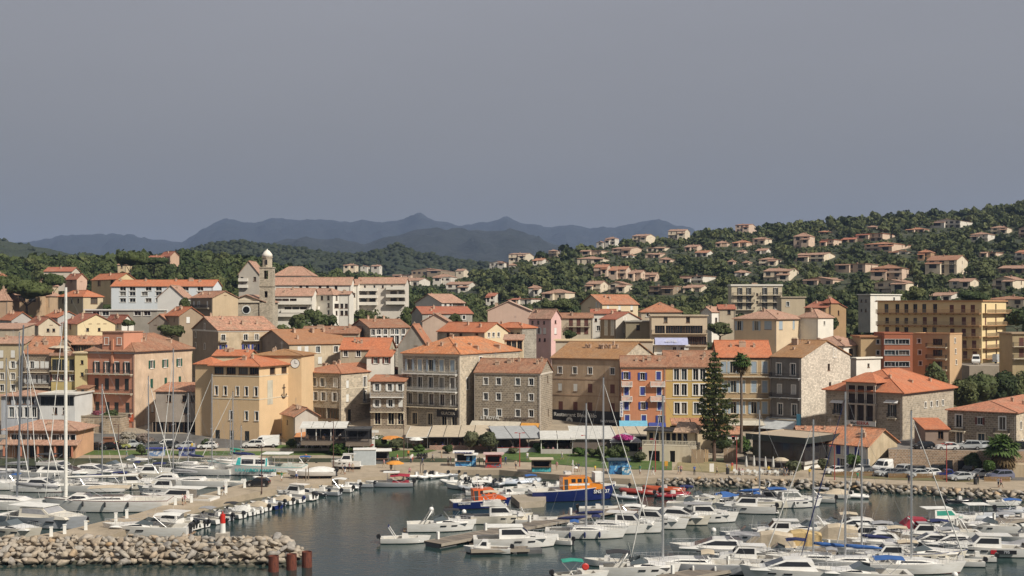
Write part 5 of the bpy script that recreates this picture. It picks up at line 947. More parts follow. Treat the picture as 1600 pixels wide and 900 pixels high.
def araucaria():
 D=249.0; px=1116; zb=zat(722,D); Ht=(722-552)/F*D; g=random.Random(3)
 o=thing('island_pine','tall tiered pine with drooping whorled branches on the waterfront','tree',(K(px)*D,D,zb)); mb=MB(); mb.tube([(0,0,-1),(0,0,Ht*.5),(0,0,Ht)],[.38,.26,.04],8); mb.build('trunk',bark((0.13,0.085,0.06)),o,uv=False)
 V,Q,off=[],[],0; rr=np.random.RandomState(4); nt=17
 for t_ in range(nt):
  f=t_/(nt-1); z0=Ht*(.22+.77*f); L=(4.6*(1-f)**.62+.3)*(.45,.75,.9)[min(t_,2)]*(1.1 if t_>2 else 1); nb=6 if f<.8 else 5; ph=rr.uniform(0,6.28)
  for b_ in range(nb):
   an=ph+b_*6.283/nb+rr.uniform(-.2,.2); Lb=L*rr.uniform(.5,1.15); n=int(28*Lb)+14
   u=rr.uniform(.12,1,n)**.8; w=.16+.34*np.sin(u*2.6); zz=z0+Lb*(.16*u-.30*u*u+.22*u**4)
   side=rr.normal(size=n)*w*.85; x=np.cos(an)*u*Lb-np.sin(an)*side; y=np.sin(an)*u*Lb+np.cos(an)*side
   p=np.stack([x,y,zz+rr.uniform(-.34,.3,n)],1); d=rr.normal(size=(n,3)); d/=np.linalg.norm(d,axis=1)[:,None]; e=np.cross(d,rr.normal(size=(n,3))); e/=np.linalg.norm(e,axis=1)[:,None]; l=rr.uniform(.16,.36,(n,1))
   q=np.stack([p-d*l,p+e*l,p+d*l],1).reshape(-1,3); V.append(q); Q.append(off+np.arange(n*3).reshape(-1,3)); off+=n*3
   q2=np.array([[0,0,z0-.05],[0,0,z0+.06],[np.cos(an)*Lb*.9,np.sin(an)*Lb*.9,z0+Lb*.04]]); V.append(q2); Q.append(np.array([[0,1,2]])+off); off+=3
 put('crown',np_mesh('crown',np.concatenate(V),np.concatenate(Q),leafm((0.042,0.055,0.014),(0.095,0.108,0.034))),o)
araucaria()
def palm(label,px,pyb,pyt,D,tr,rl,skirt,seed,nf=34):
 zb=zat(pyb,D); Ht=(pyb-pyt)/F*D-rl*.55; g=random.Random(seed); o=thing('palm_tree',label,'palm',(K(px)*D,D,zb))
 mb=MB(); mb.tube([(0,0,-1),(.1,0,Ht*.4),(0,0,Ht)],[tr*1.3,tr,tr*.9],9); mb.build('trunk',bark((0.16,0.12,0.09)),o,uv=False)
 def fronds(n,e0,e1,L,m,name):
  mb=MB()
  for i in range(n):
   an=g.uniform(0,6.28); el=g.uniform(e0,e1); l=L*g.uniform(.75,1.1); d=Vector((math.cos(an)*math.cos(el),math.sin(an)*math.cos(el),math.sin(el))); s_=Vector((-math.sin(an),math.cos(an),0)); st=Vector((0,0,Ht))+d*l*.38
   mb.tube([(0,0,Ht-.1),st],.03,4)
   for k in range(9):
    a=(k-4)*.32; dd=(d*math.cos(a)+s_*math.sin(a)).normalized(); up=dd.cross(s_ if abs(a)<1 else d).normalized(); q=st+dd*l*.62+Vector((0,0,-.14*l*(1+abs(a)))); wv=dd.cross(Vector((0,0,1))).normalized()*.085*l
    mb.add([st,st+dd*l*.35+wv,q,st+dd*l*.35-wv],[(0,1,2,3)])
  return mb.build(name,m,o,uv=False)
 fronds(nf,-.35,1.4,rl,LF_B,'crown')
 if skirt:fronds(int(nf*.9),-1.45,-.75,rl*.95,leafm((0.20,0.14,0.07),(0.14,0.10,0.05)),'dead_leaves')
palm('slender fan palm with a brown skirt of dead leaves behind the promenade',1158,700,553,252,.26,2.5,True,9)
palm('short fat palm with wide drooping crown beside the car park steps',1566,742,684,226,.55,3.6,True,10,44)
# ------------ restaurant pavilions along the promenade
def ground_at(px,py):
 D=Dz(py,QZ)
 for _ in range(15):D=Dz(py,gnd(K(px)*D,D))
 return Vector((K(px)*D,D,gnd(K(px)*D,D)))
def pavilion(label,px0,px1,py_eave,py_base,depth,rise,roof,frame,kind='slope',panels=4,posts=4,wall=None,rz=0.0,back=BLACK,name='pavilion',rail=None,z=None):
 """open sided restaurant tent: floor, posts, fabric panels on a frame, dark back wall, low front wall"""
 p=ground_at((px0+px1)/2,py_base); D=p.y; w=(px1-px0)/F*D; h=(py_base-py_eave)/F*D
 o=thing(name,label,'pavilion',(p.x,p.y,p.z if z is None else z),R(rz)); zf=.12
 mb=MB(); mb.box(-w/2,w/2,0,depth,-.8,zf); mb.build('floor',paving((0.14,0.11,0.09),(0.2,0.16,0.12)),o)
 for i in range(posts):
  x=-w/2+.1+(w-.2)*i/(posts-1)
  for y,hh in((.1,h),(depth-.1,h+(rise if kind=='slope' else 0))):
   m2=MB(); m2.box(x-.07,x+.07,y-.07,y+.07,zf,hh-.02); m2.build('post',frame,o)
 for i in range(panels):
  x0=-w/2-.2+(w+.4)*i/panels+.05; x1=-w/2-.2+(w+.4)*(i+1)/panels-.05; m2=MB()
  if kind=='slope':m2.slab([(x0,-.5,h),(x1,-.5,h),(x1,depth+.3,h+rise),(x0,depth+.3,h+rise)],.05)
  elif kind=='gable':m2.slab([(x0,-.5,h),(x1,-.5,h),(x1,depth/2,h+rise),(x0,depth/2,h+rise)],.05); m2.slab([(x0,depth/2,h+rise),(x1,depth/2,h+rise),(x1,depth+.3,h),(x0,depth+.3,h)],.05)
  elif kind=='flat':m2.slab([(x0,-.5,h+.12),(x1,-.5,h+.12),(x1,depth+.3,h+.16),(x0,depth+.3,h+.16)],.12)
  else:
   xm=(x0+x1)/2; ap=(xm,depth/2,h+rise)
   for a,b in(((x0,-.3),(x1,-.3)),((x1,-.3),(x1,depth)),((x1,depth),(x0,depth)),((x0,depth),(x0,-.3))):m2.slab([(a[0],a[1],h),(b[0],b[1],h),ap],.04)
  m2.build('roof_panel',roof,o)
 mb=MB(); mb.box(-w/2-.25,w/2+.25,-.55,-.45,h-.22,h-.06)
 for i in range(panels+1):
  x=-w/2-.2+(w+.4)*i/panels
  if kind=='slope':mb.add([(x-.05,-.5,h+.03),(x+.05,-.5,h+.03),(x+.05,depth+.3,h+rise+.03),(x-.05,depth+.3,h+rise+.03)],[(0,1,2,3)])
 mb.build('roof_frame',frame,o)
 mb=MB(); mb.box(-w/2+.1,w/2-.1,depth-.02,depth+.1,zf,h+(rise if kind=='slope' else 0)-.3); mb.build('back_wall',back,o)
 if wall is not None:mb=MB(); mb.box(-w/2,w/2,-.2,-.05,-.6,.95); mb.build('low_wall',wall,o)
 if rail is not None:railing(o,-w/2+.1,w/2-.1,-.12,zf,.95,m=rail)
 o['wd']=(w,depth,h); return o
CV_W=cloth((0.56,0.55,0.51)); CV_C=cloth((0.50,0.42,0.31)); CV_G=cloth((0.36,0.37,0.37)); RD=paint((0.36,0.06,0.05),.6); BRK=stone((0.33,0.14,0.09),.18)
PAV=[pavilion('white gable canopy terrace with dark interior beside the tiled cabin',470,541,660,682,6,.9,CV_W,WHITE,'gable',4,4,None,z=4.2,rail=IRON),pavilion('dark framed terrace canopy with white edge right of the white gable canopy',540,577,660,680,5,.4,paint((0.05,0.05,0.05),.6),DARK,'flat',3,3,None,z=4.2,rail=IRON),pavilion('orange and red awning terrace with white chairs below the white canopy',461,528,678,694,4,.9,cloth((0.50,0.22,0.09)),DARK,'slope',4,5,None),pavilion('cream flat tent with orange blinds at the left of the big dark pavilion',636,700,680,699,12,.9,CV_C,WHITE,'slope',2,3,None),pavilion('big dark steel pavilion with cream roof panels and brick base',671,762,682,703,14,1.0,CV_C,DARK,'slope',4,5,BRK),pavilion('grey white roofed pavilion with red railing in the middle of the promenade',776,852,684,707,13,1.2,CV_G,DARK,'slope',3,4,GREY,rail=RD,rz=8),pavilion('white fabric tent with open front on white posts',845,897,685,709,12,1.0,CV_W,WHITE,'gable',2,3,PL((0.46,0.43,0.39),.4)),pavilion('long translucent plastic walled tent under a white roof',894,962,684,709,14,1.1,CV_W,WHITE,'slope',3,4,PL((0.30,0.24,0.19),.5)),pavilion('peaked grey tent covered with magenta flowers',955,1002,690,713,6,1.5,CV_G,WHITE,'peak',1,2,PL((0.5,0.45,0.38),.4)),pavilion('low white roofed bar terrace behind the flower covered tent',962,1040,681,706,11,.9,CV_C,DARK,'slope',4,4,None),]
mb=MB(); w,d,h=PAV[7]['wd']; mb.box(-w/2+.15,w/2-.15,-.03,.0,.96,h-.25); mb.build('side_curtain',paint((0.16,0.13,0.11),.3),PAV[7])
fo=thing('bougainvillea','magenta bougainvillea cascading over the peaked grey tent','plant',(PAV[8].location.x-.3,PAV[8].location.y-.1,PAV[8].location.z+PAV[8]['wd'][2]+.0))
V,Fc=crown_arrays(77,2.2,.75,8,900,.13,.85,'round',2); put('blossom',np_mesh('blossom',V,Fc,leafm((0.30,0.02,0.15),(0.42,0.05,0.22))),fo)
fo2=thing('bougainvillea','magenta flowers hanging from the old stone terrace wall','plant',P(150,648,281)); V,Fc=crown_arrays(78,1.6,.6,6,500,.13,.3); put('blossom',np_mesh('blossom',V,Fc,leafm((0.32,0.03,0.12),(0.1,0.09,0.04))),fo2)
p=ground_at(1045,722); D=p.y; s_=D/F
tr=thing('terrace_restaurant','raised white terrace restaurant with balustrade and dark windows left of the pine','restaurant',(p.x,D,p.z),R(-14)); w=84*s_
zt=3.1
mb=MB(); wall_face(mb,(-w/2,0,0),(1,0,0),(0,1,0),w,-1,zt,[(w*.12,w*.12+2.2,0,2.1),(w*.52,w*.52+1.0,0,2.2)],0,.5); mb.box(-w/2,w/2,.5,9,zt-.2,zt); mb.poly([(w/2,0,-1),(w/2,9,-1),(w/2,9,zt),(w/2,0,zt)]); mb.poly([(-w/2,9,-1),(-w/2,0,-1),(-w/2,0,zt),(-w/2,9,zt)]); mb.poly([(w/2,9,-1),(-w/2,9,-1),(-w/2,9,zt),(w/2,9,zt)]); mb.build('base_wall',PL((0.66,0.58,0.44),.4),tr)
mb=MB(); mb.box(-w/2+.2,w/2-.2,.6,.62,-1,zt-.25); mb.build('cellar',BLACK,tr)  # thin black sheet behind the openings, painted for the shade inside
railing(tr,-w/2,w/2,0,zt,1.0,'stone',PL((0.68,0.62,0.5),.3))
mb=MB(); mb.box(-w/2+.5,w/2-.5,3,8.5,zt,zt+2.6); mb.build('wall',PL((0.60,0.52,0.38),.3),tr)
for i in range(7):mb=MB(); x=-w/2+1.0+i*(w-2.6)/7; mb.box(x,x+(w-2.6)/7-.35,2.93,2.99,zt+.2,zt+2.2); mb.build('window',GL,tr)
mb=MB(); mb.box(-w/2,w*.05,1.6,9,zt+2.6,zt+2.85); mb.build('flat_roof',DARK,tr)
mb=MB(); mb.slab([(w*.06,1.4,zt+2.6),(w/2+.4,1.4,zt+2.6),(w/2-.8,5.5,zt+4.3),(w*.12,5.5,zt+4.3)],.15); mb.slab([(w*.06,9,zt+2.6),(w*.06,1.4,zt+2.6),(w*.12,5.5,zt+4.3)],.15); mb.slab([(w/2+.4,1.4,zt+2.6),(w/2+.4,9,zt+2.6),(w/2-.8,5.5,zt+4.3)],.15); mb.build('roof',tiles((0.42,0.27,0.18),1.0),tr)
house('low tiled bar roof behind the terrace restaurant',1052,1090,None,264,3,664,656,PL((0.42,0.32,0.18),.5),T_OLD,b=5,kind='shedA',base=694,A=[(672,[1060,1080],'shop')])
house('orange ridge tiled bar roof left of the pine trunk',1084,1116,None,263,3,664,655,cream_,T_OR,b=5,kind='shedA',base=694)
house('small pink tiled kitchen house with white wall right of the pine trunk',1130,1158,None,258,3,678,668,white_,T_OLD,b=5,kind='gableA',base=702,A=[(684,[1146],'ds')])
def box_thing(name,label,cat,px,py,w,d,h,m,rz=0.0,z=None,group=None):
 p=ground_at(px,py); mb=MB(); mb.box(-w/2,w/2,-d/2,d/2,-.5,h); o=mb.build(name,m,None,(p.x,p.y,p.z if z is None else z),R(rz)); return tag(o,label,cat,group)
def plank_fence(label,px0,px1,py,h,m,slat=.35,name='plank_fence',z=None,gap=.02):
 a,b=ground_at(px0,py),ground_at(px1,py)
 if z is not None:a.z=b.z=z
 L=(b-a).length; o=thing(name,label,'fence',a,math.atan2(b.y-a.y,b.x-a.x)); g=random.Random(int(px0)); n=int(L/slat); me=[]
 for k in range(4):mb=MB(); mb.box(0,slat-gap,-.03,.03,0,h*(1+.03*k)); me.append(mb.mesh('plank',[m]))
 for i in range(n):q=put('plank',g.choice(me),o,(i*slat,g.uniform(-.01,.01),-.05)); q.rotation_euler=(0,g.uniform(-.02,.02),0)
 mb=MB(); mb.box(0,L,.03,.07,h*.25,h*.25+.1); mb.build('rail',m,o); mb=MB(); mb.box(0,L,.03,.07,h*.75,h*.75+.1); mb.build('rail',m,o); return o
plank_fence('weathered plank screen under the white terrace',1080,1100,724,2.6,paint((0.30,0.22,0.14),.9)); plank_fence('short leaning plank screen beside the terrace',1101,1109,722,2.4,paint((0.40,0.28,0.16),.9)); plank_fence('brown reed screen right of the pine trunk',1131,1153,722,2.5,paint((0.30,0.21,0.14),.9))
plank_fence('yellow wooden screen with white wall below the dark terrace',543,570,688,2.0,paint((0.50,0.34,0.13),.8),.4)
box_thing('white_wall','short white rendered wall right of the yellow wooden screen','wall',577,687,2.2,.3,2.4,WHITE)
for i,(a_,b_)in enumerate(((1300,1388),(1388,1458),(1460,1500),(1538,1580))):plank_fence(['low chestnut paling fence before the white van','low chestnut paling fence before the dark hatchbacks','low chestnut paling fence before the blue pickup','low chestnut paling fence before the grey estate car'][i],a_,b_,744+(a_-1300)*.035,.85,paint((0.33,0.21,0.10),.95),.16,'paling_fence',gap=.07)
h=house('old buttressed stone terrace wall under the salmon house',106,188,None,279,3,652,1.0,stone((0.33,0.25,0.17),.5),paving((0.24,0.2,0.14),(0.3,0.24,0.18)),b=6,kind='slab',o=.1,base=694,name='terrace_wall',cat='wall',gutter=False)
a,b,ze,zb=h['dims']
for fx in(.25,.55,.85):mb=MB(); mb.box(-a*fx-.8,-a*fx+.8,-1.1,-.003,-1,ze-.4,ty=.4); mb.build('buttress',stone((0.36,0.28,0.19),.5),h)
TZ_=zat(709,232)
mb=MB(); A0,A1=Vector((K(1388)*233,233,0)),Vector((K(1680)*228,228,0)); fr=[(A0.x,A0.y),(A1.x,A1.y),(A1.x,262),(K(1388)*262,262)]
mb.prism(fr,0.5,TZ_); o=mb.build('car_terrace',paving((0.17,0.155,0.14),(0.22,0.2,0.18))); tag(o,kind='structure')
u=(A1-A0).normalized(); mb=MB(); mb.obox(((A0.x+A1.x)/2,(A0.y+A1.y)/2-.2),(u.x,u.y),(A1-A0).length,.4,.5,TZ_+.75)
rw_=tag(mb.build('retaining_wall',stone((0.36,0.24,0.15),.3)),'reddish stone retaining wall below the hotel car terrace','wall')
for px in(1483,1501):q=A0+u*((K(px)*231-A0.x)/u.x); mb=MB(); mb.obox((q.x,q.y-.43),(u.x,u.y),1.2,.06,1.4,3.4); mb.build('doorway',BLACK,rw_)
tag(box_thing('stone_steps','beige stone stair block at the right end of the car park','steps',1590,744,7,3,2.2,PL((0.45,0.36,0.24),.5)),None)
def kiosk(label,px,py,w,d,h,m,roofm,rz=0,text_=None,art=None,over=.4,counter=None):
 p=ground_at(px,py); o=thing('kiosk',label,'kiosk',p,R(rz)); mb=MB(); wall_face(mb,(-w/2,0,0),(1,0,0),(0,1,0),w,0,h,[(w*.12,w*.88,1.05,h-.35)]if counter else[],0,.15)
 wall_face(mb,(w/2,0,0),(0,1,0),(-1,0,0),d,0,h,[]); wall_face(mb,(w/2,d,0),(-1,0,0),(0,-1,0),w,0,h,[]); wall_face(mb,(-w/2,d,0),(0,-1,0),(1,0,0),d,0,h,[]); mb.build('wall',m,o)
 mb=MB(); mb.box(-w/2-over,w/2+over,-over*1.8,d+over,h,h+.16); mb.build('roof',roofm,o)
 if counter:mb=MB(); mb.box(-w/2+.1,w/2-.1,-.35,-.01,.95,1.04); mb.build('counter',WOOD,o); mb=MB(); mb.box(-w/2+.2,w/2-.2,d*.6,d*.6+.05,.3,h-.1); mb.build('shelf',BLACK,o)  # upright black sheet inside, painted for the shade behind the counter
 if art:mb=MB(); mb.box(-w/2+.1,w/2-.1,-.03,-.004,.1,1.0 if counter else h-.15); mb.build('panel',art,o)
 if text_:text(o,text_,.32,(0,-over*1.8-.03,h+.08),0,SH_BLUE)
 return o
def stripes(name,cols_):
 m=bpy.data.materials.new(name); m.use_nodes=True; t=NT(m.node_tree); n=t.noise(t('TexCoord').outputs['Object'],1.4,3); out(t,t.ramp(n,[(.3+.4*i/max(1,len(cols_)-1),c)for i,c in enumerate(cols_)],'CONSTANT'),.5); return m
SEA=stripes('sea_print',[(0.02,0.06,0.2),(0.05,0.22,0.45),(0.3,0.5,0.6),(0.03,0.15,0.3)])
kiosk('blue and white boat ticket kiosk with striped fascia on the quay',724,729,3.2,2.2,2.6,WHITE,WHITE,0,'PROMENADES EN MER',SEA,counter=True)
kiosk('blue advertising booth beside the striped ticket kiosk',736,729,1.8,1.6,2.2,SEA,WHITE,0,None,None)
kiosk('red ticket kiosk with pink awning roof',771,731,3.0,2.0,2.5,RD,cloth((0.55,0.38,0.36)),0,None,stripes('red_print',[(0.4,0.05,0.05),(0.1,0.15,0.2),(0.5,0.3,0.25)]),counter=True)
kiosk('wooden hire stand with turquoise boards and yellow flag',846,738,3.6,2.0,2.3,paint((0.12,0.09,0.06),.8),CV_C,0,None,stripes('turq',[(0.03,0.2,0.24),(0.06,0.36,0.4),(0.2,0.4,0.38)]),counter=True)
kiosk('turquoise and sea blue excursion kiosk on the promenade',967,741,3.4,2.2,2.5,SEA,paint((0.05,0.07,0.09),.6),0,None,SEA)
kiosk('small blue fish painted booth beside the sea blue kiosk',979,742,1.6,1.2,1.4,stripes('fish',[(0.05,0.2,0.35),(0.5,0.55,0.55),(0.1,0.35,0.5)]),SEA,0,None,None,.05)
kiosk('pale cabin with grey door on the quay at the pier root',570,727,4.2,2.6,2.9,PL((0.62,0.68,0.70),.2),WHITE,6,None,paint((0.42,0.46,0.47),.6),.1)
kiosk('white canopy shelter beside the pale quay cabin',594,725,3.4,2.4,2.5,PL((0.1,0.1,0.1),.2),WHITE,6,None,None,.5,True)
kiosk('blue patterned excursion booth at the left lawn edge',243,713,3.2,1.2,1.5,stripes('azulejo',[(0.14,0.22,0.38),(0.5,0.52,0.55),(0.2,0.3,0.45)]),SH_BLUE,0,None,None,.2)
kiosk('blue patterned booth behind the white sailboat masts at the left',291,713,3.0,1.2,1.5,stripes('azulejo2',[(0.06,0.08,0.2),(0.3,0.33,0.4),(0.12,0.18,0.32)]),SH_BLUE,0,None,None,.2)
kiosk('orange vending booth below the old terrace wall',168,700,2.0,1.4,2.2,paint((0.25,0.11,0.06),.7),paint((0.2,0.1,0.06),.7),0,None,None,.1)
def sign(label,px,py,h,w,hh,m,post=RD,name='sign',txt=None):
 p=ground_at(px,py); o=thing(name,label,'sign',p); mb=MB(); mb.box(-.05,.05,-.05,.05,-.3,h); mb.build('post',post,o); mb=MB(); mb.box(-w/2,w/2,-.09,-.055,h-hh,h); b_=mb.build('board',m,o)
 if txt:text(b_,txt,hh*.5,(0,-.12,h-hh/2),0,BLACK)
 return o
sign('white menu board standing on the dry grass before the pine',1112,738,1.6,.8,1.5,WHITE); sign('white signpost with two arrow boards left of the dark kiosk',585,690,4.0,1.8,.5,WHITE,GREY); sign('red and yellow notice board on the right lawn edge',1041,733,1.5,.6,.9,paint((0.6,0.3,0.04),.6)); sign('small red notice board on the lawn beside the path',579,706,1.6,1.3,.35,RD)
def lamp(label,px,py,h,m,arms=1,group='red street lamps along the promenade'):
 p=ground_at(px,py); o=thing('street_lamp',label,'lamp',p,0,group); mb=MB(); mb.tube([(0,0,-.4),(0,0,h)],[.09,.06],7); mb.build('post',m,o,uv=False)
 for s_ in(-1,1)[:arms]:mb=MB(); mb.tube([(0,0,h-.2),(s_*.5,0,h),(s_*.95,0,h)],.04,5); mb.build('arm',m,o,uv=False); mb=MB(); mb.box(s_*.75-.25,s_*.75+.25,-.14,.14,h-.12,h-.02,tx=.05,ty=.03); mb.build('lamp_head',m,o)
 return o
for px,py,h,lab in((631,716,7.5,'brown lamp post beside the cream tent'),(812,729,6.4,'red lamp post before the grey white pavilion'),(1151,735,6.3,'red lamp post beside the reed screen'),(1479,753,6.6,'red lamp post before the car park'),(1304,750,6.0,'red lamp post at the whitewashed house'),(916,730,6.0,'red lamp post behind the sea rescue boat'),(185,706,5.6,'brown lamp post below the beige side wall'),(521,735,9.0,'tall brown lamp post on the pier root'),(409,768,7.6,'dark lamp post on the pier beside the black car'),(1024,737,6.0,'red lamp post with a flag before the terrace')):lamp(lab,px,py,h,RD if 'red' in lab else paint((0.10,0.05,0.04),.6),2 if px in(812,1479)else 1)
for px,py,lab in((1166,737,'first'),(1178,736,'second'),(1196,738,'third'),(1208,738,'fourth')):
 p=ground_at(px,py); o=thing('parasol',f'{lab} closed white parasol from the left on the waterfront terrace','parasol',p,0,'closed white parasols'); mb=MB(); mb.tube([(0,0,0),(0,0,2.9)],.03,5); mb.build('pole',WHITE,o); mb=MB(); mb.lathe([(.22,.9),(.26,1.1),(.2,1.9),(.09,2.7),(.03,2.9)],9); mb.build('canopy',CV_W,o); mb=MB(); mb.box(-.3,.3,-.3,.3,0,.1); mb.build('base',GREY,o)
def parasol(label,px,py,r,h,m):
 p=ground_at(px,py); o=thing('parasol',label,'parasol',p); mb=MB(); mb.tube([(0,0,0),(0,0,h)],.03,5); mb.build('pole',GREY,o); mb=MB(); mb.lathe([(r,h-.55),(r*.96,h-.42),(r*.5,h-.08),(.05,h)],8); mb.build('canopy',m,o); return o
parasol('open orange parasol on the quay above the red covered boat',617,737,1.7,2.0,cloth((0.65,0.27,0.04))); parasol('cream parasol on the yellow house roof terrace',93,700,2.6,2.4,CV_C).location=P(93,556,293); parasol('orange parasol at the left of the cream tent',612,692,2.4,2.4,cloth((0.60,0.24,0.05)))
# ------------ tables and chairs
def mk_chair(m):
 mb=MB(); mb.box(-.22,.22,-.22,.22,.42,.46); a=mb.mesh('seat',[m],uv=False); mb=MB(); mb.box(-.22,.22,.19,.23,.46,.9); b=mb.mesh('backrest',[m],uv=False); mb=MB(); mb.box(-.02,.02,-.02,.02,0,.42); return a,b,mb.mesh('leg',[m],uv=False)
def mk_table(m):
 mb=MB(); mb.box(-.45,.45,-.45,.45,.71,.75); a=mb.mesh('table_top',[m],uv=False); mb=MB(); mb.box(-.04,.04,-.04,.04,0,.71); b=mb.mesh('leg',[m],uv=False); mb=MB(); mb.box(-.28,.28,-.28,.28,0,.03); return a,b,mb.mesh('base',[m],uv=False)
CH={'w':mk_chair(SH_WHITE),'r':mk_chair(RD),'d':mk_chair(WOOD)}; TB={'w':mk_table(SH_WHITE),'d':mk_table(WOOD)}
def chair(lab,grp,x,y,z,rz,k):
 a,b,l=CH[k]; o=thing('chair',lab,'chair',(x,y,z),rz,grp); put('seat',a,o); put('backrest',b,o)
 for q in((-.2,-.2),(.2,-.2),(-.2,.2),(.2,.2)):put('leg',l,o,(q[0],q[1],0))
def table(lab,grp,x,y,z,k):
 a,b,c=TB[k]; o=thing('table',lab,'table',(x,y,z),0,grp); put('table_top',a,o); put('leg',b,o); put('base',c,o)
fr_=random.Random(21); SEATS=[]
def dining(where,x0,x1,y0,y1,z,kt,kc,n,rz,org):
 for i in range(n):
  lx,ly=x0+(x1-x0)*(i+.5)/n+fr_.uniform(-.2,.2),fr_.uniform(y0,y1); M=Matrix.Rotation(rz,3,'Z'); c=Vector(org)+M@Vector((lx,ly,0)); c.z=z
  table(f'small square dining table {where}',f'tables {where}',c.x,c.y,z,kt)
  for an in(0,math.pi):q=c+Matrix.Rotation(rz+an,3,'Z')@Vector((0,.75,0)); chair(f'simple dining chair {where}',f'chairs {where}',q.x,q.y,z,rz+an,kc); SEATS.append((q.x,q.y,z,rz+an,where))
for i,wh,kt,kc,n in((0,'under the white gable canopy','d','d',5),(2,'under the orange red awning','w','w',7),(3,'under the cream flat tent','w','d',5),(4,'in the big dark steel pavilion','w','r',7),(5,'in the grey white pavilion','d','r',5),(6,'in the white fabric tent','d','d',4)):
 o=PAV[i]; w,d,h=o['wd']; dining(wh,-w/2+.6,w/2-.6,.9,d*.28,o.location.z+.12,kt,kc,n,o.rotation_euler.z,(o.location.x,o.location.y,0))
g0=ground_at(1190,742); dining('on the waterfront terrace with the closed parasols',-5.2,5.6,-1.0,1.2,g0.z,'w','w',9,0,(g0.x,g0.y,0))
g0=ground_at(495,697); dining('on the pavement before the orange red awning',-4.5,4.5,-.5,.5,g0.z,'w','w',6,0,(g0.x,g0.y,0))
# ------------ people
def body(pose):
 """one continuous skinned figure, 1.72 m tall"""
 J={'pel':(0,0,.95),'sp':(0,.01,1.15),'ch':(0,.0,1.36),'nk':(0,.01,1.5),'hd':(0,-.01,1.6),'tp':(0,0,1.70)}
 if pose=='stand':
  J.update(hl=(.09,0,.9),kl=(.1,-.02,.5),al=(.11,.02,.08),tl=(.12,-.13,.04),hr=(-.09,0,.9),kr=(-.1,-.02,.5),ar=(-.11,.02,.08),tr=(-.12,-.13,.04),sl=(.18,0,1.42),el=(.25,.03,1.15),wl=(.25,-.05,.92),fl=(.24,-.08,.82),sr=(-.18,0,1.42),er=(-.25,.03,1.15),wr=(-.25,-.05,.92),fr=(-.24,-.08,.82))
 elif pose=='walk':
  J.update(hl=(.09,0,.9),kl=(.1,-.2,.52),al=(.1,-.28,.1),tl=(.1,-.42,.08),hr=(-.09,0,.9),kr=(-.1,.08,.5),ar=(-.1,.33,.14),tr=(-.1,.26,.03),sl=(.18,0,1.42),el=(.24,.14,1.17),wl=(.24,.14,.95),fl=(.23,.12,.86),sr=(-.18,0,1.42),er=(-.24,-.1,1.16),wr=(-.23,-.28,1.0),fr=(-.22,-.34,.94))
 else:
  for k in list(J):J[k]=(J[k][0],J[k][1],J[k][2]-.43)
  J.update(hl=(.1,-.05,.48),kl=(.12,-.42,.5),al=(.12,-.42,.09),tl=(.12,-.55,.05),hr=(-.1,-.05,.48),kr=(-.12,-.42,.5),ar=(-.12,-.40,.09),tr=(-.12,-.53,.05),sl=(.18,0,.99),el=(.24,-.1,.74),wl=(.16,-.34,.78),fl=(.12,-.42,.78),sr=(-.18,0,.99),er=(-.24,-.1,.74),wr=(-.16,-.34,.78),fr=(-.12,-.42,.78))
 Rd=dict(pel=.145,sp=.13,ch=.155,nk=.06,hd=.10,tp=.085,hl=.1,kl=.068,al=.045,tl=.04,hr=.1,kr=.068,ar=.045,tr=.04,sl=.065,el=.045,wl=.034,fl=.038,sr=.065,er=.045,wr=.034,fr=.038)
 E=[('pel','sp'),('sp','ch'),('ch','nk'),('nk','hd'),('hd','tp')]+[(a+s_,b+s_)for s_ in 'lr' for a,b in(('h','k'),('k','a'),('a','t'),('s','e'),('e','w'),('w','f'))]+[('pel','hl'),('pel','hr'),('ch','sl'),('ch','sr')]
 ks=list(J); me=bpy.data.meshes.new('b'); me.from_pydata([J[k]for k in ks],[(ks.index(a),ks.index(b))for a,b in E],[]); ob=bpy.data.objects.new('b',me); C.objects.link(ob)
 ob.modifiers.new('s','SKIN'); sk=me.skin_vertices[0].data
 for i,k in enumerate(ks):sk[i].radius=(Rd[k],Rd[k]*(.8 if k in('pel','sp','ch')else 1)); sk[i].use_root=k=='pel'
 ob.modifiers.new('u','SUBSURF').levels=1; dg=bpy.context.evaluated_depsgraph_get(); r=bpy.data.meshes.new_from_object(ob.evaluated_get(dg)); bpy.data.objects.remove(ob); return r
def dress(me,pose,skin,top,bot,hair,shorts):
 m=me.copy(); m.name='person'; m.materials.clear()
 for q in(skin,top,bot,hair):m.materials.append(q)
 dz=-.43 if pose=='sit' else 0; idx=[]
 for p in m.polygons:
  x,y,z=p.center; zz=z-dz; arm=abs(x)>.2
  if zz>1.53:i=3 if(zz>1.64 or y>.03)else 0
  elif pose=='sit':i=(2 if z<.56 and z>(.35 if shorts else.1)else(0 if z<.56 else(0 if(abs(x)>.12 and y<-.16)else 1)))
  elif arm:i=1 if zz>1.2 else 0
  elif zz>.95:i=1 if zz<1.47 else 0
  else:i=2 if zz>(.5 if shorts else.1)else(0 if shorts and zz>.1 else 3)
  idx.append(i)
 m.polygons.foreach_set('material_index',idx); m.polygons.foreach_set('use_smooth',[True]*len(idx)); return m
BODY={p_:body(p_)for p_ in('stand','walk','sit')}
SK=[paint((0.45,0.26,0.17),.6),paint((0.36,0.2,0.13),.6)]; HR=[paint((0.03,0.02,0.015),.7),paint((0.12,0.07,0.03),.7),paint((0.3,0.27,0.22),.7)]
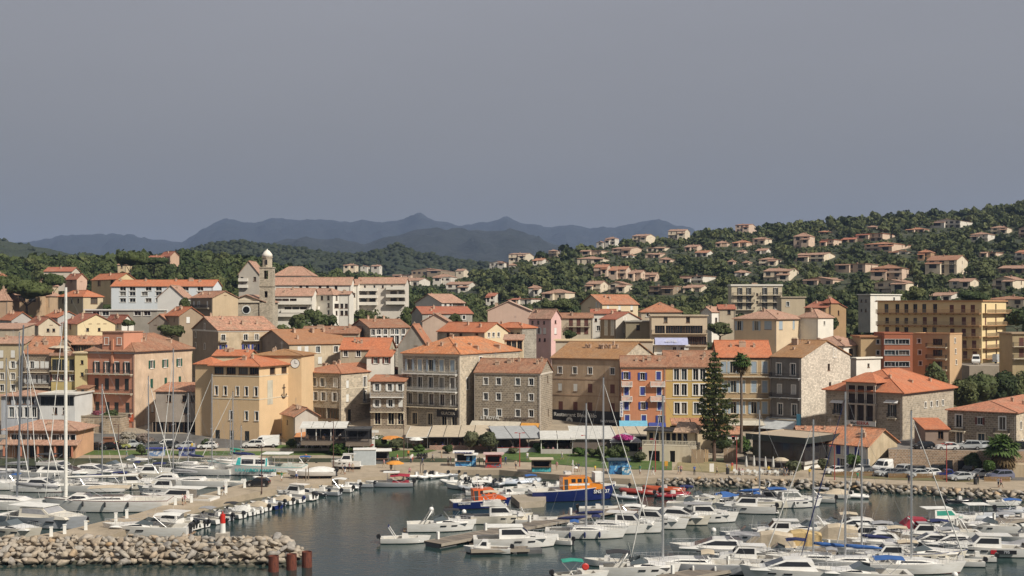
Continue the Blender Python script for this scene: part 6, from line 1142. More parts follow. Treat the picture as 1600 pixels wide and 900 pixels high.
CC={'white':paint((0.7,0.69,0.66),.8),'red':paint((0.42,0.04,0.035),.8),'blue':paint((0.05,0.1,0.3),.8),'navy':paint((0.02,0.03,0.07),.8),'black':paint((0.02,0.02,0.022),.8),'grey':paint((0.25,0.25,0.26),.8),'beige':paint((0.45,0.37,0.26),.8),'yellow':paint((0.6,0.42,0.05),.8),'orange':paint((0.6,0.22,0.04),.8),'green':paint((0.05,0.25,0.14),.8),'pink':paint((0.5,0.25,0.25),.8)}
pr=random.Random(4); _pm={}
def person(label,px,py,pose='stand',top='white',bot='navy',rz=0.0,shorts=True,pos=None,group=None,s=1.0):
 k=(pose,top,bot,shorts,pr.randint(0,1),pr.randint(0,2))
 if k not in _pm:_pm[k]=dress(BODY[pose],pose,SK[k[4]],CC[top],CC[bot],HR[k[5]],shorts)
 o=put('person',_pm[k],None,pos if pos is not None else ground_at(px,py),R(rz)); o.scale=(s,s,s); return tag(o,label,'person',group)
for a in[('person in red shirt and white shorts walking on the quay lawn edge',621,723,'walk','red','white',70),('person in white shirt and red shorts standing on the quay',644,722,'stand','white','red',20),('person in grey shirt and black shorts walking on the quay alone',676,721,'walk','grey','black',250),('person in white and navy on the path, left of a pair',553,692,'stand','white','navy',0),('person in grey on the path, right of a pair',558,692,'walk','grey','navy',0),('person in white shirt beside the ticket kiosk',743,727,'stand','white','beige',30),('person in beige waiting between the two kiosks',749,728,'stand','beige','black',100),('person in white shirt at the red kiosk',757,727,'walk','white','black',200),('person in pale shirt standing on the lawn beside the red lamp',824,720,'stand','white','grey',0),('person in white crossing the middle lawn',878,719,'walk','white','grey',90),('person in white top and black shorts standing on the pier',489,746,'stand','white','black',180),('person in white shirt walking on the pier by the concrete post',463,749,'walk','white','blue',60),('person in red top on the left grass below the terrace wall',178,703,'stand','red','orange',0),('person in green on the left quay edge',198,716,'walk','green','grey',90),('person in red shirt and yellow trousers near the reed screen',1144,736,'stand','red','yellow',0,False),('person with white cap in dark clothes near the reed screen',1136,738,'stand','grey','black',40,False),('person in yellow shirt on the waterfront terrace',1201,742,'stand','yellow','navy',0),('person in dark clothes on the right promenade by the bin',1528,757,'stand','black','black',0,False),('waiter in white before the palazzo shop',642,669,'stand','white','navy',0,False),('person in pink walking past the pier lamp',546,737,'walk','pink','black',120),('person in beige beside the pier lamp',551,738,'stand','beige','black',0),('person in orange at the lawn edge near the lamp',638,716,'stand','orange','black',0),('person in white standing on the hotel car terrace',1505,706,'stand','white','navy',0),('person in green on the hotel car terrace',1526,705,'stand','green','grey',0),('person in pink sitting on the quay edge',640,741,'sit','pink','navy',0),('person in black working at the covered boat stern',611,738,'stand','black','navy',0),('person in white on the quay beside the white cabin cruiser',478,722,'stand','orange','white',0)]:
 z_=None
 o=person(a[0],a[1],a[2],a[3],a[4],a[5],a[6],a[7]if len(a)>7 else True)
 if 'hotel car terrace' in a[0]:D=240; o.location=(K(a[1])*D,D,TZ_)
for x,y,z,rz,wh in SEATS:
 if pr.random()<(.62 if 'terrace' not in wh else.3):person(f'seated guest dining {wh}',0,0,'sit',pr.choice(['white','red','blue','black','grey','pink','navy','beige']),pr.choice(['navy','black','beige','blue']),math.degrees(rz),True,(x,y-.02,z),f'guests {wh}')
 # ------------ cars
def car_meshes(kind):
 if kind=='van':L,W,prof,gl=5.6,2.0,[(-2.8,.45),(2.75,.4),(2.8,.85),(2.55,1.15),(1.95,1.3),(1.35,2.15),(.9,2.4),(-2.75,2.45),(-2.8,2.3)],[[(1.85,1.35),(1.3,2.05),(.55,2.1),(.55,1.35)]]
 elif kind=='suv':L,W,prof,gl=4.5,1.82,[(-2.22,.35),(2.22,.35),(2.25,.8),(2.05,1.02),(1.1,1.12),(.45,1.66),(.1,1.72),(-1.75,1.7),(-2.15,1.15),(-2.25,.85)],[[(.98,1.14),(.42,1.58),(-.25,1.62),(-.25,1.14)],[(-.33,1.14),(-.33,1.62),(-1.6,1.6),(-1.85,1.16)]]
 elif kind=='pickup':L,W,prof,gl=4.4,1.75,[(-2.2,.4),(2.2,.4),(2.2,.95),(1.3,1.05),(1.0,1.6),(-.1,1.65),(-.3,1.1),(-2.2,1.0)],[[(1.18,1.07),(.95,1.53),(0,1.56),(-.12,1.1)]]
 else:L,W,prof,gl=4.0,1.74,[(-1.98,.3),(2.0,.3),(2.02,.65),(1.75,.88),(1.0,.98),(.35,1.42),(-.1,1.48),(-1.3,1.42),(-1.88,.98),(-2.0,.7)],[[(.9,1.0),(.33,1.36),(-.3,1.41),(-.3,1.0)],[(-.37,1.0),(-.37,1.41),(-1.22,1.36),(-1.65,1.02)]]
 belt=.95 if kind in('hatch','pickup')else(1.12 if kind=='suv' else 1.3)
 def wy(z):return W/2 if z<=belt else W/2-(z-belt)*.22
 def wyb(z):return W/2-(.06 if z<.5 else 0)
 mb=MB(); n=len(prof); l=[(x,-min(wy(z),wyb(z)),z)for x,z in prof]; r=[(x,min(wy(z),wyb(z)),z)for x,z in prof]
 mb.add(l+r,[(i,(i+1)%n,n+(i+1)%n,n+i)for i in range(n)]); mb.add(l,[tuple(range(n-1,-1,-1))]); mb.add(r,[tuple(range(n))])
 g=MB()
 for q in gl:
  for s_ in(-1,1):pts=[(x,s_*(wy(z)+.006),z)for x,z in q]; g.add(pts if s_>0 else pts[::-1],[tuple(range(len(pts)))])
 ws=[p for p in prof if p[1]>=belt-.15]; fr=sorted(ws,key=lambda p:-p[0])
 i0={'van':4,'suv':4,'pickup':3}.get(kind,4); a,b=prof[i0],prof[i0+1]
 nrm=Vector((b[1]-a[1],0,a[0]-b[0])).normalized()*.008; lerp=lambda t:(a[0]+(b[0]-a[0])*t+nrm.x,a[1]+(b[1]-a[1])*t+nrm.z)
 (x0,z0),(x1,z1)=lerp(.1),lerp(.92); g.poly([(x0,wy(z0)-.1,z0),(x0,-wy(z0)+.1,z0),(x1,-wy(z1)+.1,z1),(x1,wy(z1)-.1,z1)])
 if kind in('suv','hatch'):
  a,b=prof[7],prof[8]; nrm=Vector((b[1]-a[1],0,a[0]-b[0])).normalized()*.008; (x0,z0),(x1,z1)=lerp(.12),lerp(.85); g.poly([(x0,wy(z0)-.1,z0),(x0,-wy(z0)+.1,z0),(x1,-wy(z1)+.1,z1),(x1,wy(z1)-.1,z1)])
 wr=.33 if kind!='van' else.36; wh=MB(); wh.lathe([(wr*.6,-.1),(wr,-.1),(wr,.1),(wr*.6,.1)],14); wh.xform(Matrix.Rotation(R(90),4,'X')); hb=MB(); hb.lathe([(wr*.6,-.08),(wr*.6,.105),(.05,.115)],10); hb.xform(Matrix.Rotation(R(90),4,'X'))
 hl=MB(); hl.box(-.03,.03,-.2,.2,-.08,.08); ti=MB(); ti.box(-.03,.03,-.14,.14,-.12,.12)
 return mb,[g.mesh('windows',[GL],uv=False),wh.mesh('tyre',[paint((0.02,0.02,0.02),.9)],uv=False),hb.mesh('rim',[metal((0.5,0.5,0.5),.4)],uv=False),hl.mesh('headlight',[paint((0.6,0.62,0.62),.2)],uv=False),ti.mesh('tail_light',[paint((0.3,0.015,0.01),.3)],uv=False)],L,W,wr
_cm={}; _bm={}
def car(label,px,py,kind,col,rz,pos=None):
 if kind not in _cm:_cm[kind]=car_meshes(kind)
 mb,(g,wh,hb,hl,ti),L,W,wr=_cm[kind]; k=(kind,col)
 if k not in _bm:_bm[k]=mb.mesh('body',[gel(col,.25)],uv=False)
 o=thing({'van':'parked_van','pickup':'pickup_truck'}.get(kind,'parked_car'),label,{'van':'van','pickup':'pickup'}.get(kind,'car'),pos if pos is not None else ground_at(px,py)+Vector((0,0,.05)),R(rz),'parked cars'); put('body',_bm[k],o); put('windows',g,o)
 for x in(L*.31,-L*.30):
  for s_ in(-1,1):w=put('wheel',wh,o,(x,s_*(W/2-.09),wr)); q=put('rim',hb,w); q.rotation_euler=(0,0,math.pi if s_>0 else 0)
 for s_ in(-1,1):put('headlight',hl,o,(L/2-.03,s_*(W/2-.3),.68)); put('tail_light',ti,o,(-L/2+.03,s_*(W/2-.2),.8))
 return o
WH,BK,SV,GY,BL,DG=(0.72,0.72,0.70),(0.012,0.013,0.015),(0.42,0.44,0.45),(0.12,0.13,0.14),(0.02,0.035,0.16),(0.05,0.055,0.06)
for a in[('black hatchback driving along the pier',403,760,'hatch',BK,178),('dark parked car behind the pink oleander',151,702,'hatch',BK,0),('white parked car left of the pale oleander',207,697,'suv',SV,15),('yellow green small car behind the left lawn',190,699,'hatch',(0.4,0.42,0.15),0),('silver car below the grey rendered house',224,696,'hatch',SV,200),('white car parked left of the cream hall',258,697,'suv',WH,190),('grey car at the foot of the cream hall tower',243,699,'hatch',GY,10),('dark car under the grey rendered house',272,698,'hatch',DG,0),('white box van beside the cream hall door',415,694,'van',WH,185),('white pickup before the white box van',397,697,'suv',WH,178),('white delivery van in the right car park',1384,738,'van',WH,215),('silver estate car right of the white van',1410,741,'suv',SV,225),('white hatchback before the whitewashed house',1306,741,'hatch',WH,195),('pale car beside the green tree at the whitewashed house',1328,740,'suv',WH,190),('silver hatchback low before the white van',1384,744,'hatch',SV,200),('dark grey hatchback behind the pale rally car',1430,743,'suv',DG,215),('pale silver hatchback behind the paling fence',1432,746,'hatch',SV,195),('white hatchback with black roof at the car park middle',1452,745,'hatch',WH,200),('black estate car beside the retaining wall',1464,741,'suv',BK,215),('blue open jeep with cream canvas at the paling fence',1485,748,'pickup',BL,180),('black minivan right of the blue jeep',1515,742,'suv',BK,225),('white classic coupe right of the black minivan',1532,746,'hatch',WH,195),('grey estate car at the right end of the car park',1563,750,'suv',(0.16,0.17,0.24),190)]:car(*a)
for lab,px,D,k,c,r in[('white saloon on the hotel car terrace',1480,238,'hatch',WH,175),('silver car before the arched hotel door',1514,239,'suv',SV,170),('silver small car right of the arched hotel door',1535,240,'hatch',SV,190),('dark car at the right end of the hotel terrace',1590,240,'hatch',BK,180),('black car left end of the hotel terrace',1443,240,'hatch',BK,200)]:car(lab,0,0,k,c,r,(K(px)*D,D,TZ_+.02))
for lab,px,py,k,c,r in[('white van parked under the yellow apartments',1525,569,'van',WH,250),('grey van parked right of the yellow apartments',1568,568,'van',SV,20)]:D=327; car(lab,0,0,k,c,r,P(px,py,D))
mb=MB(); D=327; mb.box(K(1495)*D,K(1590)*D,318,334,zat(569,D)-8,zat(569,D)-.01); tag(mb.build('parking_deck',paving((0.3,0.26,0.2),(0.36,0.3,0.24))),kind='structure')
def scooter(label,px,py,rz):
 p=ground_at(px,py); o=thing('motor_scooter',label,'scooter',p,R(rz),'scooters parked on the quay')
 mb=MB(); mb.loft([[(-.7,-.12,.55),(-.7,.12,.55),(-.7,.12,.8),(-.7,-.12,.8)],[(-.1,-.16,.4),(-.1,.16,.4),(-.1,.16,.8),(-.1,-.16,.8)],[(.1,-.15,.3),(.1,.15,.3),(.1,.15,.4),(.1,-.15,.4)],[(.5,-.15,.3),(.5,.15,.3),(.5,.15,.45),(.5,-.15,.45)],[(.62,-.12,.5),(.62,.12,.5),(.55,.12,1.0),(.55,-.12,1.0)]]); mb.build('body',paint(BK,.3),o)
 for x in(-.6,.72):mb=MB(); mb.lathe([(.14,-.06),(.25,-.06),(.25,.06),(.14,.06)],12); mb.xform(Matrix.Rotation(R(90),4,'X')); mb.build('wheel',paint((.02,.02,.02),.9),o,(x,0,.25))
 mb=MB(); mb.tube([(.6,-.33,1.02),(.55,0,1.05),(.6,.33,1.02)],.025,5); mb.build('handlebar',DARK,o); mb=MB(); mb.box(-.65,.1,-.14,.14,.8,.9,tx=.05); mb.build('seat',paint((.03,.03,.03),.6),o)
for i,px in enumerate((653,657.5,662,666)):scooter(['leftmost','second','third','rightmost'][i]+' black scooter of the row at the lawn edge',px,716,80)
# ------------ rocks
ROCKS=[]
for i in range(10):
 v,f=ICO2 if i%2 else ICO1; r=np.random.RandomState(500+i); w=v.copy()if i%2 else v*(.82+.16*r.normal(size=(len(v),1)))
 for _ in range(11 if i%2 else 3):d=r.normal(size=3); d/=np.linalg.norm(d); c=r.uniform(.28,.62); h_=w@d; w=w-np.outer(np.maximum(h_-c,0),d)
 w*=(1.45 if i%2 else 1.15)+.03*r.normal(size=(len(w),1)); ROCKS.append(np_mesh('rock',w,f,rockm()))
def rock_pile(root,pts,g,smin,smax,flat=.7):
 for x,y,z in pts:
  s=g.uniform(smin,smax); o=put('rock',g.choice(ROCKS),root,(x,y,z)); o.rotation_euler=(g.uniform(-.5,.5),g.uniform(-.5,.5),g.uniform(0,6.28)); o.scale=(s*g.uniform(.85,1.35),s*g.uniform(.8,1.1),s*g.uniform(.6,.85)*flat/.7)
def rock_rest(root,pts,g,smin,smax):
 VS,FS,off=[],[],0
 for x,y,z in pts:
  me=g.choice(ROCKS); n=len(me.vertices); v=np.empty(n*3); me.vertices.foreach_get('co',v); v=v.reshape(-1,3)*g.uniform(smin,smax)*np.array([1.1,1,.7]); an=g.uniform(0,6.28); c,s=math.cos(an),math.sin(an)
  VS.append(np.stack([v[:,0]*c-v[:,1]*s+x,v[:,0]*s+v[:,1]*c+y,v[:,2]+z],1)); FS.append(np.array([p_.vertices[:]for p_ in me.polygons])+off); off+=n
 if VS:o=put('small_rocks',np_mesh('small_rocks',np.concatenate(VS),np.concatenate(FS),rockm()),root); o['kind']='stuff'
g=random.Random(8)
def mound(px,v):
 """v 0 at the near waterline .. 1 crest .. 1.5 far side"""
 tip=max(0.0,(px-420)/66.0)
 yn=Dz(886-6*tip,0); yc=Dz(838+14*tip,2.4-1.4*tip); zt=2.3-1.6*min(1,tip)**2
 if v<=1:y=yn+(yc-yn)*v; z=zt*math.sin(v*1.57)
 else:y=yc+(v-1)*9; z=zt-(v-1)*(2.0 if px>215 else.4)
 return Vector((K(px)*y,y,z))
root=thing('breakwater','pale rubble stone breakwater with a rounded tip in the left foreground','breakwater',(0,0,0))
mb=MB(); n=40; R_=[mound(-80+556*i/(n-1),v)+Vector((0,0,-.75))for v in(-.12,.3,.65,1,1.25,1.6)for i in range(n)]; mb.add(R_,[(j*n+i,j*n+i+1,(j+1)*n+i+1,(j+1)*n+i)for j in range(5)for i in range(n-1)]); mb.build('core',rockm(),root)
pts=[]
for row,v in enumerate((.0,.17,.34,.5,.66,.82,.98,1.14,1.3)):
 px=-10+(row%2)*8
 while px<486-9*abs(row-3):
  p=mound(px+g.uniform(-3,3),v+g.uniform(-.04,.04))
  if not(v>1.1 and px<200):pts.append((p.x,p.y,p.z-.12))
  px+=g.uniform(9.5,13.5)if v<1 else g.uniform(11,16)
g.shuffle(pts); rock_pile(root,pts[:299],g,.32,.82); rock_rest(root,pts[299:],g,.4,.7)
root2=thing('shore_riprap','row of tumbled boulders edging the promenade on the right','rocks',(0,0,0)); pts=[]
for row in range(5):
 px=1030
 while px<1625:
  e=[(1030,746),(1200,748),(1300,752),(1400,757),(1500,762),(1600,767),(1700,772)]; py=interp(e,px); p=G(px,py,QZ); p.y-=.2+row*1.15+g.uniform(-.25,.25); p.x=K(px)*p.y; p.z=[.85,.75,.55,.3,.02][row]+g.uniform(-.2,.15); pts.append(tuple(p)); px+=g.uniform(10,16)
rock_pile(root2,pts[:299],g,.34,.74)
p=mound(348,1.12); o=thing('harbour_beacon','short white harbour beacon with red top on a concrete block','beacon',p+Vector((0,0,.1))); mb=MB(); mb.box(-.75,.75,-.75,.75,-.6,.5); mb.build('base',PL((.42,.38,.32),.6),o)
mb=MB(); mb.lathe([(.36,.5),(.33,1.7)],14); mb.build('shaft',SH_WHITE,o); mb=MB(); mb.lathe([(.335,1.7),(.32,2.85)],14); mb.build('top',paint((.55,.03,.02),.4),o); mb=MB(); mb.lathe([(.1,2.85),(.1,3.1),(.05,3.2)],8); mb.build('lantern',paint((.4,.05,.04),.3),o)
for i,(px,pyb,pyt)in enumerate(((427.5,893,866),(455.5,890,862),(479.5,886,858))):
 q=G(px,pyb,0); mb=MB(); mb.lathe([(.62,-3),(.62,1.85),(.56,1.86),(.56,1.5)],16); tag(mb.build('mooring_pile',rust(),None,q,smooth=False),['left','middle','right'][i]+' rusty steel mooring pile off the breakwater tip','pile','rusty mooring piles')
for i,(px,py,lab)in enumerate([(80,838,'first'),(101,834,'second'),(134,828,'third'),(181,815,'fourth'),(198,810,'fifth'),(274,789,'sixth'),(299,785,'seventh'),(353,770,'eighth'),(342,773,'ninth'),(382,762,'tenth')]):
 p=G(px,py,QZ); o=thing('service_post',f'{lab} white mooring service post along the pier','post',p,R(20),'white service posts on the pier'); mb=MB(); mb.box(-.22,.22,-.2,.2,0,1.15,tx=.03,ty=.03); mb.build('body',SH_WHITE,o); mb=MB(); mb.box(-.25,.25,-.23,.23,1.15,1.25); mb.build('cap',SH_WHITE,o)
for px,py,lab in((1524,757,'black bin on the right promenade'),(614,723,'dark bin at the lawn edge'),(1137,741,'stone bin near the reed screen')):
 p=ground_at(px,py); o=thing('litter_bin',lab,'bin',p); mb=MB(); mb.lathe([(.3,0),(.33,1.0)],10); mb.build('body',DARK,o); mb=MB(); mb.lathe([(.35,1.0),(.3,1.12)],10); mb.build('lid',BLACK,o)
p=G(524,757,QZ); mb=MB(); mb.box(-.55,.55,-.55,.55,0,1.3); tag(mb.build('concrete_block',PL((.40,.34,.26),.6),None,p),'square concrete block at the foot of the tall pier lamp','block')
for i,(px,py)in enumerate(((478,752),(482,750),(657,739),(661,739),(1345,756))):p=G(px,py,QZ); mb=MB(); mb.lathe([(.09,0),(.08,2.2)],8); tag(mb.build('timber_post',bark((.2,.16,.12)),None,p),['left of two brown posts on the pier root','right of two brown posts on the pier root','left short post at the quay steps','right short post at the quay steps','pale square post on the right promenade'][i],'post')
# ------------ boats
GW=gel((0.74,0.73,0.70)); GC=gel((0.66,0.62,0.53)); GG=gel((0.42,0.44,0.47)); GN=gel((0.012,0.022,0.11)); GK=gel((0.02,0.021,0.024)); DECK=gel((0.62,0.60,0.55),.6); TEAK=paint((0.30,0.20,0.12),.8)
AF_={'blue':paint((0.02,0.04,0.14),.6),'black':paint((0.02,0.02,0.025),.6),'red':paint((0.16,0.03,0.03),.6)}
ALU=metal((0.62,0.63,0.64),.35); STEEL=metal((0.7,0.7,0.7),.25); ROPE=paint((0.5,0.47,0.4),.9); RUB=paint((0.03,0.03,0.035),.7); TINT=glass((0.02,0.022,0.026),.08)
CLO={'navy':cloth((0.015,0.022,0.09)),'blue':cloth((0.03,0.10,0.30)),'grey':cloth((0.30,0.30,0.31)),'black':cloth((0.03,0.03,0.033)),'beige':cloth((0.50,0.42,0.31)),'tan':cloth((0.52,0.38,0.18)),'white':cloth((0.68,0.67,0.63)),'red':cloth((0.30,0.02,0.04)),'green':cloth((0.03,0.26,0.19)),'brown':cloth((0.40,0.24,0.14)),'orange':cloth((0.6,0.16,0.03))}
def hull(root,L,W,fb,m,af='blue',bowrise=.3,draft=.5,cock=(.06,.42),fine=1.0,stripe=None,deckm=None,transom=.86):
 """lofted hull with bottom paint, gunwale, deck and a sunken cockpit; bow at +x"""
 N=14; hb=lambda t:W/2*(transom+(1-transom)*math.sin(min(t/.4,1)*1.571))*max(0.0,1-max(0,(t-.45)/.55)**(2.1*fine)); sh=lambda t:fb*(1+bowrise*t*t)
 S=[]
 for i in range(N+1):
  t=i/N; x=(t-.5)*L; b=hb(t); z=sh(t); rk=L*.06*t**5
  S.append([(x-rk*1.6,0,-draft*(1-.6*t**3)),(x-rk,b*.70,-.12),(x-rk*.9,b*.84,.10),(x-rk*.4,b*.95,z*.55),(x,b,z-.10),(x,b+.02,z)])
 def strip(k0,k1,m_,name):
  mb=MB()
  for s_ in(1,-1):
   rings=[[(p[0],p[1]*s_,p[2])for p in st[k0:k1+1]]for st in S]; mb.loft(rings if s_>0 else[r[::-1]for r in rings],0,False)
  st=S[0][k0:k1+1]; pts=[(p[0],p[1],p[2])for p in st]+[(p[0],-p[1],p[2])for p in st[::-1]]; mb.add(pts,[tuple(range(len(pts)))])
  return mb.build(name,m_,root,smooth=True,uv=False)
 h=strip(2,4,m,'hull'); strip(0,2,AF_[af],'bottom_paint'); strip(4,5,stripe or m,'gunwale')
 mb=MB(); c0,c1=cock; zf=.22
 ts=sorted(set([i/N for i in range(N+1)]+[c0,c1])); P_=lambda t:((t-.5)*L,hb(t),sh(t)-.03)
 for a,b in zip(ts[:-1],ts[1:]):
  (xa,ya,za),(xb,yb,zb)=P_(a),P_(b); inn=c0-1e-6<=a and b<=c1+1e-6
  if not inn:mb.poly([(xa,-ya,za),(xb,-yb,zb),(xb,yb,zb),(xa,ya,za)])
  else:
   for s_ in(1,-1):
    q=[(xa,s_*ya,za),(xa,s_*ya*.76,za),(xb,s_*yb*.76,zb),(xb,s_*yb,zb)]; mb.poly(q if s_>0 else q[::-1])
    q=[(xa,s_*ya*.76,za),(xa,s_*ya*.74,zf),(xb,s_*yb*.74,zf),(xb,s_*yb*.76,zb)]; mb.poly(q if s_>0 else q[::-1])
   mb.poly([(xa,-ya*.74,zf),(xb,-yb*.74,zf),(xb,yb*.74,zf),(xa,ya*.74,zf)])
 if c1>c0+.05:
  for t in(c0,c1):x,y,z=P_(t); mb.poly([(x,-y*.76,zf),(x,y*.76,zf),(x,y*.76,z),(x,-y*.76,z)][::(1 if t==c0 else-1)])
 mb.build('deck',deckm or DECK,root,uv=False)
 return hb,sh
def superstr(root,prof,wb,wt,m,name='cabin',x0=0.0):
 """house from a side profile (x,z): wb half width at its foot, wt at its top"""
 zs=[p[1]for p in prof]; z0,z1=min(zs),max(zs); w=lambda z:wb+(wt-wb)*(z-z0)/max(z1-z0,.01); mb=MB(); n=len(prof)
 l=[(x+x0,-w(z),z)for x,z in prof]; r=[(x+x0,w(z),z)for x,z in prof]
 mb.add(l+r,[(i,n+i,n+(i+1)%n,(i+1)%n)for i in range(n)]); mb.add(l,[tuple(range(n))]); mb.add(r,[tuple(range(n-1,-1,-1))]); o=mb.build(name,m,root,uv=False); return o,w
def side_glass(o,quad,w,m=None,name='window',x0=0.0):
 for s_ in(-1,1):
  mb=MB(); pts=[(x+x0,s_*(w(z)+.012),z)for x,z in quad]; q=[(x+x0,s_*(w(z)-.03),z)for x,z in quad]; n=len(quad)
  mb.add(pts,[tuple(range(n))if s_<0 else tuple(range(n-1,-1,-1))]); mb.add(pts+q,[(i,(i+1)%n,n+(i+1)%n,n+i)for i in range(n)]); mb.build(name,m or TINT,o,uv=False)
def front_glass(o,a,b,w,m=None,x0=0.0,name='windscreen'):
 """pane on the sloping face from profile point a (low) to b (high)"""
 d=Vector((b[0]-a[0],0,b[1]-a[1])); nr=Vector((d.z,0,-d.x)).normalized(); nr=nr if nr.x>0 else-nr; p=lambda t:(a[0]+d.x*t+nr.x*.012+x0,a[1]+d.z*t+nr.z*.012); (xa,za),(xb,zb)=p(.1),p(.92)
 mb=MB(); mb.poly([(xa,-w(za)*.93,za),(xa,w(za)*.93,za),(xb,w(zb)*.93,zb),(xb,-w(zb)*.93,zb)]); mb.build(name,m or TINT,o,uv=False)
def rail(root,hb,sh,L,t0,t1,h=.55,bow=True):
 mb=MB(); n=7; top=[]
 for s_ in(1,-1):
  pts=[((t-.5)*L,s_*max(hb(t)-.06,.02),sh(t)+h)for t in[t0+(t1-t0)*i/n for i in range(n+1)]]; top.append(pts)
  for p in pts:mb.tube([(p[0],p[1],p[2]-h),p],.016,4,cap=False)
 path=top[0]+top[1][::-1]if bow else None
 if bow:mb.tube(path,.02,4)
 else:mb.tube(top[0],.018,4); mb.tube(top[1],.018,4)
 return mb.build('guard_rail',STEEL,root,uv=False)
def outboard(root,x,y,z,s=1.0,m=None,tilt=.15):
 o=MB(); R0=[(-.18,.0),(-.22,.25),(-.1,.5),(.25,.52),(.32,.3),(.3,.0)]
 w=.17; l=[(px_,-w,pz)for px_,pz in R0]; r=[(px_,w,pz)for px_,pz in R0]; n=len(R0); lt=[(px_*.85,-w*.6,pz*1.04+.02)for px_,pz in R0]
 o.add(l+r,[(i,n+i,n+(i+1)%n,(i+1)%n)for i in range(n)]); o.add(l,[tuple(range(n))]); o.add(r,[tuple(range(n-1,-1,-1))])
 q=put('outboard_motor',o.mesh('cowl',[m or GK],uv=False),root,(x,y,z)); q.scale=(s,s,s); q.rotation_euler=(0,-tilt,0)
 b=MB(); b.box(-.05,.17,-.07,.07,-.85,0,tx=.02); b.box(-.22,.3,-.1,.1,-.62,-.57); b.lathe([(.12,-.02),(.12,.02)],8,0,(0,0,0)); b.build('leg',RUB,q,uv=False); return q
def fenders(root,L,hb,sh,ts,side,m,r=.13):
 for t in ts:x,y,z=(t-.5)*L,side*(hb(t)+r*.9),sh(t); mb=MB(); mb.lathe([(.03,-.1),(r*.8,-.2),(r,-.32),(r,-.75),(r*.8,-.86),(.03,-.95)],9,0,(x,y,z)); mb.build('fender',m,root,smooth=True,uv=False)
def bimini(root,x0,x1,w,z,h,m,curve=.18,name='bimini',legs=True):
 mb=MB(); n=7; sec=lambda x,zz:[(x,-w+2*w*i/n,zz+curve*math.sin(math.pi*i/n))for i in range(n+1)]
 rg=[sec(x0,z+h-.08),sec((x0+x1)/2,z+h+.04),sec(x1,z+h-.1)]; mb.loft(rg,0,False); mb.loft([[(a,b,c-.04)for a,b,c in r_][::-1]for r_ in rg],0,False); o=mb.build(name,m,root,smooth=True,uv=False)
 if legs:
  f=MB()
  for s_ in(-1,1):f.tube([((x0+x1)/2,s_*w,z),(x0,s_*w,z+h-.08)],.025,4); f.tube([((x0+x1)/2,s_*w,z),(x1,s_*w,z+h-.1)],.025,4)
  f.build('canopy_frame',STEEL,o,uv=False)
 return o
def root_at(name,label,cat,px,py,rz,group):return thing(name,label,cat,G(px,py,0),R(rz),group)
def flag(root,x,y,z,cols_=((0.02,0.04,0.25),(0.7,0.7,0.68),(0.5,0.03,0.04)),w=.7,h=.45):
 mb=MB(); mb.tube([(x,y,z),(x-.2,y,z+1.3)],.015,4); f=mb.build('flag_staff',WHITE,root,uv=False)
 for i,c in enumerate(cols_):mb=MB(); a=x-.2-w*i/3; b=x-.2-w*(i+1)/3; mb.poly([(a,y+.04*math.sin(i*2),z+1.3),(a,y+.04*math.sin(i*2),z+1.3-h),(b,y+.04*math.sin(i*2+2),z+1.2-h),(b,y+.04*math.sin(i*2+2),z+1.2)]); mb.build('flag',paint(c,.8),f,uv=False)
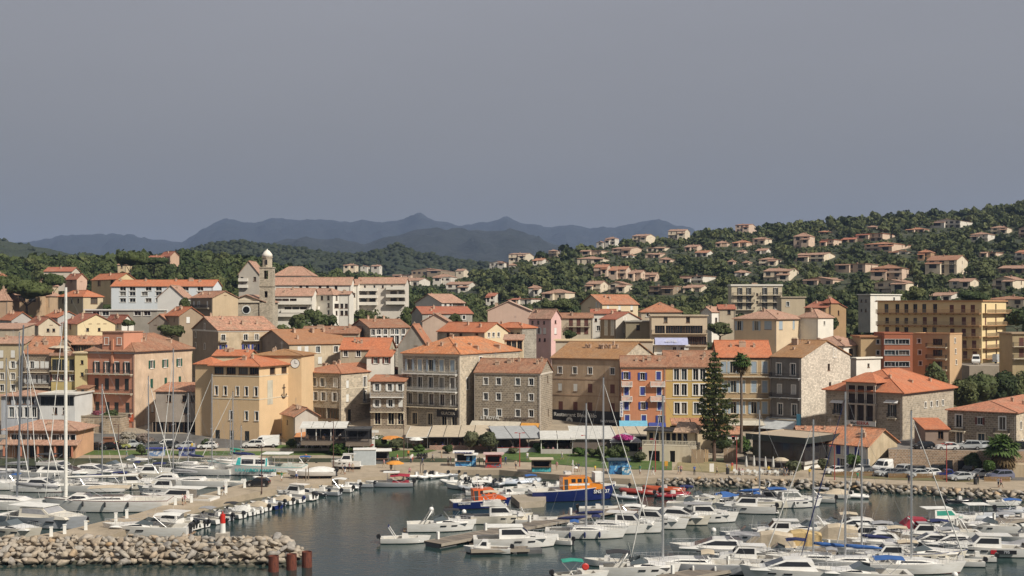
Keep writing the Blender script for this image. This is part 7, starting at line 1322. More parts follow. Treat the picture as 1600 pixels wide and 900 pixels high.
def sailboat(label,px,py,L,rz,mast_px=None,mast_py=None,cover='navy',hm=None,hood='navy',af='blue',stripe=None,fend=(-1,),jib=True,boom=True,fb=None,mast_m=None,fm='navy'):
 o=root_at('sailing_yacht',label,'sailboat',px,py,rz,'sailing yachts in the marina'); W=L*.31; fb=fb or.75+L*.035; hb,sh=hull(o,L,W,fb,hm or GW,af,.16,.6,(.05,.30),.85,stripe)
 c,w=superstr(o,[(-.18*L,fb),(-.15*L,fb+.45),(.10*L,fb+.42),(.25*L,fb+.12),(.27*L,fb)],W*.34,W*.26,GW,'coachroof')
 side_glass(c,[(-.13*L,fb+.12),(-.12*L,fb+.32),(.07*L,fb+.3),(.15*L,fb+.14)],w)
 mx=.06*L
 if mast_px is not None:mx=(K(mast_px)*o.location.y-o.location.x)/math.cos(R(rz))if abs(math.cos(R(rz)))>.25 else mx; mx=max(-.15*L,min(.36*L,mx))
 Dm=o.location.y+mx*math.sin(R(rz)); hm_=zat(mast_py,Dm)if mast_py else 1.35*L
 mm=mast_m or ALU; mb=MB(); mb.tube([(mx,0,fb+.3),(mx,0,hm_)],[.28,.2]if L>17 else[.13,.1],8); m=mb.build('mast',mm,o,uv=False)
 for f in(.42,.7):mb=MB(); z=fb+(hm_-fb)*f; mb.tube([(mx-.12,-W*.36*(1.3-f),z),(mx,0,z+.08),(mx-.12,W*.36*(1.3-f),z)],.035,5); mb.build('spreader',mm,m,uv=False)
 mb=MB(); mb.tube([(mx,0,hm_),(mx,0,hm_+.5)],.015,4); mb.lathe([(.12,.0),(.12,.06)],6,0,(mx,0,hm_)); mb.build('masthead_light',DARK,m,uv=False)
 for s_ in(-1,1):
  mb=MB(); mb.tube([(mx-.15,s_*(hb(mx/L+.5)-.08),sh(.5)),(mx-.12,s_*W*.36*.6,fb+(hm_-fb)*.7),(mx,0,hm_-.1)],.014,3,cap=False); mb.build('shroud',STEEL,m,uv=False)
 mb=MB(); mb.tube([(-.49*L,0,sh(0)),(mx,0,hm_)],.014,3,cap=False); mb.build('backstay',STEEL,m,uv=False)
 mb=MB(); tip=(.49*L,0,sh(1)+.05); q=lambda t:(tip[0]+(mx-tip[0])*t,0,tip[2]+(hm_*.97-tip[2])*t)
 mb.tube([tip,q(.04),q(.1),q(.5),q(.93),q(1)],[.02,.05,.085 if jib else.02,.065 if jib else.02,.04 if jib else.02,.015],6); mb.build('furled_jib',CLO['navy']if jib=='navy' else(CLO['white']if jib else STEEL),m,uv=False)
 if boom:
  bl=.36*L; zb=fb+1.25; mb=MB(); mb.tube([(mx,0,zb),(mx-bl,0,zb+.05)],.075,7); bo=mb.build('boom',mm,o,uv=False)
  mb=MB(); mb.tube([(mx-.05,0,zb+.45),(mx-bl*.25,0,zb+.34),(mx-bl*.7,0,zb+.24),(mx-bl*.98,0,zb+.14)],[.16,.24,.2,.09],8); mb.build('sail_cover',CLO[cover],bo,smooth=True,uv=False)
 if hood:bimini(o,-.20*L,-.09*L,W*.33,fb+.1,1.05,CLO[hood],.22,'sprayhood')
 rail(o,hb,sh,L,.72,.97,.6); rail(o,hb,sh,L,.08,.68,.6,False)
 mb=MB(); mb.lathe([(.42,-.02),(.45,0),(.42,.02)],14); mb.xform(Matrix.Translation((-.36*L,0,fb+.45))@Matrix.Rotation(R(80),4,'Y')); mb.build('steering_wheel',STEEL,o,uv=False)
 for s_ in fend:fenders(o,L,hb,sh,(.3,.48,.66),s_,CLO[fm]if fm in CLO else GW,.15)
 return o
def cruiser(label,px,py,L,rz,style='sedan',hm=None,af='blue',stripe=None,motors=0,top=None,fend=(),fly=False,winm=None,sup=None,name='motor_cruiser',railing_=True,arch=False,can=None,text_=None):
 o=root_at(name,label,'motorboat',px,py,rz,'motor cruisers in the marina'); W=L*.33; fb=.65+L*.055; cabm=sup or GW; hb,sh=hull(o,L,W,fb,hm or GW,af,.28,.5,(.05,.34),1.0,stripe)
 if style=='sedan':
  pr_=[(-.20*L,fb-.3),(-.20*L,fb+1.25),(-.17*L,fb+1.38),(.06*L,fb+1.38),(.15*L,fb+.55),(.33*L,fb+.30),(.36*L,fb)]
  c,w=superstr(o,pr_,W*.40,W*.32,cabm); side_glass(c,[(-.17*L,fb+.5),(-.17*L,fb+1.15),(.055*L,fb+1.15),(.115*L,fb+.5)],w,winm); front_glass(c,pr_[4],pr_[3],w,winm); side_glass(c,[(.16*L,fb+.2),(.165*L,fb+.34),(.22*L,fb+.3),(.225*L,fb+.2)],w,winm,'porthole')
  mb=MB(); mb.slab([(-.34*L,-W*.37,fb+1.5),(.08*L,-W*.33,fb+1.5),(.08*L,W*.33,fb+1.5),(-.34*L,W*.37,fb+1.5)],.09); mb.build('hard_top',CLO[top]if top else cabm,c,uv=False)
  ztop=fb+1.5
 elif style=='express':
  pr_=[(-.08*L,fb-.2),(-.08*L,fb+.42),(.10*L,fb+.42),(.33*L,fb+.16),(.38*L,fb)]
  c,w=superstr(o,pr_,W*.40,W*.30,cabm); side_glass(c,[(.0,fb+.12),(.02*L,fb+.32),(.12*L,fb+.30),(.2*L,fb+.14)],w,winm,'porthole')
  mb=MB()
  for s_ in(-1,1):q=[(.10*L,s_*W*.3,fb+.42),(-.12*L,s_*W*.38,fb+.3),(-.12*L,s_*W*.36,fb+.62),(.0,s_*W*.29,fb+1.0)]; mb.poly(q); mb.poly([(a,b-.01*s_,d)for a,b,d in q][::-1])
  mb.poly([(.10*L,-W*.3,fb+.42),(.10*L,W*.3,fb+.42),(0,W*.29,fb+1.0),(0,-W*.29,fb+1.0)]); mb.build('windscreen',glass((0.09,0.11,0.12),.08),c,uv=False)
  ztop=fb+.9
  if arch:mb=MB(); mb.tube([(-.26*L,-W*.42,fb),(-.16*L,-W*.36,fb+1.5),(-.14*L,0,fb+1.62),(-.16*L,W*.36,fb+1.5),(-.26*L,W*.42,fb)],.09,6); mb.build('radar_arch',cabm,o,smooth=True,uv=False)
 else:
  pr_=[(-.30*L,fb-.2),(-.24*L,fb+1.0),(-.12*L,fb+1.22),(.04*L,fb+1.15),(.26*L,fb+.25),(.40*L,fb)]
  c,w=superstr(o,pr_,W*.42,W*.28,cabm); side_glass(c,[(-.22*L,fb+.45),(-.18*L,fb+.95),(.03*L,fb+.95),(.19*L,fb+.40)],w,winm); front_glass(c,pr_[4],pr_[3],w,winm); ztop=fb+1.2
 if fly:
  f,w2=superstr(o,[(-.30*L,ztop),(-.30*L,ztop+.55),(-.02*L,ztop+.6),(.06*L,ztop)],W*.34,W*.36,cabm,'flybridge'); front_glass(f,(.06*L,ztop),(-.02*L,ztop+.6),w2); bimini(o,-.30*L,-.06*L,W*.33,ztop+.4,1.5,CLO[can or 'white'])
  mb=MB(); mb.tube([(-.28*L,-W*.3,ztop+.5),(-.3*L,0,ztop+1.2),(-.28*L,W*.3,ztop+.5)],.06,5); mb.lathe([(.25,1.25),(.27,1.35),(.2,1.5)],9,0,(-.3*L,0,ztop)); mb.build('radar',GW,f,uv=False)
 elif can:bimini(o,-.42*L,-.12*L,W*.36,fb,1.75 if style!='express' else 1.6,CLO[can])
 if railing_:rail(o,hb,sh,L,.62,.97,.5)
 for k in range(motors):outboard(o,-.5*L-.25,(k-(motors-1)/2)*.62,fb*.85,1.15)
 for s_ in fend:fenders(o,L,hb,sh,(.3,.5),s_,GW)
 for s_ in(-1,1):
  for t_ in(.52,.68):x,y=(t_-.5)*L,hb(t_)*.985; mb=MB(); mb.obox((x,s_*y),(1,s_*(hb(t_+.05)-hb(t_-.05))/(.1*L)),.085*L,.06,fb*.66,fb*.66+.17); mb.build('hull_window',TINT,o,uv=False)
 mb=MB(); mb.box(-.5*L-.5,-.5*L,-W*.38,W*.38,.18,.26); mb.build('bathing_platform',TEAK if L>9 else GW,o,uv=False)
 mb=MB(); mb.tube([(-.1*L,W*.2,ztop),(-.14*L,W*.2,ztop+1.6)],.012,4); mb.build('aerial',WHITE,o,uv=False)
 if text_:text(o,text_,.5,(.2*L,-hb(.7)-.02,fb*.75),0,AF_['blue'])
 return o
def openboat(label,px,py,L,rz,hm=None,m=1,motor=None,screen=True,can=None,tube=False,cover=None,af='black',ttop=None,inner=None,name=None,cabin=False,arch=None):
 o=root_at(name or('inflatable_boat' if tube else 'open_motorboat'),label,'dinghy' if tube else 'motorboat',px,py,rz,'small boats in the marina'); W=L*.37; fb=.5+L*.035
 if tube:
  r=.05*L*.9+.05; mb=MB(); y=W/2-r; path=[(-.5*L,-y,.38),(-.1*L,-y,.38),(.22*L,-y*.95,.42),(.38*L,-y*.6,.52),(.45*L,0,.58),(.38*L,y*.6,.52),(.22*L,y*.95,.42),(-.1*L,y,.38),(-.5*L,y,.38)]
  mb.tube(path,[r*.6]+[r]*7+[r*.6],9); mb.build('tube',hm or GW,o,smooth=True,uv=False)
  mb=MB(); mb.box(-.46*L,.3*L,-y,y,.05,.24); mb.box(-.47*L,-.44*L,-y,y,.05,.6); mb.build('floor',GG,o,uv=False); fb=.6
 else:hb,sh=hull(o,L,W,fb,hm or GW,af,.3,.35,(.06,.74 if not cabin else.5),1.1,None,inner)
 if cover:
  mb=MB(); n=8; rings=[]
  for i in range(9):t=i/8; x=(-.46+.86*t)*L; w_=W*.47*(1-max(0,(t-.5)/.5)**2.2)+.03; zp=fb+.25+.55*math.sin(math.pi*min(1,t*1.25+.12)); rings.append([(x,-w_+2*w_*k/n,fb+.02+(zp-fb)*(1-abs(2*k/n-1)**1.3))for k in range(n+1)])
  mb.loft(rings,0,False); mb.add(rings[0],[tuple(range(n,-1,-1))]); mb.build('cover',CLO[cover],o,uv=False)
 else:
  mb=MB(); mb.box(-.08*L,.06*L,-.32,.32,.2,fb+.55,tx=.06,ty=.04); cn=mb.build('console',GW,o,uv=False)
  if screen:mb=MB(); q=[(.06*L,-.34,fb+.5),(.06*L,.34,fb+.5),(-.01*L,.3,fb+.95),(-.01*L,-.3,fb+.95)]; mb.poly(q); mb.poly([(a-.015,b,c)for a,b,c in q][::-1]); mb.build('windscreen',glass((0.07,0.08,0.09),.08),cn,uv=False)
  mb=MB(); mb.box(-.34*L,-.2*L,-W*.3,W*.3,.2,.55); mb.build('seat',GC,o,uv=False)
  if cabin:c,w=superstr(o,[(-.02*L,fb-.2),(-.02*L,fb+.95),(.10*L,fb+.95),(.2*L,fb+.3),(.34*L,fb)],W*.36,W*.28,GW); side_glass(c,[(.0,fb+.3),(.0,fb+.8),(.09*L,fb+.8),(.14*L,fb+.35)],w); front_glass(c,(.2*L,fb+.3),(.10*L,fb+.95),w)
 if can:bimini(o,-.36*L,.02*L,W*.38,fb,1.5,CLO[can])
 if arch:mb=MB(); mb.tube([(-.2*L,-W*.42,fb),(-.34*L,-W*.38,fb+1.45),(-.34*L,W*.38,fb+1.45),(-.2*L,W*.42,fb)],.055,5); a_=mb.build('arch',GW,o,uv=False); mb=MB(); mb.tube([(-.34*L,-W*.38,fb+1.47),(-.34*L,W*.38,fb+1.47)],.11,6); mb.build('rolled_canopy',CLO[arch],a_,uv=False)
 if ttop:
  mb=MB(); mb.slab([(-.22*L,-W*.34,fb+1.75),(.12*L,-W*.34,fb+1.75),(.12*L,W*.34,fb+1.75),(-.22*L,W*.34,fb+1.75)],.08); tt=mb.build('hard_top',CLO[ttop],o,uv=False)
  for x in(-.12*L,.04*L):
   for s_ in(-1,1):mb=MB(); mb.tube([(x,s_*.4,.3),(x,s_*W*.3,fb+1.68)],.03,4); mb.build('leg',STEEL,tt,uv=False)
 for k in range(m):outboard(o,-.5*L-.2,(k-(m-1)/2)*.6,fb*.9 if not tube else.7,.8+.04*L,motor or GK,pr.choice((.12,.12,.5)))
 return o
 # --- left basin
sailboat('large white sailing yacht with tan bimini, black fenders and a very tall white mast',168,797,19,183,104,449,'white',GW,None,'blue',AF_['red'],(1,),'white',False,1.75,gel((0.72,0.71,0.66)),'black')
BY=[o for o in C.objects if o.get('label','').startswith('large white sailing')][0]; bimini(BY,-3.6,2.6,1.7,1.9,1.7,CLO['beige']); c,w=superstr(BY,[(2.2,1.75),(3.0,2.5),(5.0,2.55),(6.0,1.75)],1.7,1.3,GW,'deck_saloon'); side_glass(c,[(2.6,1.95),(3.2,2.35),(4.9,2.4),(5.6,1.95)],w)
mb=MB(); mb.tube([(6.2,0,5.1),(-4.6,0,5.3)],.16,8); mb.build('boom',gel((0.72,0.71,0.66)),BY,uv=False)
cruiser('big white motor yacht with closed white canopy before the harbour office',97,749,14,-12,'coupe',GW,'black',None,0,None,(-1,),True,None,None,'motor_yacht',True,False,'black')
cruiser('white motor yacht with dark blue hull stripe and slanted windows',147,746,11,-14,'coupe',GW,'blue',GN)
cruiser('small white cruiser behind the blue striped yacht',178,737,9,-10,'express',GW,'black')
cruiser('white speedboat at the left quay end',205,727,8,5,'express',GG,'black')
openboat('white rubber dinghy lying at the left quay',242,729,5,0,GW,0,None,False,None,True)
sailboat('white sailing yacht moored stern to the left edge with wooden mast',42,762,12,-5,30,520,'grey',GW,'blue','black',None,(),'white')
sailboat('white sailing yacht cut by the left edge of the harbour',-8,764,13,-8,11,560,'grey',GW,None,'black',None,())
sailboat('grey hulled sailing yacht at the far left of the basin',8,746,12,-6,52,540,'grey',GG,None,'black',None,(),'white')
cruiser('broad grey white motor catamaran with cloth side curtains beside the pier',70,822,15,-22,'sedan',GG,'black',None,0,'white',(),False,CLO['grey'],GC,'motor_catamaran',True)
cruiser('white fishing cruiser at the lower left edge behind the rocks',18,838,11,-25,'express',GC,'black',None,0,None,(),False,None,None,'motor_cruiser',True,True)
openboat('grey covered tender with outboard on the pier side of the catamaran',118,818,4.2,150,CLO['beige'],1,None,False,None,True,'beige')
mb=MB(); p=G(12,795,0); q=thing('sailing_yacht','dark grey masted sailing yacht behind the motor catamaran at the left','sailboat',p,R(-8),'sailing yachts in the marina')
hb,sh=hull(q,14,4.4,1.3,GW,'black'); mb=MB(); mb.tube([(1.5,0,1.4),(2.6,0,zat(508,p.y))],[.17,.13],8); mb.build('mast',metal((0.35,0.37,0.4),.4),q,uv=False); mb=MB(); mb.tube([(1.4,0,3.4),(8.3,0,3.3)],.09,6); mb.build('boom',ALU,q,uv=False); mb=MB(); mb.tube([(1.4,0,3.9),(4,0,3.75),(8.2,0,3.6)],[.22,.34,.16],8); mb.build('sail_cover',CLO['grey'],q,smooth=True,uv=False); c,w=superstr(q,[(-4,1.3),(-3.4,2.0),(2.5,1.9),(4,1.3)],1.5,1.1,GW,'coachroof'); side_glass(c,[(-3,1.5),(-2.8,1.85),(2,1.75),(2.8,1.5)],w)
for s_ in(-1,1):mb=MB(); mb.tube([(1.3,s_*2.1,1.3),(2.5,0,zat(515,p.y))],.018,3); mb.build('shroud',STEEL,q,uv=False)
cruiser('white sailing catamaran with dark wrapped windows and heart emblem beside the pier',278,789,12.5,168,'sedan',GW,'black',None,0,'white',(),False,TINT,None,'catamaran',True)
sailboat('white yacht with furled grey mainsail behind the catamaran',302,760,12,175,270,545,'grey',GW,None,'black',None,())
sailboat('white yacht with bright white mast right of the furled grey sail',318,741,11,172,333,584,'white',GW,None,'blue',None,(),'white')
sailboat('slim yacht behind the excursion boat bow',296,733,9,170,294,614,'navy',GW,None,'blue',None,())
sailboat('yacht with thin mast before the cream hall',352,730,10,176,367,612,'navy',GW,None,'blue',None,())
sailboat('small yacht with low mast among boats along the cream hall quay',372,729,8,170,377,665,'navy',GW,None,'blue',None,(),False)
cruiser('white cabin boat with orange gear at the stern of the furled yacht',255,772,9,172,'sedan',GW,'red',None,0,None,(),False)
o=root_at('excursion_boat','long white and turquoise excursion boat with lettering at the left quay','ferry',400,741,176,None); L=18.5; W=5.4; fb=1.7; TQ=gel((0.05,0.42,0.42)); hb,sh=hull(o,L,W,fb,GW,'black',.45,.7,(.04,.30),.9,TQ)
c,w=superstr(o,[(-2.6,fb),(-2.6,fb+1.55),(3.0,fb+1.6),(4.3,fb+.5),(5.2,fb)],2.1,1.75,GW); side_glass(c,[(-2.2,fb+.45),(-2.2,fb+1.25),(-.4,fb+1.28),(-.4,fb+.45)],w); side_glass(c,[(0,fb+.45),(0,fb+1.28),(2.2,fb+1.3),(2.2,fb+.45)],w); side_glass(c,[(2.35,fb+.1),(2.35,fb+1.58),(2.9,fb+1.58),(3.3,fb+.1)],w,TQ,'band'); side_glass(c,[(-2.6,fb+.1),(-2.6,fb+1.5),(-2.3,fb+1.5),(-2.3,fb+.1)],w,TQ,'band')
mb=MB(); mb.slab([(-6.6,-2.0,fb+2.3),(-1.4,-2.0,fb+2.3),(-1.4,2.0,fb+2.3),(-6.6,2.0,fb+2.3)],.1); mb.build('sun_deck_roof',CLO['white'],o,uv=False)
for x in(-6.5,-4,-1.5):
 for s_ in(-1,1):mb=MB(); mb.tube([(x,s_*1.9,fb),(x,s_*1.9,fb+2.22)],.04,4); mb.build('stanchion',STEEL,o,uv=False)
rail(o,hb,sh,L,.05,.97,.9); q=text(o,'IURA LUNDI MARINU',.8,(-.6,hb(.5)-.08,fb*.62),math.pi,TQ)
for x in(-6.5,-5.5,-4.5):mb=MB(); mb.box(x,x+.35,-1.8,1.8,fb-.9,fb-.45); mb.build('bench',TQ,o,uv=False)
sailboat('small cutter with turquoise cabin behind the excursion boat',356,722,8,176,360,640,'green',GW,'green','blue',None,(),False)
openboat('blue hulled open fishing boat beside the black car',427,749,5.5,170,GN,1); openboat('yellow open rowing boat at the pier root',446,743.5,5,175,gel((0.6,0.45,0.04)),0,None,False)
openboat('white motorboat with blue bottom left of the black car',380,760,6.5,178,GW,1,None,True,None,False,None,'blue'); openboat('white dinghy behind the black car',414,751,4.6,175,GW,0,None,False,None,True)
openboat('large white boat wrapped in white cover at the pier root',487,747,8.5,182,GW,2,None,False,None,False,'white'); cruiser('small white cabin boat beside the concrete block',540,733,5.5,178,'sedan',GW,'black',None,0)
for lab in('large white boat wrapped','small white cabin boat beside'):
 q=[o for o in C.objects if o.get('label','').startswith(lab)][0]; D=q.location.y; px_=800+F*q.location.x/D; p=G(px_,480+F*H/D,QZ); q.location=(p.x,p.y,QZ+.45); mb=MB()
 for x in(-1.6,1.2):mb.box(x,x+.2,-.9,.9,-.45,-.1)
 mb.build('cradle',WOOD,q)
 # --- row of small boats on the right side of the pier
cruiser('low white sports cruiser with black windscreen behind the breakwater',228,836,12,178,'express',GW,'black',None,2,None,(),False,None,None,'motor_cruiser',True,False,'white')
cruiser('white pilothouse boat with awning left of the beacon',266,826,8,160,'sedan',GW,'black',None,2)
for i,a in enumerate([('black outboard boat with steel frame left of the beacon',296,822,6.2,150,None,2,None,True,None,False),('white pilot boat with grey awning behind the beacon',318,816,6.5,150,None,1,None,True,'grey',False),('black inflatable behind the beacon',340,812,5.5,150,GK,1,None,True,None,True),('dark console boat right of the beacon',356,808,5.8,150,None,1,None,True,'black',False),('white boat under a cream cover in the pier row',372,804,5.6,150,None,1,GW,False,None,False,'white'),('white outboard boat with white engine cover in the pier row',386,801,5.4,148,None,1,GW,True,None,False),('small white boat with thin mast in the pier row',398,797,5.4,150,None,1,None,False,None,False,'beige'),('navy and orange trimmed boat in the pier row',413,794,6,148,GN,1,None,True,None,False),('grey dinghy squeezed in the pier row',426,790,4.6,150,GG,1,None,True,None,True),('white boat with tan cover in the pier row',437,787,5.2,150,None,1,None,False,None,False,'beige'),('white motorboat with blue cowl in the pier row',451,784,5.6,150,None,1,GN,True,None,False),('white outboard boat with black engine near the pier middle',470,779,5.8,152,None,1,None,True,None,False),('grey open launch with black engine near the pier root',503,773,6.4,165,GG,1,None,True,None,False),('dark grey inflatable with two seats near the pier root',487,774,5.6,168,GK,1,None,True,None,True),('white pilothouse launch at the pier root',524,768,6.0,165,None,1,None,True,'white',False),('white outboard dinghy next to the grey tender',542,764,4.6,168,GW,1,None,False,None,True),('grey tender with black engine left of the red covered boat',561,761,5.0,176,GG,1,None,False,None,False)]):openboat(*a)
cruiser('white pilot cruiser with hard top in the middle of the pier row',460,780,7,155,'sedan',GW,'black',None,1)
o=openboat('grey speedboat with red canopy and twin engines on the quay',608,760,8.2,183,GG,2,None,True,None,False,None,'black','white'); bimini(o,-3.6,-.2,1.35,.8,1.1,CLO['red'],.3,'canopy'); mb=MB(); mb.box(-3.4,-.6,-1.1,1.1,.5,.95); mb.build('seat_cover',CLO['red'],o,uv=False)
for i,a in enumerate([('white inflatable leftmost of the quay dinghies',651,747,5,200),('white inflatable second of the quay dinghies',665,748,4.6,240),('white inflatable with blue engine third of the quay dinghies',681,747,4.8,215),('small grey inflatable last of the quay dinghies',700,745,3.6,190)]):openboat(a[0],a[1],a[2],a[3],a[4],GW if i<3 else GG,1,None,i==1,None,True)
for i,a in enumerate([('dark engined small boat under the quay platform',727,752,5,100,None,2),('white console boat below the red kiosk',746,755,5.6,95,None,1),('white inflatable with dark engine below the red kiosk',765,755,5.6,110,GW,1,None,True,None,True),('grey inflatable below the hire stand',786,757,6,60,GG,1,None,True,None,True)]):openboat(*a)
openboat('long white and blue inflatable beside the hire stand',815,756,7.5,20,gel((0.5,0.55,0.62)),1,None,True,None,True); openboat('white open boat with long white roof below the inflatables',762,773,7.5,8,GW,1,None,True,'white'); openboat('white open boat left of the concrete jetty',812,768,6,15,GW,1); openboat('small white boat behind the concrete jetty',858,766,5,20,GW,1); openboat('white boat with radar dome behind the orange rescue launch',790,778,6.5,12,GW,1,None,True,None,False,None,'black',None,None,None,True)
# --- rescue boats
ORG=gel((0.62,0.11,0.025)); ORG2=gel((0.66,0.22,0.02))
o=root_at('rescue_launch','blue rescue launch with a red orange wheelhouse in the middle of the harbour','rescue boat',752,793,14,None); hb,sh=hull(o,9.5,3.4,1.2,GN,'red',.35,.6,(.05,.32),.9,GW)
c,w=superstr(o,[(-1.3,1.0),(-1.5,2.95),(1.7,3.0),(2.3,2.0),(3.6,1.6),(3.8,1.3)],1.2,1.0,ORG)
for x in(-.2,.6,1.3):side_glass(c,[(x-.22,2.25),(x-.22,2.75),(x+.22,2.75),(x+.22,2.25)],w)
side_glass(c,[(-1.25,1.3),(-1.4,2.75),(-.7,2.75),(-.7,1.3)],w,DARK,'door'); front_glass(c,(2.3,2.0),(1.7,3.0),w)
mb=MB(); mb.lathe([(.3,3.0),(.3,3.4)],8); mb.tube([(-.6,0,3),(-.6,0,4.6)],.05,5); mb.box(-1.3,.5,-.06,.06,3.7,3.78); mb.build('radar_mast',GW,c,uv=False); rail(o,hb,sh,9.5,.05,.97,.7); text(o,'SNS',.7,(3.0,-hb(.82)-.03,1.05),math.radians(12),SH_WHITE); text(o,'SAUVETAGE',.35,(-3.0,-hb(.2)-.03,.9),0,SH_WHITE)
o=root_at('rescue_ship','large blue hulled sea rescue ship with bright orange superstructure and white letters','rescue boat',895,781,10,None); L=14; hb,sh=hull(o,L,4.6,1.75,GN,'black',.42,.8,(.05,.28),.9,GW)
c,w=superstr(o,[(-1.9,1.5),(-1.9,3.8),(2.4,3.8),(3.0,2.8),(4.7,2.5),(5.0,1.9)],1.65,1.35,ORG2)
for x in(-.2,.8,1.8):side_glass(c,[(x-.35,2.95),(x-.35,3.55),(x+.35,3.55),(x+.35,2.95)],w)
side_glass(c,[(-.9,2.5),(-.9,2.8),(2.4,2.8),(2.4,2.5)],w,SH_WHITE,'stripe'); front_glass(c,(3.0,2.8),(2.4,3.8),w); side_glass(c,[(-1.7,1.8),(-1.7,3.5),(-1.1,3.5),(-1.1,1.8)],w,DARK,'door')
mb=MB(); mb.tube([(0,0,4.2),(0,0,6.4)],.09,6); mb.box(-.06,.06,-1.0,1.0,5.6,5.7); mb.lathe([(.35,5.0),(.38,5.15),(.2,5.35)],9,0,(.5,0,0)); mb.box(-1.4,-.4,-.8,.8,4.2,4.6); mb.build('radar_mast',GW,c,uv=False)
mb=MB(); mb.box(3.4,4.9,-1.2,1.2,2.9,4.4); mb.build('equipment_board',WHITE,o,uv=False); rail(o,hb,sh,L,.05,.97,.8); text(o,'SNS 137',.8,(4.4,-hb(.78)-.02,1.45),math.radians(11),SH_WHITE)
mb=MB(); mb.lathe([(.3,.25),(.42,.7),(.42,1.3),(.2,1.6)],9,0,(-4.4,-.9,0)); mb.build('life_raft',paint((.6,.5,.03),.6),o,uv=False)
mb=MB(); q=[G(798,774,.9),G(812,786,.9),G(850,783,.9),G(856,770,.9)]; mb.prism([(p.x,p.y)for p in q],-2,.95); tag(mb.build('stone_jetty',paving((0.28,0.24,0.18),(0.38,0.32,0.25))),'low concrete landing stage left of the big rescue ship','jetty')
openboat('red inflatable rescue boat right of the rescue ship',998,772,7,160,gel((0.26,0.035,0.025)),2,None,True,None,True); openboat('orange and navy inflatable with covered engine at the rocks',1037,768,7.5,165,gel((0.36,0.07,0.025)),1,GN,True,None,True); openboat('red inflatable bow beside the orange inflatable',1052,777,6,10,gel((0.3,0.03,0.04)),1,None,False,None,True)
# --- middle pontoon and its boats
def pontoon(label,a,b,w,m=None):
 A,B=G(a[0],a[1],.6),G(b[0],b[1],.6); d=(B-A); L=d.length; o=thing('pontoon',label,'pontoon',(A.x,A.y,0),math.atan2(d.y,d.x)); n=int(L/.5); ms=[]
 for k in range(3):mb=MB(); mb.box(0,.47,-w/2,w/2,.55,.62); ms.append(mb.mesh('plank',[m or paint([(0.20,0.165,0.13),(0.24,0.20,0.16),(0.17,0.145,0.12)][k],.9)],uv=False))
 g=random.Random(3)
 for i in range(min(n,290)):put('plank',g.choice(ms),o,(i*.5,0,g.uniform(-.01,.01)))
 for s_ in(-1,1):mb=MB(); mb.box(0,L,s_*(w/2+.06)-.05,s_*(w/2+.06)+.05,.3,.66); mb.build('side_beam',paint((0.30,0.26,0.21),.9),o,uv=False)
 for i in range(int(L/6)+1):mb=MB(); mb.box(i*6,i*6+3,-w/2+.15,w/2-.15,-.35,.5); mb.build('float',paint((0.12,0.12,0.12),.9),o,uv=False)
 for i in range(int(L/9)):mb=MB(); mb.box(i*9+2,i*9+2.35,w/2-.4,w/2-.1,.62,1.6); mb.build('service_post',SH_WHITE,o,uv=False)
 return o
pontoon('short wooden pontoon between the white boats in the middle of the harbour',(676,848),(985,790),3.0)
pontoon('floating finger platform behind the small outboard cruiser',(735,858),(826,856),1.8)
pontoon('long wooden pontoon running to the right among the sailing yachts',(1040,903),(1660,797),2.8)
openboat('white open speedboat with folded arch at the pontoon tip',634,848,6.6,4,GW,1,None,True,None,False,None,'black',None,None,None,False,'navy')
cruiser('white sports cruiser with raised arch left of the pontoon',690,829,9.6,6,'express',GW,'black',None,0,None,(),False,None,None,'motor_cruiser',True,True)
openboat('small boat with dark bimini behind the sports cruiser',716,820,6,8,GW,0,None,True,'black'); openboat('dark covered boat beside the pontoon',741,818,5.5,10,GK,0,None,False,None,False,'black')
cruiser('white fishing cruiser with long hard top and oval porthole at the pontoon',806,854,11,3,'sedan',GW,'black',None,0,'white',(),False)
openboat('small white cabin boat with black outboard in front of the pontoon',761,864,6,176,GW,1,None,True,None,False,None,'black',None,None,None,True)
cruiser('flybridge boat with cream awnings behind the fishing cruiser',784,817,9,4,'sedan',GC,'black',None,0,None,(),True,None,None,'motor_cruiser',True,False,'beige')
openboat('white boat with steel arch right of the cream awnings',838,818,6.2,5,GW,1,None,True,None,False,None,'black',None,None,None,False,'white'); openboat('small outboard tender between cruiser and sailing yacht',868,850,4.6,160,GW,1,None,False)
# --- middle row, bows towards the open water
sailboat('white sailing yacht with navy boom cover and three navy fenders in the middle',916,840,11,-3,916,630,'navy',GW,'blue','black',None,(-1,),'white')
sailboat('second white sailing yacht with navy sail bag behind the first',950,832,11,-10,943,590,'navy',GW,'navy','black',None,(),'white')
cruiser('white cruiser with blue tinted windscreen right of the two yachts',985,830,9.5,-18,'sedan',GW,'black',None,0,None,(1,),False); cruiser('white trawler cruiser with white awning roof',1022,824,10,-20,'sedan',GW,'black',None,0,'white',(),False,None,None,'motor_cruiser',True,False,'white')
cruiser('white flybridge cruiser with square dark window',1062,818,9,-20,'coupe',GC,'black',None,0); cruiser('white fishing boat with grey awning and pointed bow',1103,815,9.4,-4,'sedan',GW,'black',None,0,'grey',(-1,))
cruiser('white coupe with black roof and twin dark outboards',1164,801,9,172,'sedan',GW,'black',None,2,'black',(-1,)); sailboat('white sailing yacht with navy cover behind the black roofed coupe',1196,793,9.5,-6,1187,640,'blue',GC,'blue','black',None,(),False)
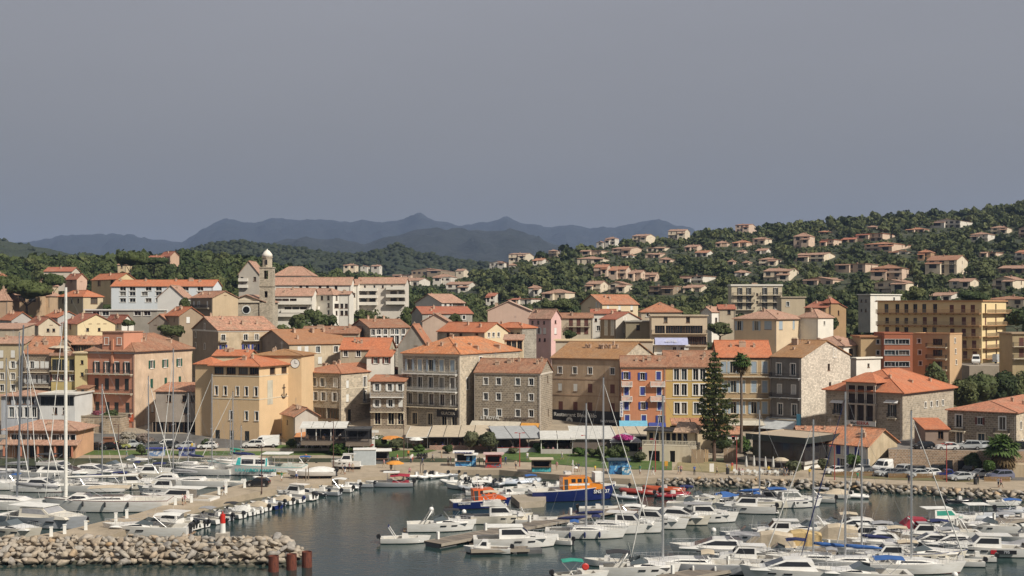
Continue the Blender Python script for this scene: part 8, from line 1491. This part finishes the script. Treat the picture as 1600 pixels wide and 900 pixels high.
cruiser('white trawler with large windows and navy waterline near the rocks',1238,792,9.5,4,'sedan',GW,'blue',GN,0,None,(-1,),False,glass((0.16,0.17,0.16),.1),None,'motor_cruiser',True,False,'blue'); openboat('white boat with black engines beside the trawler',1272,784,6.5,165,GW,2,None,True,'grey'); openboat('white inflatable at the rocks',1330,778,5.5,170,GW,1,None,True,None,True); openboat('covered boat with beige tarpaulin near the rocks',1298,778,6,175,GW,1,None,False,None,False,'beige'); openboat('blue covered boat behind the navy yacht',1140,782,6,20,GW,1,None,False,None,False,'blue'); openboat('dark inflatable with white engine left of the blue covered boat',1125,784,5,15,GK,1,GW,True,None,True)
cruiser('small white sedan cruiser behind the flybridge cruiser',1078,796,7,-15,'express',GW,'black',None,0)
# --- right foreground
cruiser('white sports boat with black canopy in the right foreground',1000,899,9.4,-3,'express',GW,'black',None,0,None,(),False,None,None,'motor_cruiser',True,True,'black'); openboat('small white boat with green awnings and red buoy at the bottom edge',908,905,6.5,8,GW,1,None,True,'green')
mb=MB(); mb.lathe([(.3,-.07),(.42,0),(.3,.07)],12); o_=[o for o in C.objects if o.get('label','').startswith('small white boat with green')][0]; mb.xform(Matrix.Translation((.3,-1.0,1.6))@Matrix.Rotation(R(90),4,'X')); mb.build('life_ring',paint((.55,.04,.03),.5),o_,uv=False)
sailboat('grey white sailing yacht with dark side window and white fenders in the foreground',1078,893,14,174,1036,618,'grey',GG,'beige','black',None,(1,),'white',False,None,None,'white')
cruiser('white hard top cruiser with black wrap windows in the right foreground',1122,871,12,172,'coupe',GW,'black',None,0,None,(),False,None,None,'motor_cruiser',True,False,'grey')
for a in[('boat under a pale beige tent cover',1196,862,8,175,'beige'),('boat under a yellow tan tent cover',1243,860,7.5,175,'tan'),('boat under a grey beige tent cover right of the tan one',1300,850,7.5,172,'beige')]:
 o=openboat(a[0],a[1],a[2],a[3],a[4],GW,0,None,False,None,False,a[5]); L=a[3]; mb=MB(); mb.loft([[(x,-w_,.8),(x,-w_*.9,zz-.25),(x,-w_*.4,zz),(x,w_*.4,zz),(x,w_*.9,zz-.25),(x,w_,.8)]for x,w_,zz in((-.42*L,1.2,2.3),(-.1*L,1.3,2.7),(.08*L,1.2,2.5),(.3*L,.6,1.2))],0,False); mb.poly([(-.42*L,-1.2,.8),(-.42*L,1.2,.8),(-.42*L,1.08,2.05),(-.42*L,.48,2.3),(-.42*L,-.48,2.3),(-.42*L,-1.08,2.05)][::-1]); mb.build('tent',CLO[a[5]],o,uv=False)
cruiser('white motorboat with life ring behind the tan covered boat',1262,838,9,176,'express',GW,'black',None,0,None,(),False,None,None,'motor_cruiser',True,True); cruiser('white coupe boat with long roof behind the grey tented boat',1335,836,10,174,'coupe',GW,'black',None,0,None,(),False); cruiser('white boat with grey canopy left of the red covered cruiser',1348,850,9,174,'sedan',GW,'black',None,0,'white',(),False,None,None,'motor_cruiser',True,False,'grey')
o=cruiser('white cruiser with a dark red canvas enclosure',1402,842,10,176,'express',GW,'black',None,0,None,(),False,None,None,'motor_cruiser',True,True); c,w=superstr(o,[(-4.2,1.2),(-3.6,2.8),(-1.6,2.9),(-.2,1.7)],1.45,1.15,CLO['red'],'canvas_enclosure')
o=cruiser('grey covered cabin cruiser with green window strips near the rocks',1476,822,9.5,6,'sedan',GW,'black',None,0,'white',(),False,CLO['green'],CLO['white'])
openboat('grey inflatable with white hard top and fender row near the rocks',1530,812,9.5,2,GG,0,None,True,None,True,None,'black','white'); openboat('white inflatable at the right edge near the rocks',1592,802,7,0,GG,1,None,True,'blue',True); openboat('white open boat at the right edge',1600,815,6.5,5,GW,1)
o=cruiser('grey white cabin boat with red and black side panel and twin engines',1536,868,9.6,174,'sedan',GW,'black',None,2,None,(),False); mb=MB(); mb.box(-3.6,-1.2,1.60,1.66,.5,1.0); mb.build('side_panel',GK,o,uv=False); mb=MB(); mb.box(-1.2,-.5,1.60,1.66,.5,1.0); mb.build('side_panel',gel((0.4,0.02,0.03)),o,uv=False); text(o,'795',.5,(-2.4,1.68,.75),math.pi,GG)
openboat('small white tender with tilted outboard in front of the red panel boat',1526,877,4.4,172,GW,1,GK,False); openboat('grey covered inflatable at the right edge beside the red panel boat',1592,858,7,172,GG,2,None,False,None,True,'grey'); openboat('white sports boat at the right edge below the pontoon',1596,846,7,175,GW,1,None,True,'white')
cruiser('cream express cruiser with clear windscreen in the right foreground',1440,878,11,-3,'express',GC,'blue',AF_['blue'],0)
sailboat('white sailing yacht with red waterline and steel mast in the right foreground',1425,894,12.5,-3,1424,642,'grey',GW,None,'red',None,(),'white',False)
sailboat('white sailing yacht with navy forestay leading the right foreground row',1330,890,12,176,1321,612,'blue',GW,None,'black',None,(),'navy')
sailboat('white sailing yacht with blue sail cover between the tented boats',1275,886,12,172,1271,655,'blue',GW,'grey','black',None,(),'white')
sailboat('white sailing yacht with thin mast behind the navy forestay',1370,872,10,174,1347,668,'navy',GW,'grey','black',None,(),'white')
for i,(px,py)in enumerate(((674,797),(725,801),(1492,900),(1115,830))):mb=MB(); mb.lathe([(.05,-.3),(.3,-.15),(.38,.1),(.3,.38),(.08,.5)],12); tag(mb.build('mooring_buoy',GW,None,G(px,py,0),smooth=True,uv=False),['left of two white buoys off the rescue launch','right of two white buoys off the rescue launch','white buoy at the lower right','white buoy between the middle row and the foreground'][i],'buoy','white mooring buoys')
# ------------ more boats where the rows are packed
for a in[('white cuddy boat left end of the tented row',1165,846,7,174,'express'),('white sedan boat behind the pale beige tent',1215,842,8,176,'sedan'),('white express boat right of the life ring boat',1300,832,8,176,'express'),('white coupe before the dark red canvas',1372,858,8.5,176,'coupe'),('white sedan boat right of the dark red canvas',1440,846,8,176,'sedan'),('white express boat at the pontoon below the green strips',1484,842,8,178,'express'),('white coupe boat left of the red panel boat',1486,862,8.5,176,'coupe'),('small cuddy boat beside the rocks behind the trawler',1210,778,6.5,10,'express'),('white sedan boat between coupe and trawler',1205,790,7,-8,'sedan'),('white express boat right of the orange inflatable',1092,786,7,-12,'express'),('white sedan boat in the left basin middle',232,748,8,178,'sedan'),('white coupe boat behind the tan bimini yacht',258,760,8,176,'coupe'),('white sedan boat left of the furled grey mainsail',210,764,8.5,2,'sedan'),('white express boat beside the blue striped yacht',120,760,8,-8,'express'),('white coupe boat tucked behind the tall mast',66,768,9,-6,'coupe')]:cruiser(a[0],a[1],a[2],a[3],a[4],a[5],[GW,GC,GW,GG][len(a[0])%4],['black','blue','red'][len(a[0])%3],GN if len(a[0])%5==0 else None,0,['grey',None,'white'][len(a[0])%3],(-1,)if len(a[0])%2 else(),False,None,None,'motor_cruiser',True,len(a[0])%4==0,[None,'navy','beige',None][len(a[0])%4])
for a in[('white dinghy beside the sea rescue launch stern',706,756,4.5,170,True),('white open boat in the quay corner',718,764,5.5,150,False),('grey dinghy in the quay corner',734,766,4.5,160,True),('white open boat behind the landing stage',836,762,5.5,20,False),('white dinghy right of the landing stage',872,762,4.5,15,True),('white open boat between rescue ship and red inflatable',958,764,5.5,160,False),('grey dinghy between rescue ship and red inflatable',975,780,4.5,165,True),('white open boat at the pontoon root',935,800,6,0,False),('white dinghy left of the trawler',1180,782,4.5,10,True),('black dinghy under the reed screen rocks',1160,775,4.5,5,True),('white open boat at the far right rocks',1568,790,6,5,False),('black dinghy at the far right rocks',1500,786,4.5,5,True),('white open boat at the bottom beside the green awning boat',948,884,5.5,175,False),('grey dinghy tied to the long pontoon',1160,890,4.2,160,True),('white dinghy tied to the long pontoon',1480,828,4.2,170,True),('white open boat right of the cream express cruiser',1500,884,5.5,172,False),('white open boat behind the excursion boat stern',452,733,6,178,False),('blue open boat behind the excursion boat',470,731,5.5,176,False)]:openboat(a[0],a[1],a[2],a[3],a[4],GK if 'black' in a[0]else(GG if 'grey' in a[0]else(GN if 'blue' in a[0]else GW)),1,None,True,'blue' if len(a[0])%4==0 and not a[5]else None,a[5])
for i,(px,py,L,mp,mt,c_)in enumerate([(228,741,10,232,588,'white'),(150,768,11,160,600,'navy')]):
 sailboat(['sailing yacht with white sail in the middle of the left basin','sailing yacht with navy sail behind the tan bimini'][i],px,py,L,-6,mp,mt,c_,GW,['navy','grey'][i],'black',None,(),True)
for a in[('white sedan boat between hard top cruiser and pontoon',1160,884,8,174,'sedan',None),('white coupe boat right of the dark red canvas near the pontoon',1455,860,8,175,'coupe','grey'),('white express boat before the pale beige tent',1215,876,8,172,'express','navy'),('white sedan boat beside the cream express cruiser',1388,882,8,176,'sedan','beige'),('white express boat near the right pontoon end',1545,832,8,174,'express','grey'),('white coupe boat low at the bottom edge',1232,905,11,174,'coupe',None),('white express boat filling the bottom edge under the yachts',1345,910,11,176,'express','blue')]:cruiser(a[0],a[1],a[2],a[3],a[4],a[5],GW,'black',None,0,None,(),False,None,None,'motor_cruiser',True,False,a[6])
for px,py,k,c,r,lab in[(1402,745,'hatch',GY,200,'grey hatchback behind the silver hatchback'),(1420,735,'suv',BK,215,'black car by the retaining wall beside the silver estate'),(1442,735,'hatch',DG,215,'dark hatchback tight against the retaining wall'),(1548,737,'suv',GY,215,'grey estate behind the bright small tree'),(1345,739,'hatch',GY,195,'grey hatchback left of the white van'),(1500,751,'hatch',SV,190,'silver hatchback beside the blue jeep'),(1580,742,'hatch',BK,200,'black hatchback near the stone steps'),(290,699,'hatch',SV,190,'silver hatchback before the cream hall'),(176,701,'hatch',BK,0,'black hatchback beside the orange booth'),(325,700,'hatch',WH,185,'white hatchback under the cream hall windows')]:car(lab,px,py,k,c,r)
# ------------ people strolling, more planting and parasols on the promenade
WK=[(700,727,'beside the ticket kiosk'),(790,726,'right of the red kiosk'),(806,733,'near the red lamp'),(870,735,'right of the hire stand'),(900,737,'before the plastic tent'),(930,741,'left of the sea blue kiosk'),(1000,741,'right of the sea blue kiosk'),(1020,743,'below the terrace'),(1060,741,'before the terrace'),(1085,742,'before the plank screen'),(1120,743,'near the menu board'),(1155,744,'beside the parasols'),(1225,744,'before the glass restaurant'),(1265,746,'at the whitewashed house'),(1340,752,'along the paling fence'),(1420,756,'along the right rocks'),(1560,762,'at the right end'),(660,728,'near the scooters'),(690,716,'below the brick pavilion'),(600,731,'beside the white shelter'),(535,741,'at the concrete block'),(505,744,'on the pier root'),(440,752,'on the pier'),(350,775,'halfway along the pier'),(285,789,'near the pier end'),(565,700,'on the garden path'),(720,690,'before the brown stone house'),(870,690,'before the souvenir shop'),(1060,700,'below the yellow house'),(300,704,'before the cream hall'),(130,708,'on the left road')]
tops,bots=['white','blue','beige','pink','grey','yellow','green','navy'],['navy','beige','white','black','grey']
for i,(px,py,wh)in enumerate(WK):
 t_,b_=tops[i%8],bots[(i//3)%5]
 person(f'walker in {t_} top and {b_} bottoms {wh}',px,py,'walk' if i%3 else 'stand',t_,b_,pr.uniform(0,360),i%2==0)
 if i%4==0:person(f'companion in {tops[(i + 3) % 8]} top {wh}',px+4,py+.5,'walk',tops[(i+3)%8],bots[(i+2)%5],pr.uniform(0,360),True)
for i,(px,pyb,pyt,r_,lab)in enumerate([(655,706,694,9,'low shrub before the brick base of the big pavilion'),(700,708,695,10,'low shrub at the right end of the brick base'),(800,709,698,9,'low shrub under the red railing'),(905,713,700,11,'low shrub before the plastic walled tent'),(925,714,701,10,'second low shrub before the plastic walled tent'),(1000,722,704,12,'round shrub left of the white terrace'),(555,690,676,9,'shrub at the yellow wooden screen'),(455,700,686,8,'shrub at the corner of the tiled cabin'),(1180,712,694,10,'shrub left of the glass restaurant'),(1400,722,704,10,'shrub at the left end of the retaining wall'),(1440,720,706,9,'shrub hanging over the retaining wall'),(1285,734,716,9,'shrub between glass restaurant and whitewashed house'),(1055,716,700,9,'shrub at the right end of the balustrade'),(320,700,686,7,'small bush at the stair tower foot'),(110,706,690,9,'small bush right of the harbour office')]):special('shrub',lab,px,pyb,pyt,r_,[LF_B,LF_M,LF_O][i%3],7,700,.18,seed=200+i,trunk=.06,cat='shrub')
for i,(px,py,c_,lab)in enumerate([(650,700,'white','white parasol left of the brick pavilion'),(760,704,'beige','beige parasol between the two pavilions'),(1010,716,'red','dark red parasol beside the balustrade'),(590,694,'white','white parasol above the garden path'),(1220,735,'beige','beige parasol before the glass restaurant'),(535,697,'red','dark red parasol beside the orange awning'),(490,700,'white','white parasol before the orange awning')]):parasol(lab,px,py,1.5,2.4,CLO[c_])
# ------------ each hillside tree is told by the house it stands next to
HS=[(o,o.location.copy(),o['label'])for o in C.objects if o.get('category')in('house','villa','building','apartment block','church')]
seen_={}
def short(l):
 if ' villa ' in l and ', ' in l:q=l.split(', ')[1].split(' from the left '); return f'{q[0]} villa from the left {q[1]}'
 for k in(' with ',' above ',' behind ',' below ',' beside ',' cut ',' between ',' among ',' at the ',' on the ',' in the '):
  if k in l and len(l.split(k)[0].split())>2:l=l.split(k)[0]
 return ' '.join(l.split()[:7])
for o in C.objects:
 if o.name.split('.')[0]in('hillside_tree','umbrella_pine')and o.get('group'):
  p=o.location; h_,q,l=min(HS,key=lambda e:(e[1]-p).length_squared); dx=800+F*p.x/p.y-(800+F*q.x/q.y)
  rel='behind' if p.y>q.y+14 else('left of' if dx<-6 else('right of' if dx>6 else 'in front of'))
  base=f"{'umbrella pine' if o.name[0] == 'u' else 'leafy tree'} {rel} the {short(l)}"; n_=seen_.get(base,0); seen_[base]=n_+1
  o['label']=base if n_==0 else f"{ORD[min(n_, 22)]} {base}"
  # ------------ the air between here and the mountains
mb=MB(); mb.box(-9500,9500,-700,12800,-4.5,745)
hz=mb.build('haze',[],uv=False)
hm=bpy.data.materials.new('haze_air'); hm.use_nodes=True; t=NT(hm.node_tree)
t('OutputMaterial',{'Volume':t('VolumePrincipled',{'Color':(0.38,0.52,0.83,1),'Density':7.2e-5,'Anisotropy':0.1}).outputs[0]})
hz.data.materials.append(hm)
tag(hz,'thin grey blue haze in front of the far mountains','haze',kind='stuff')
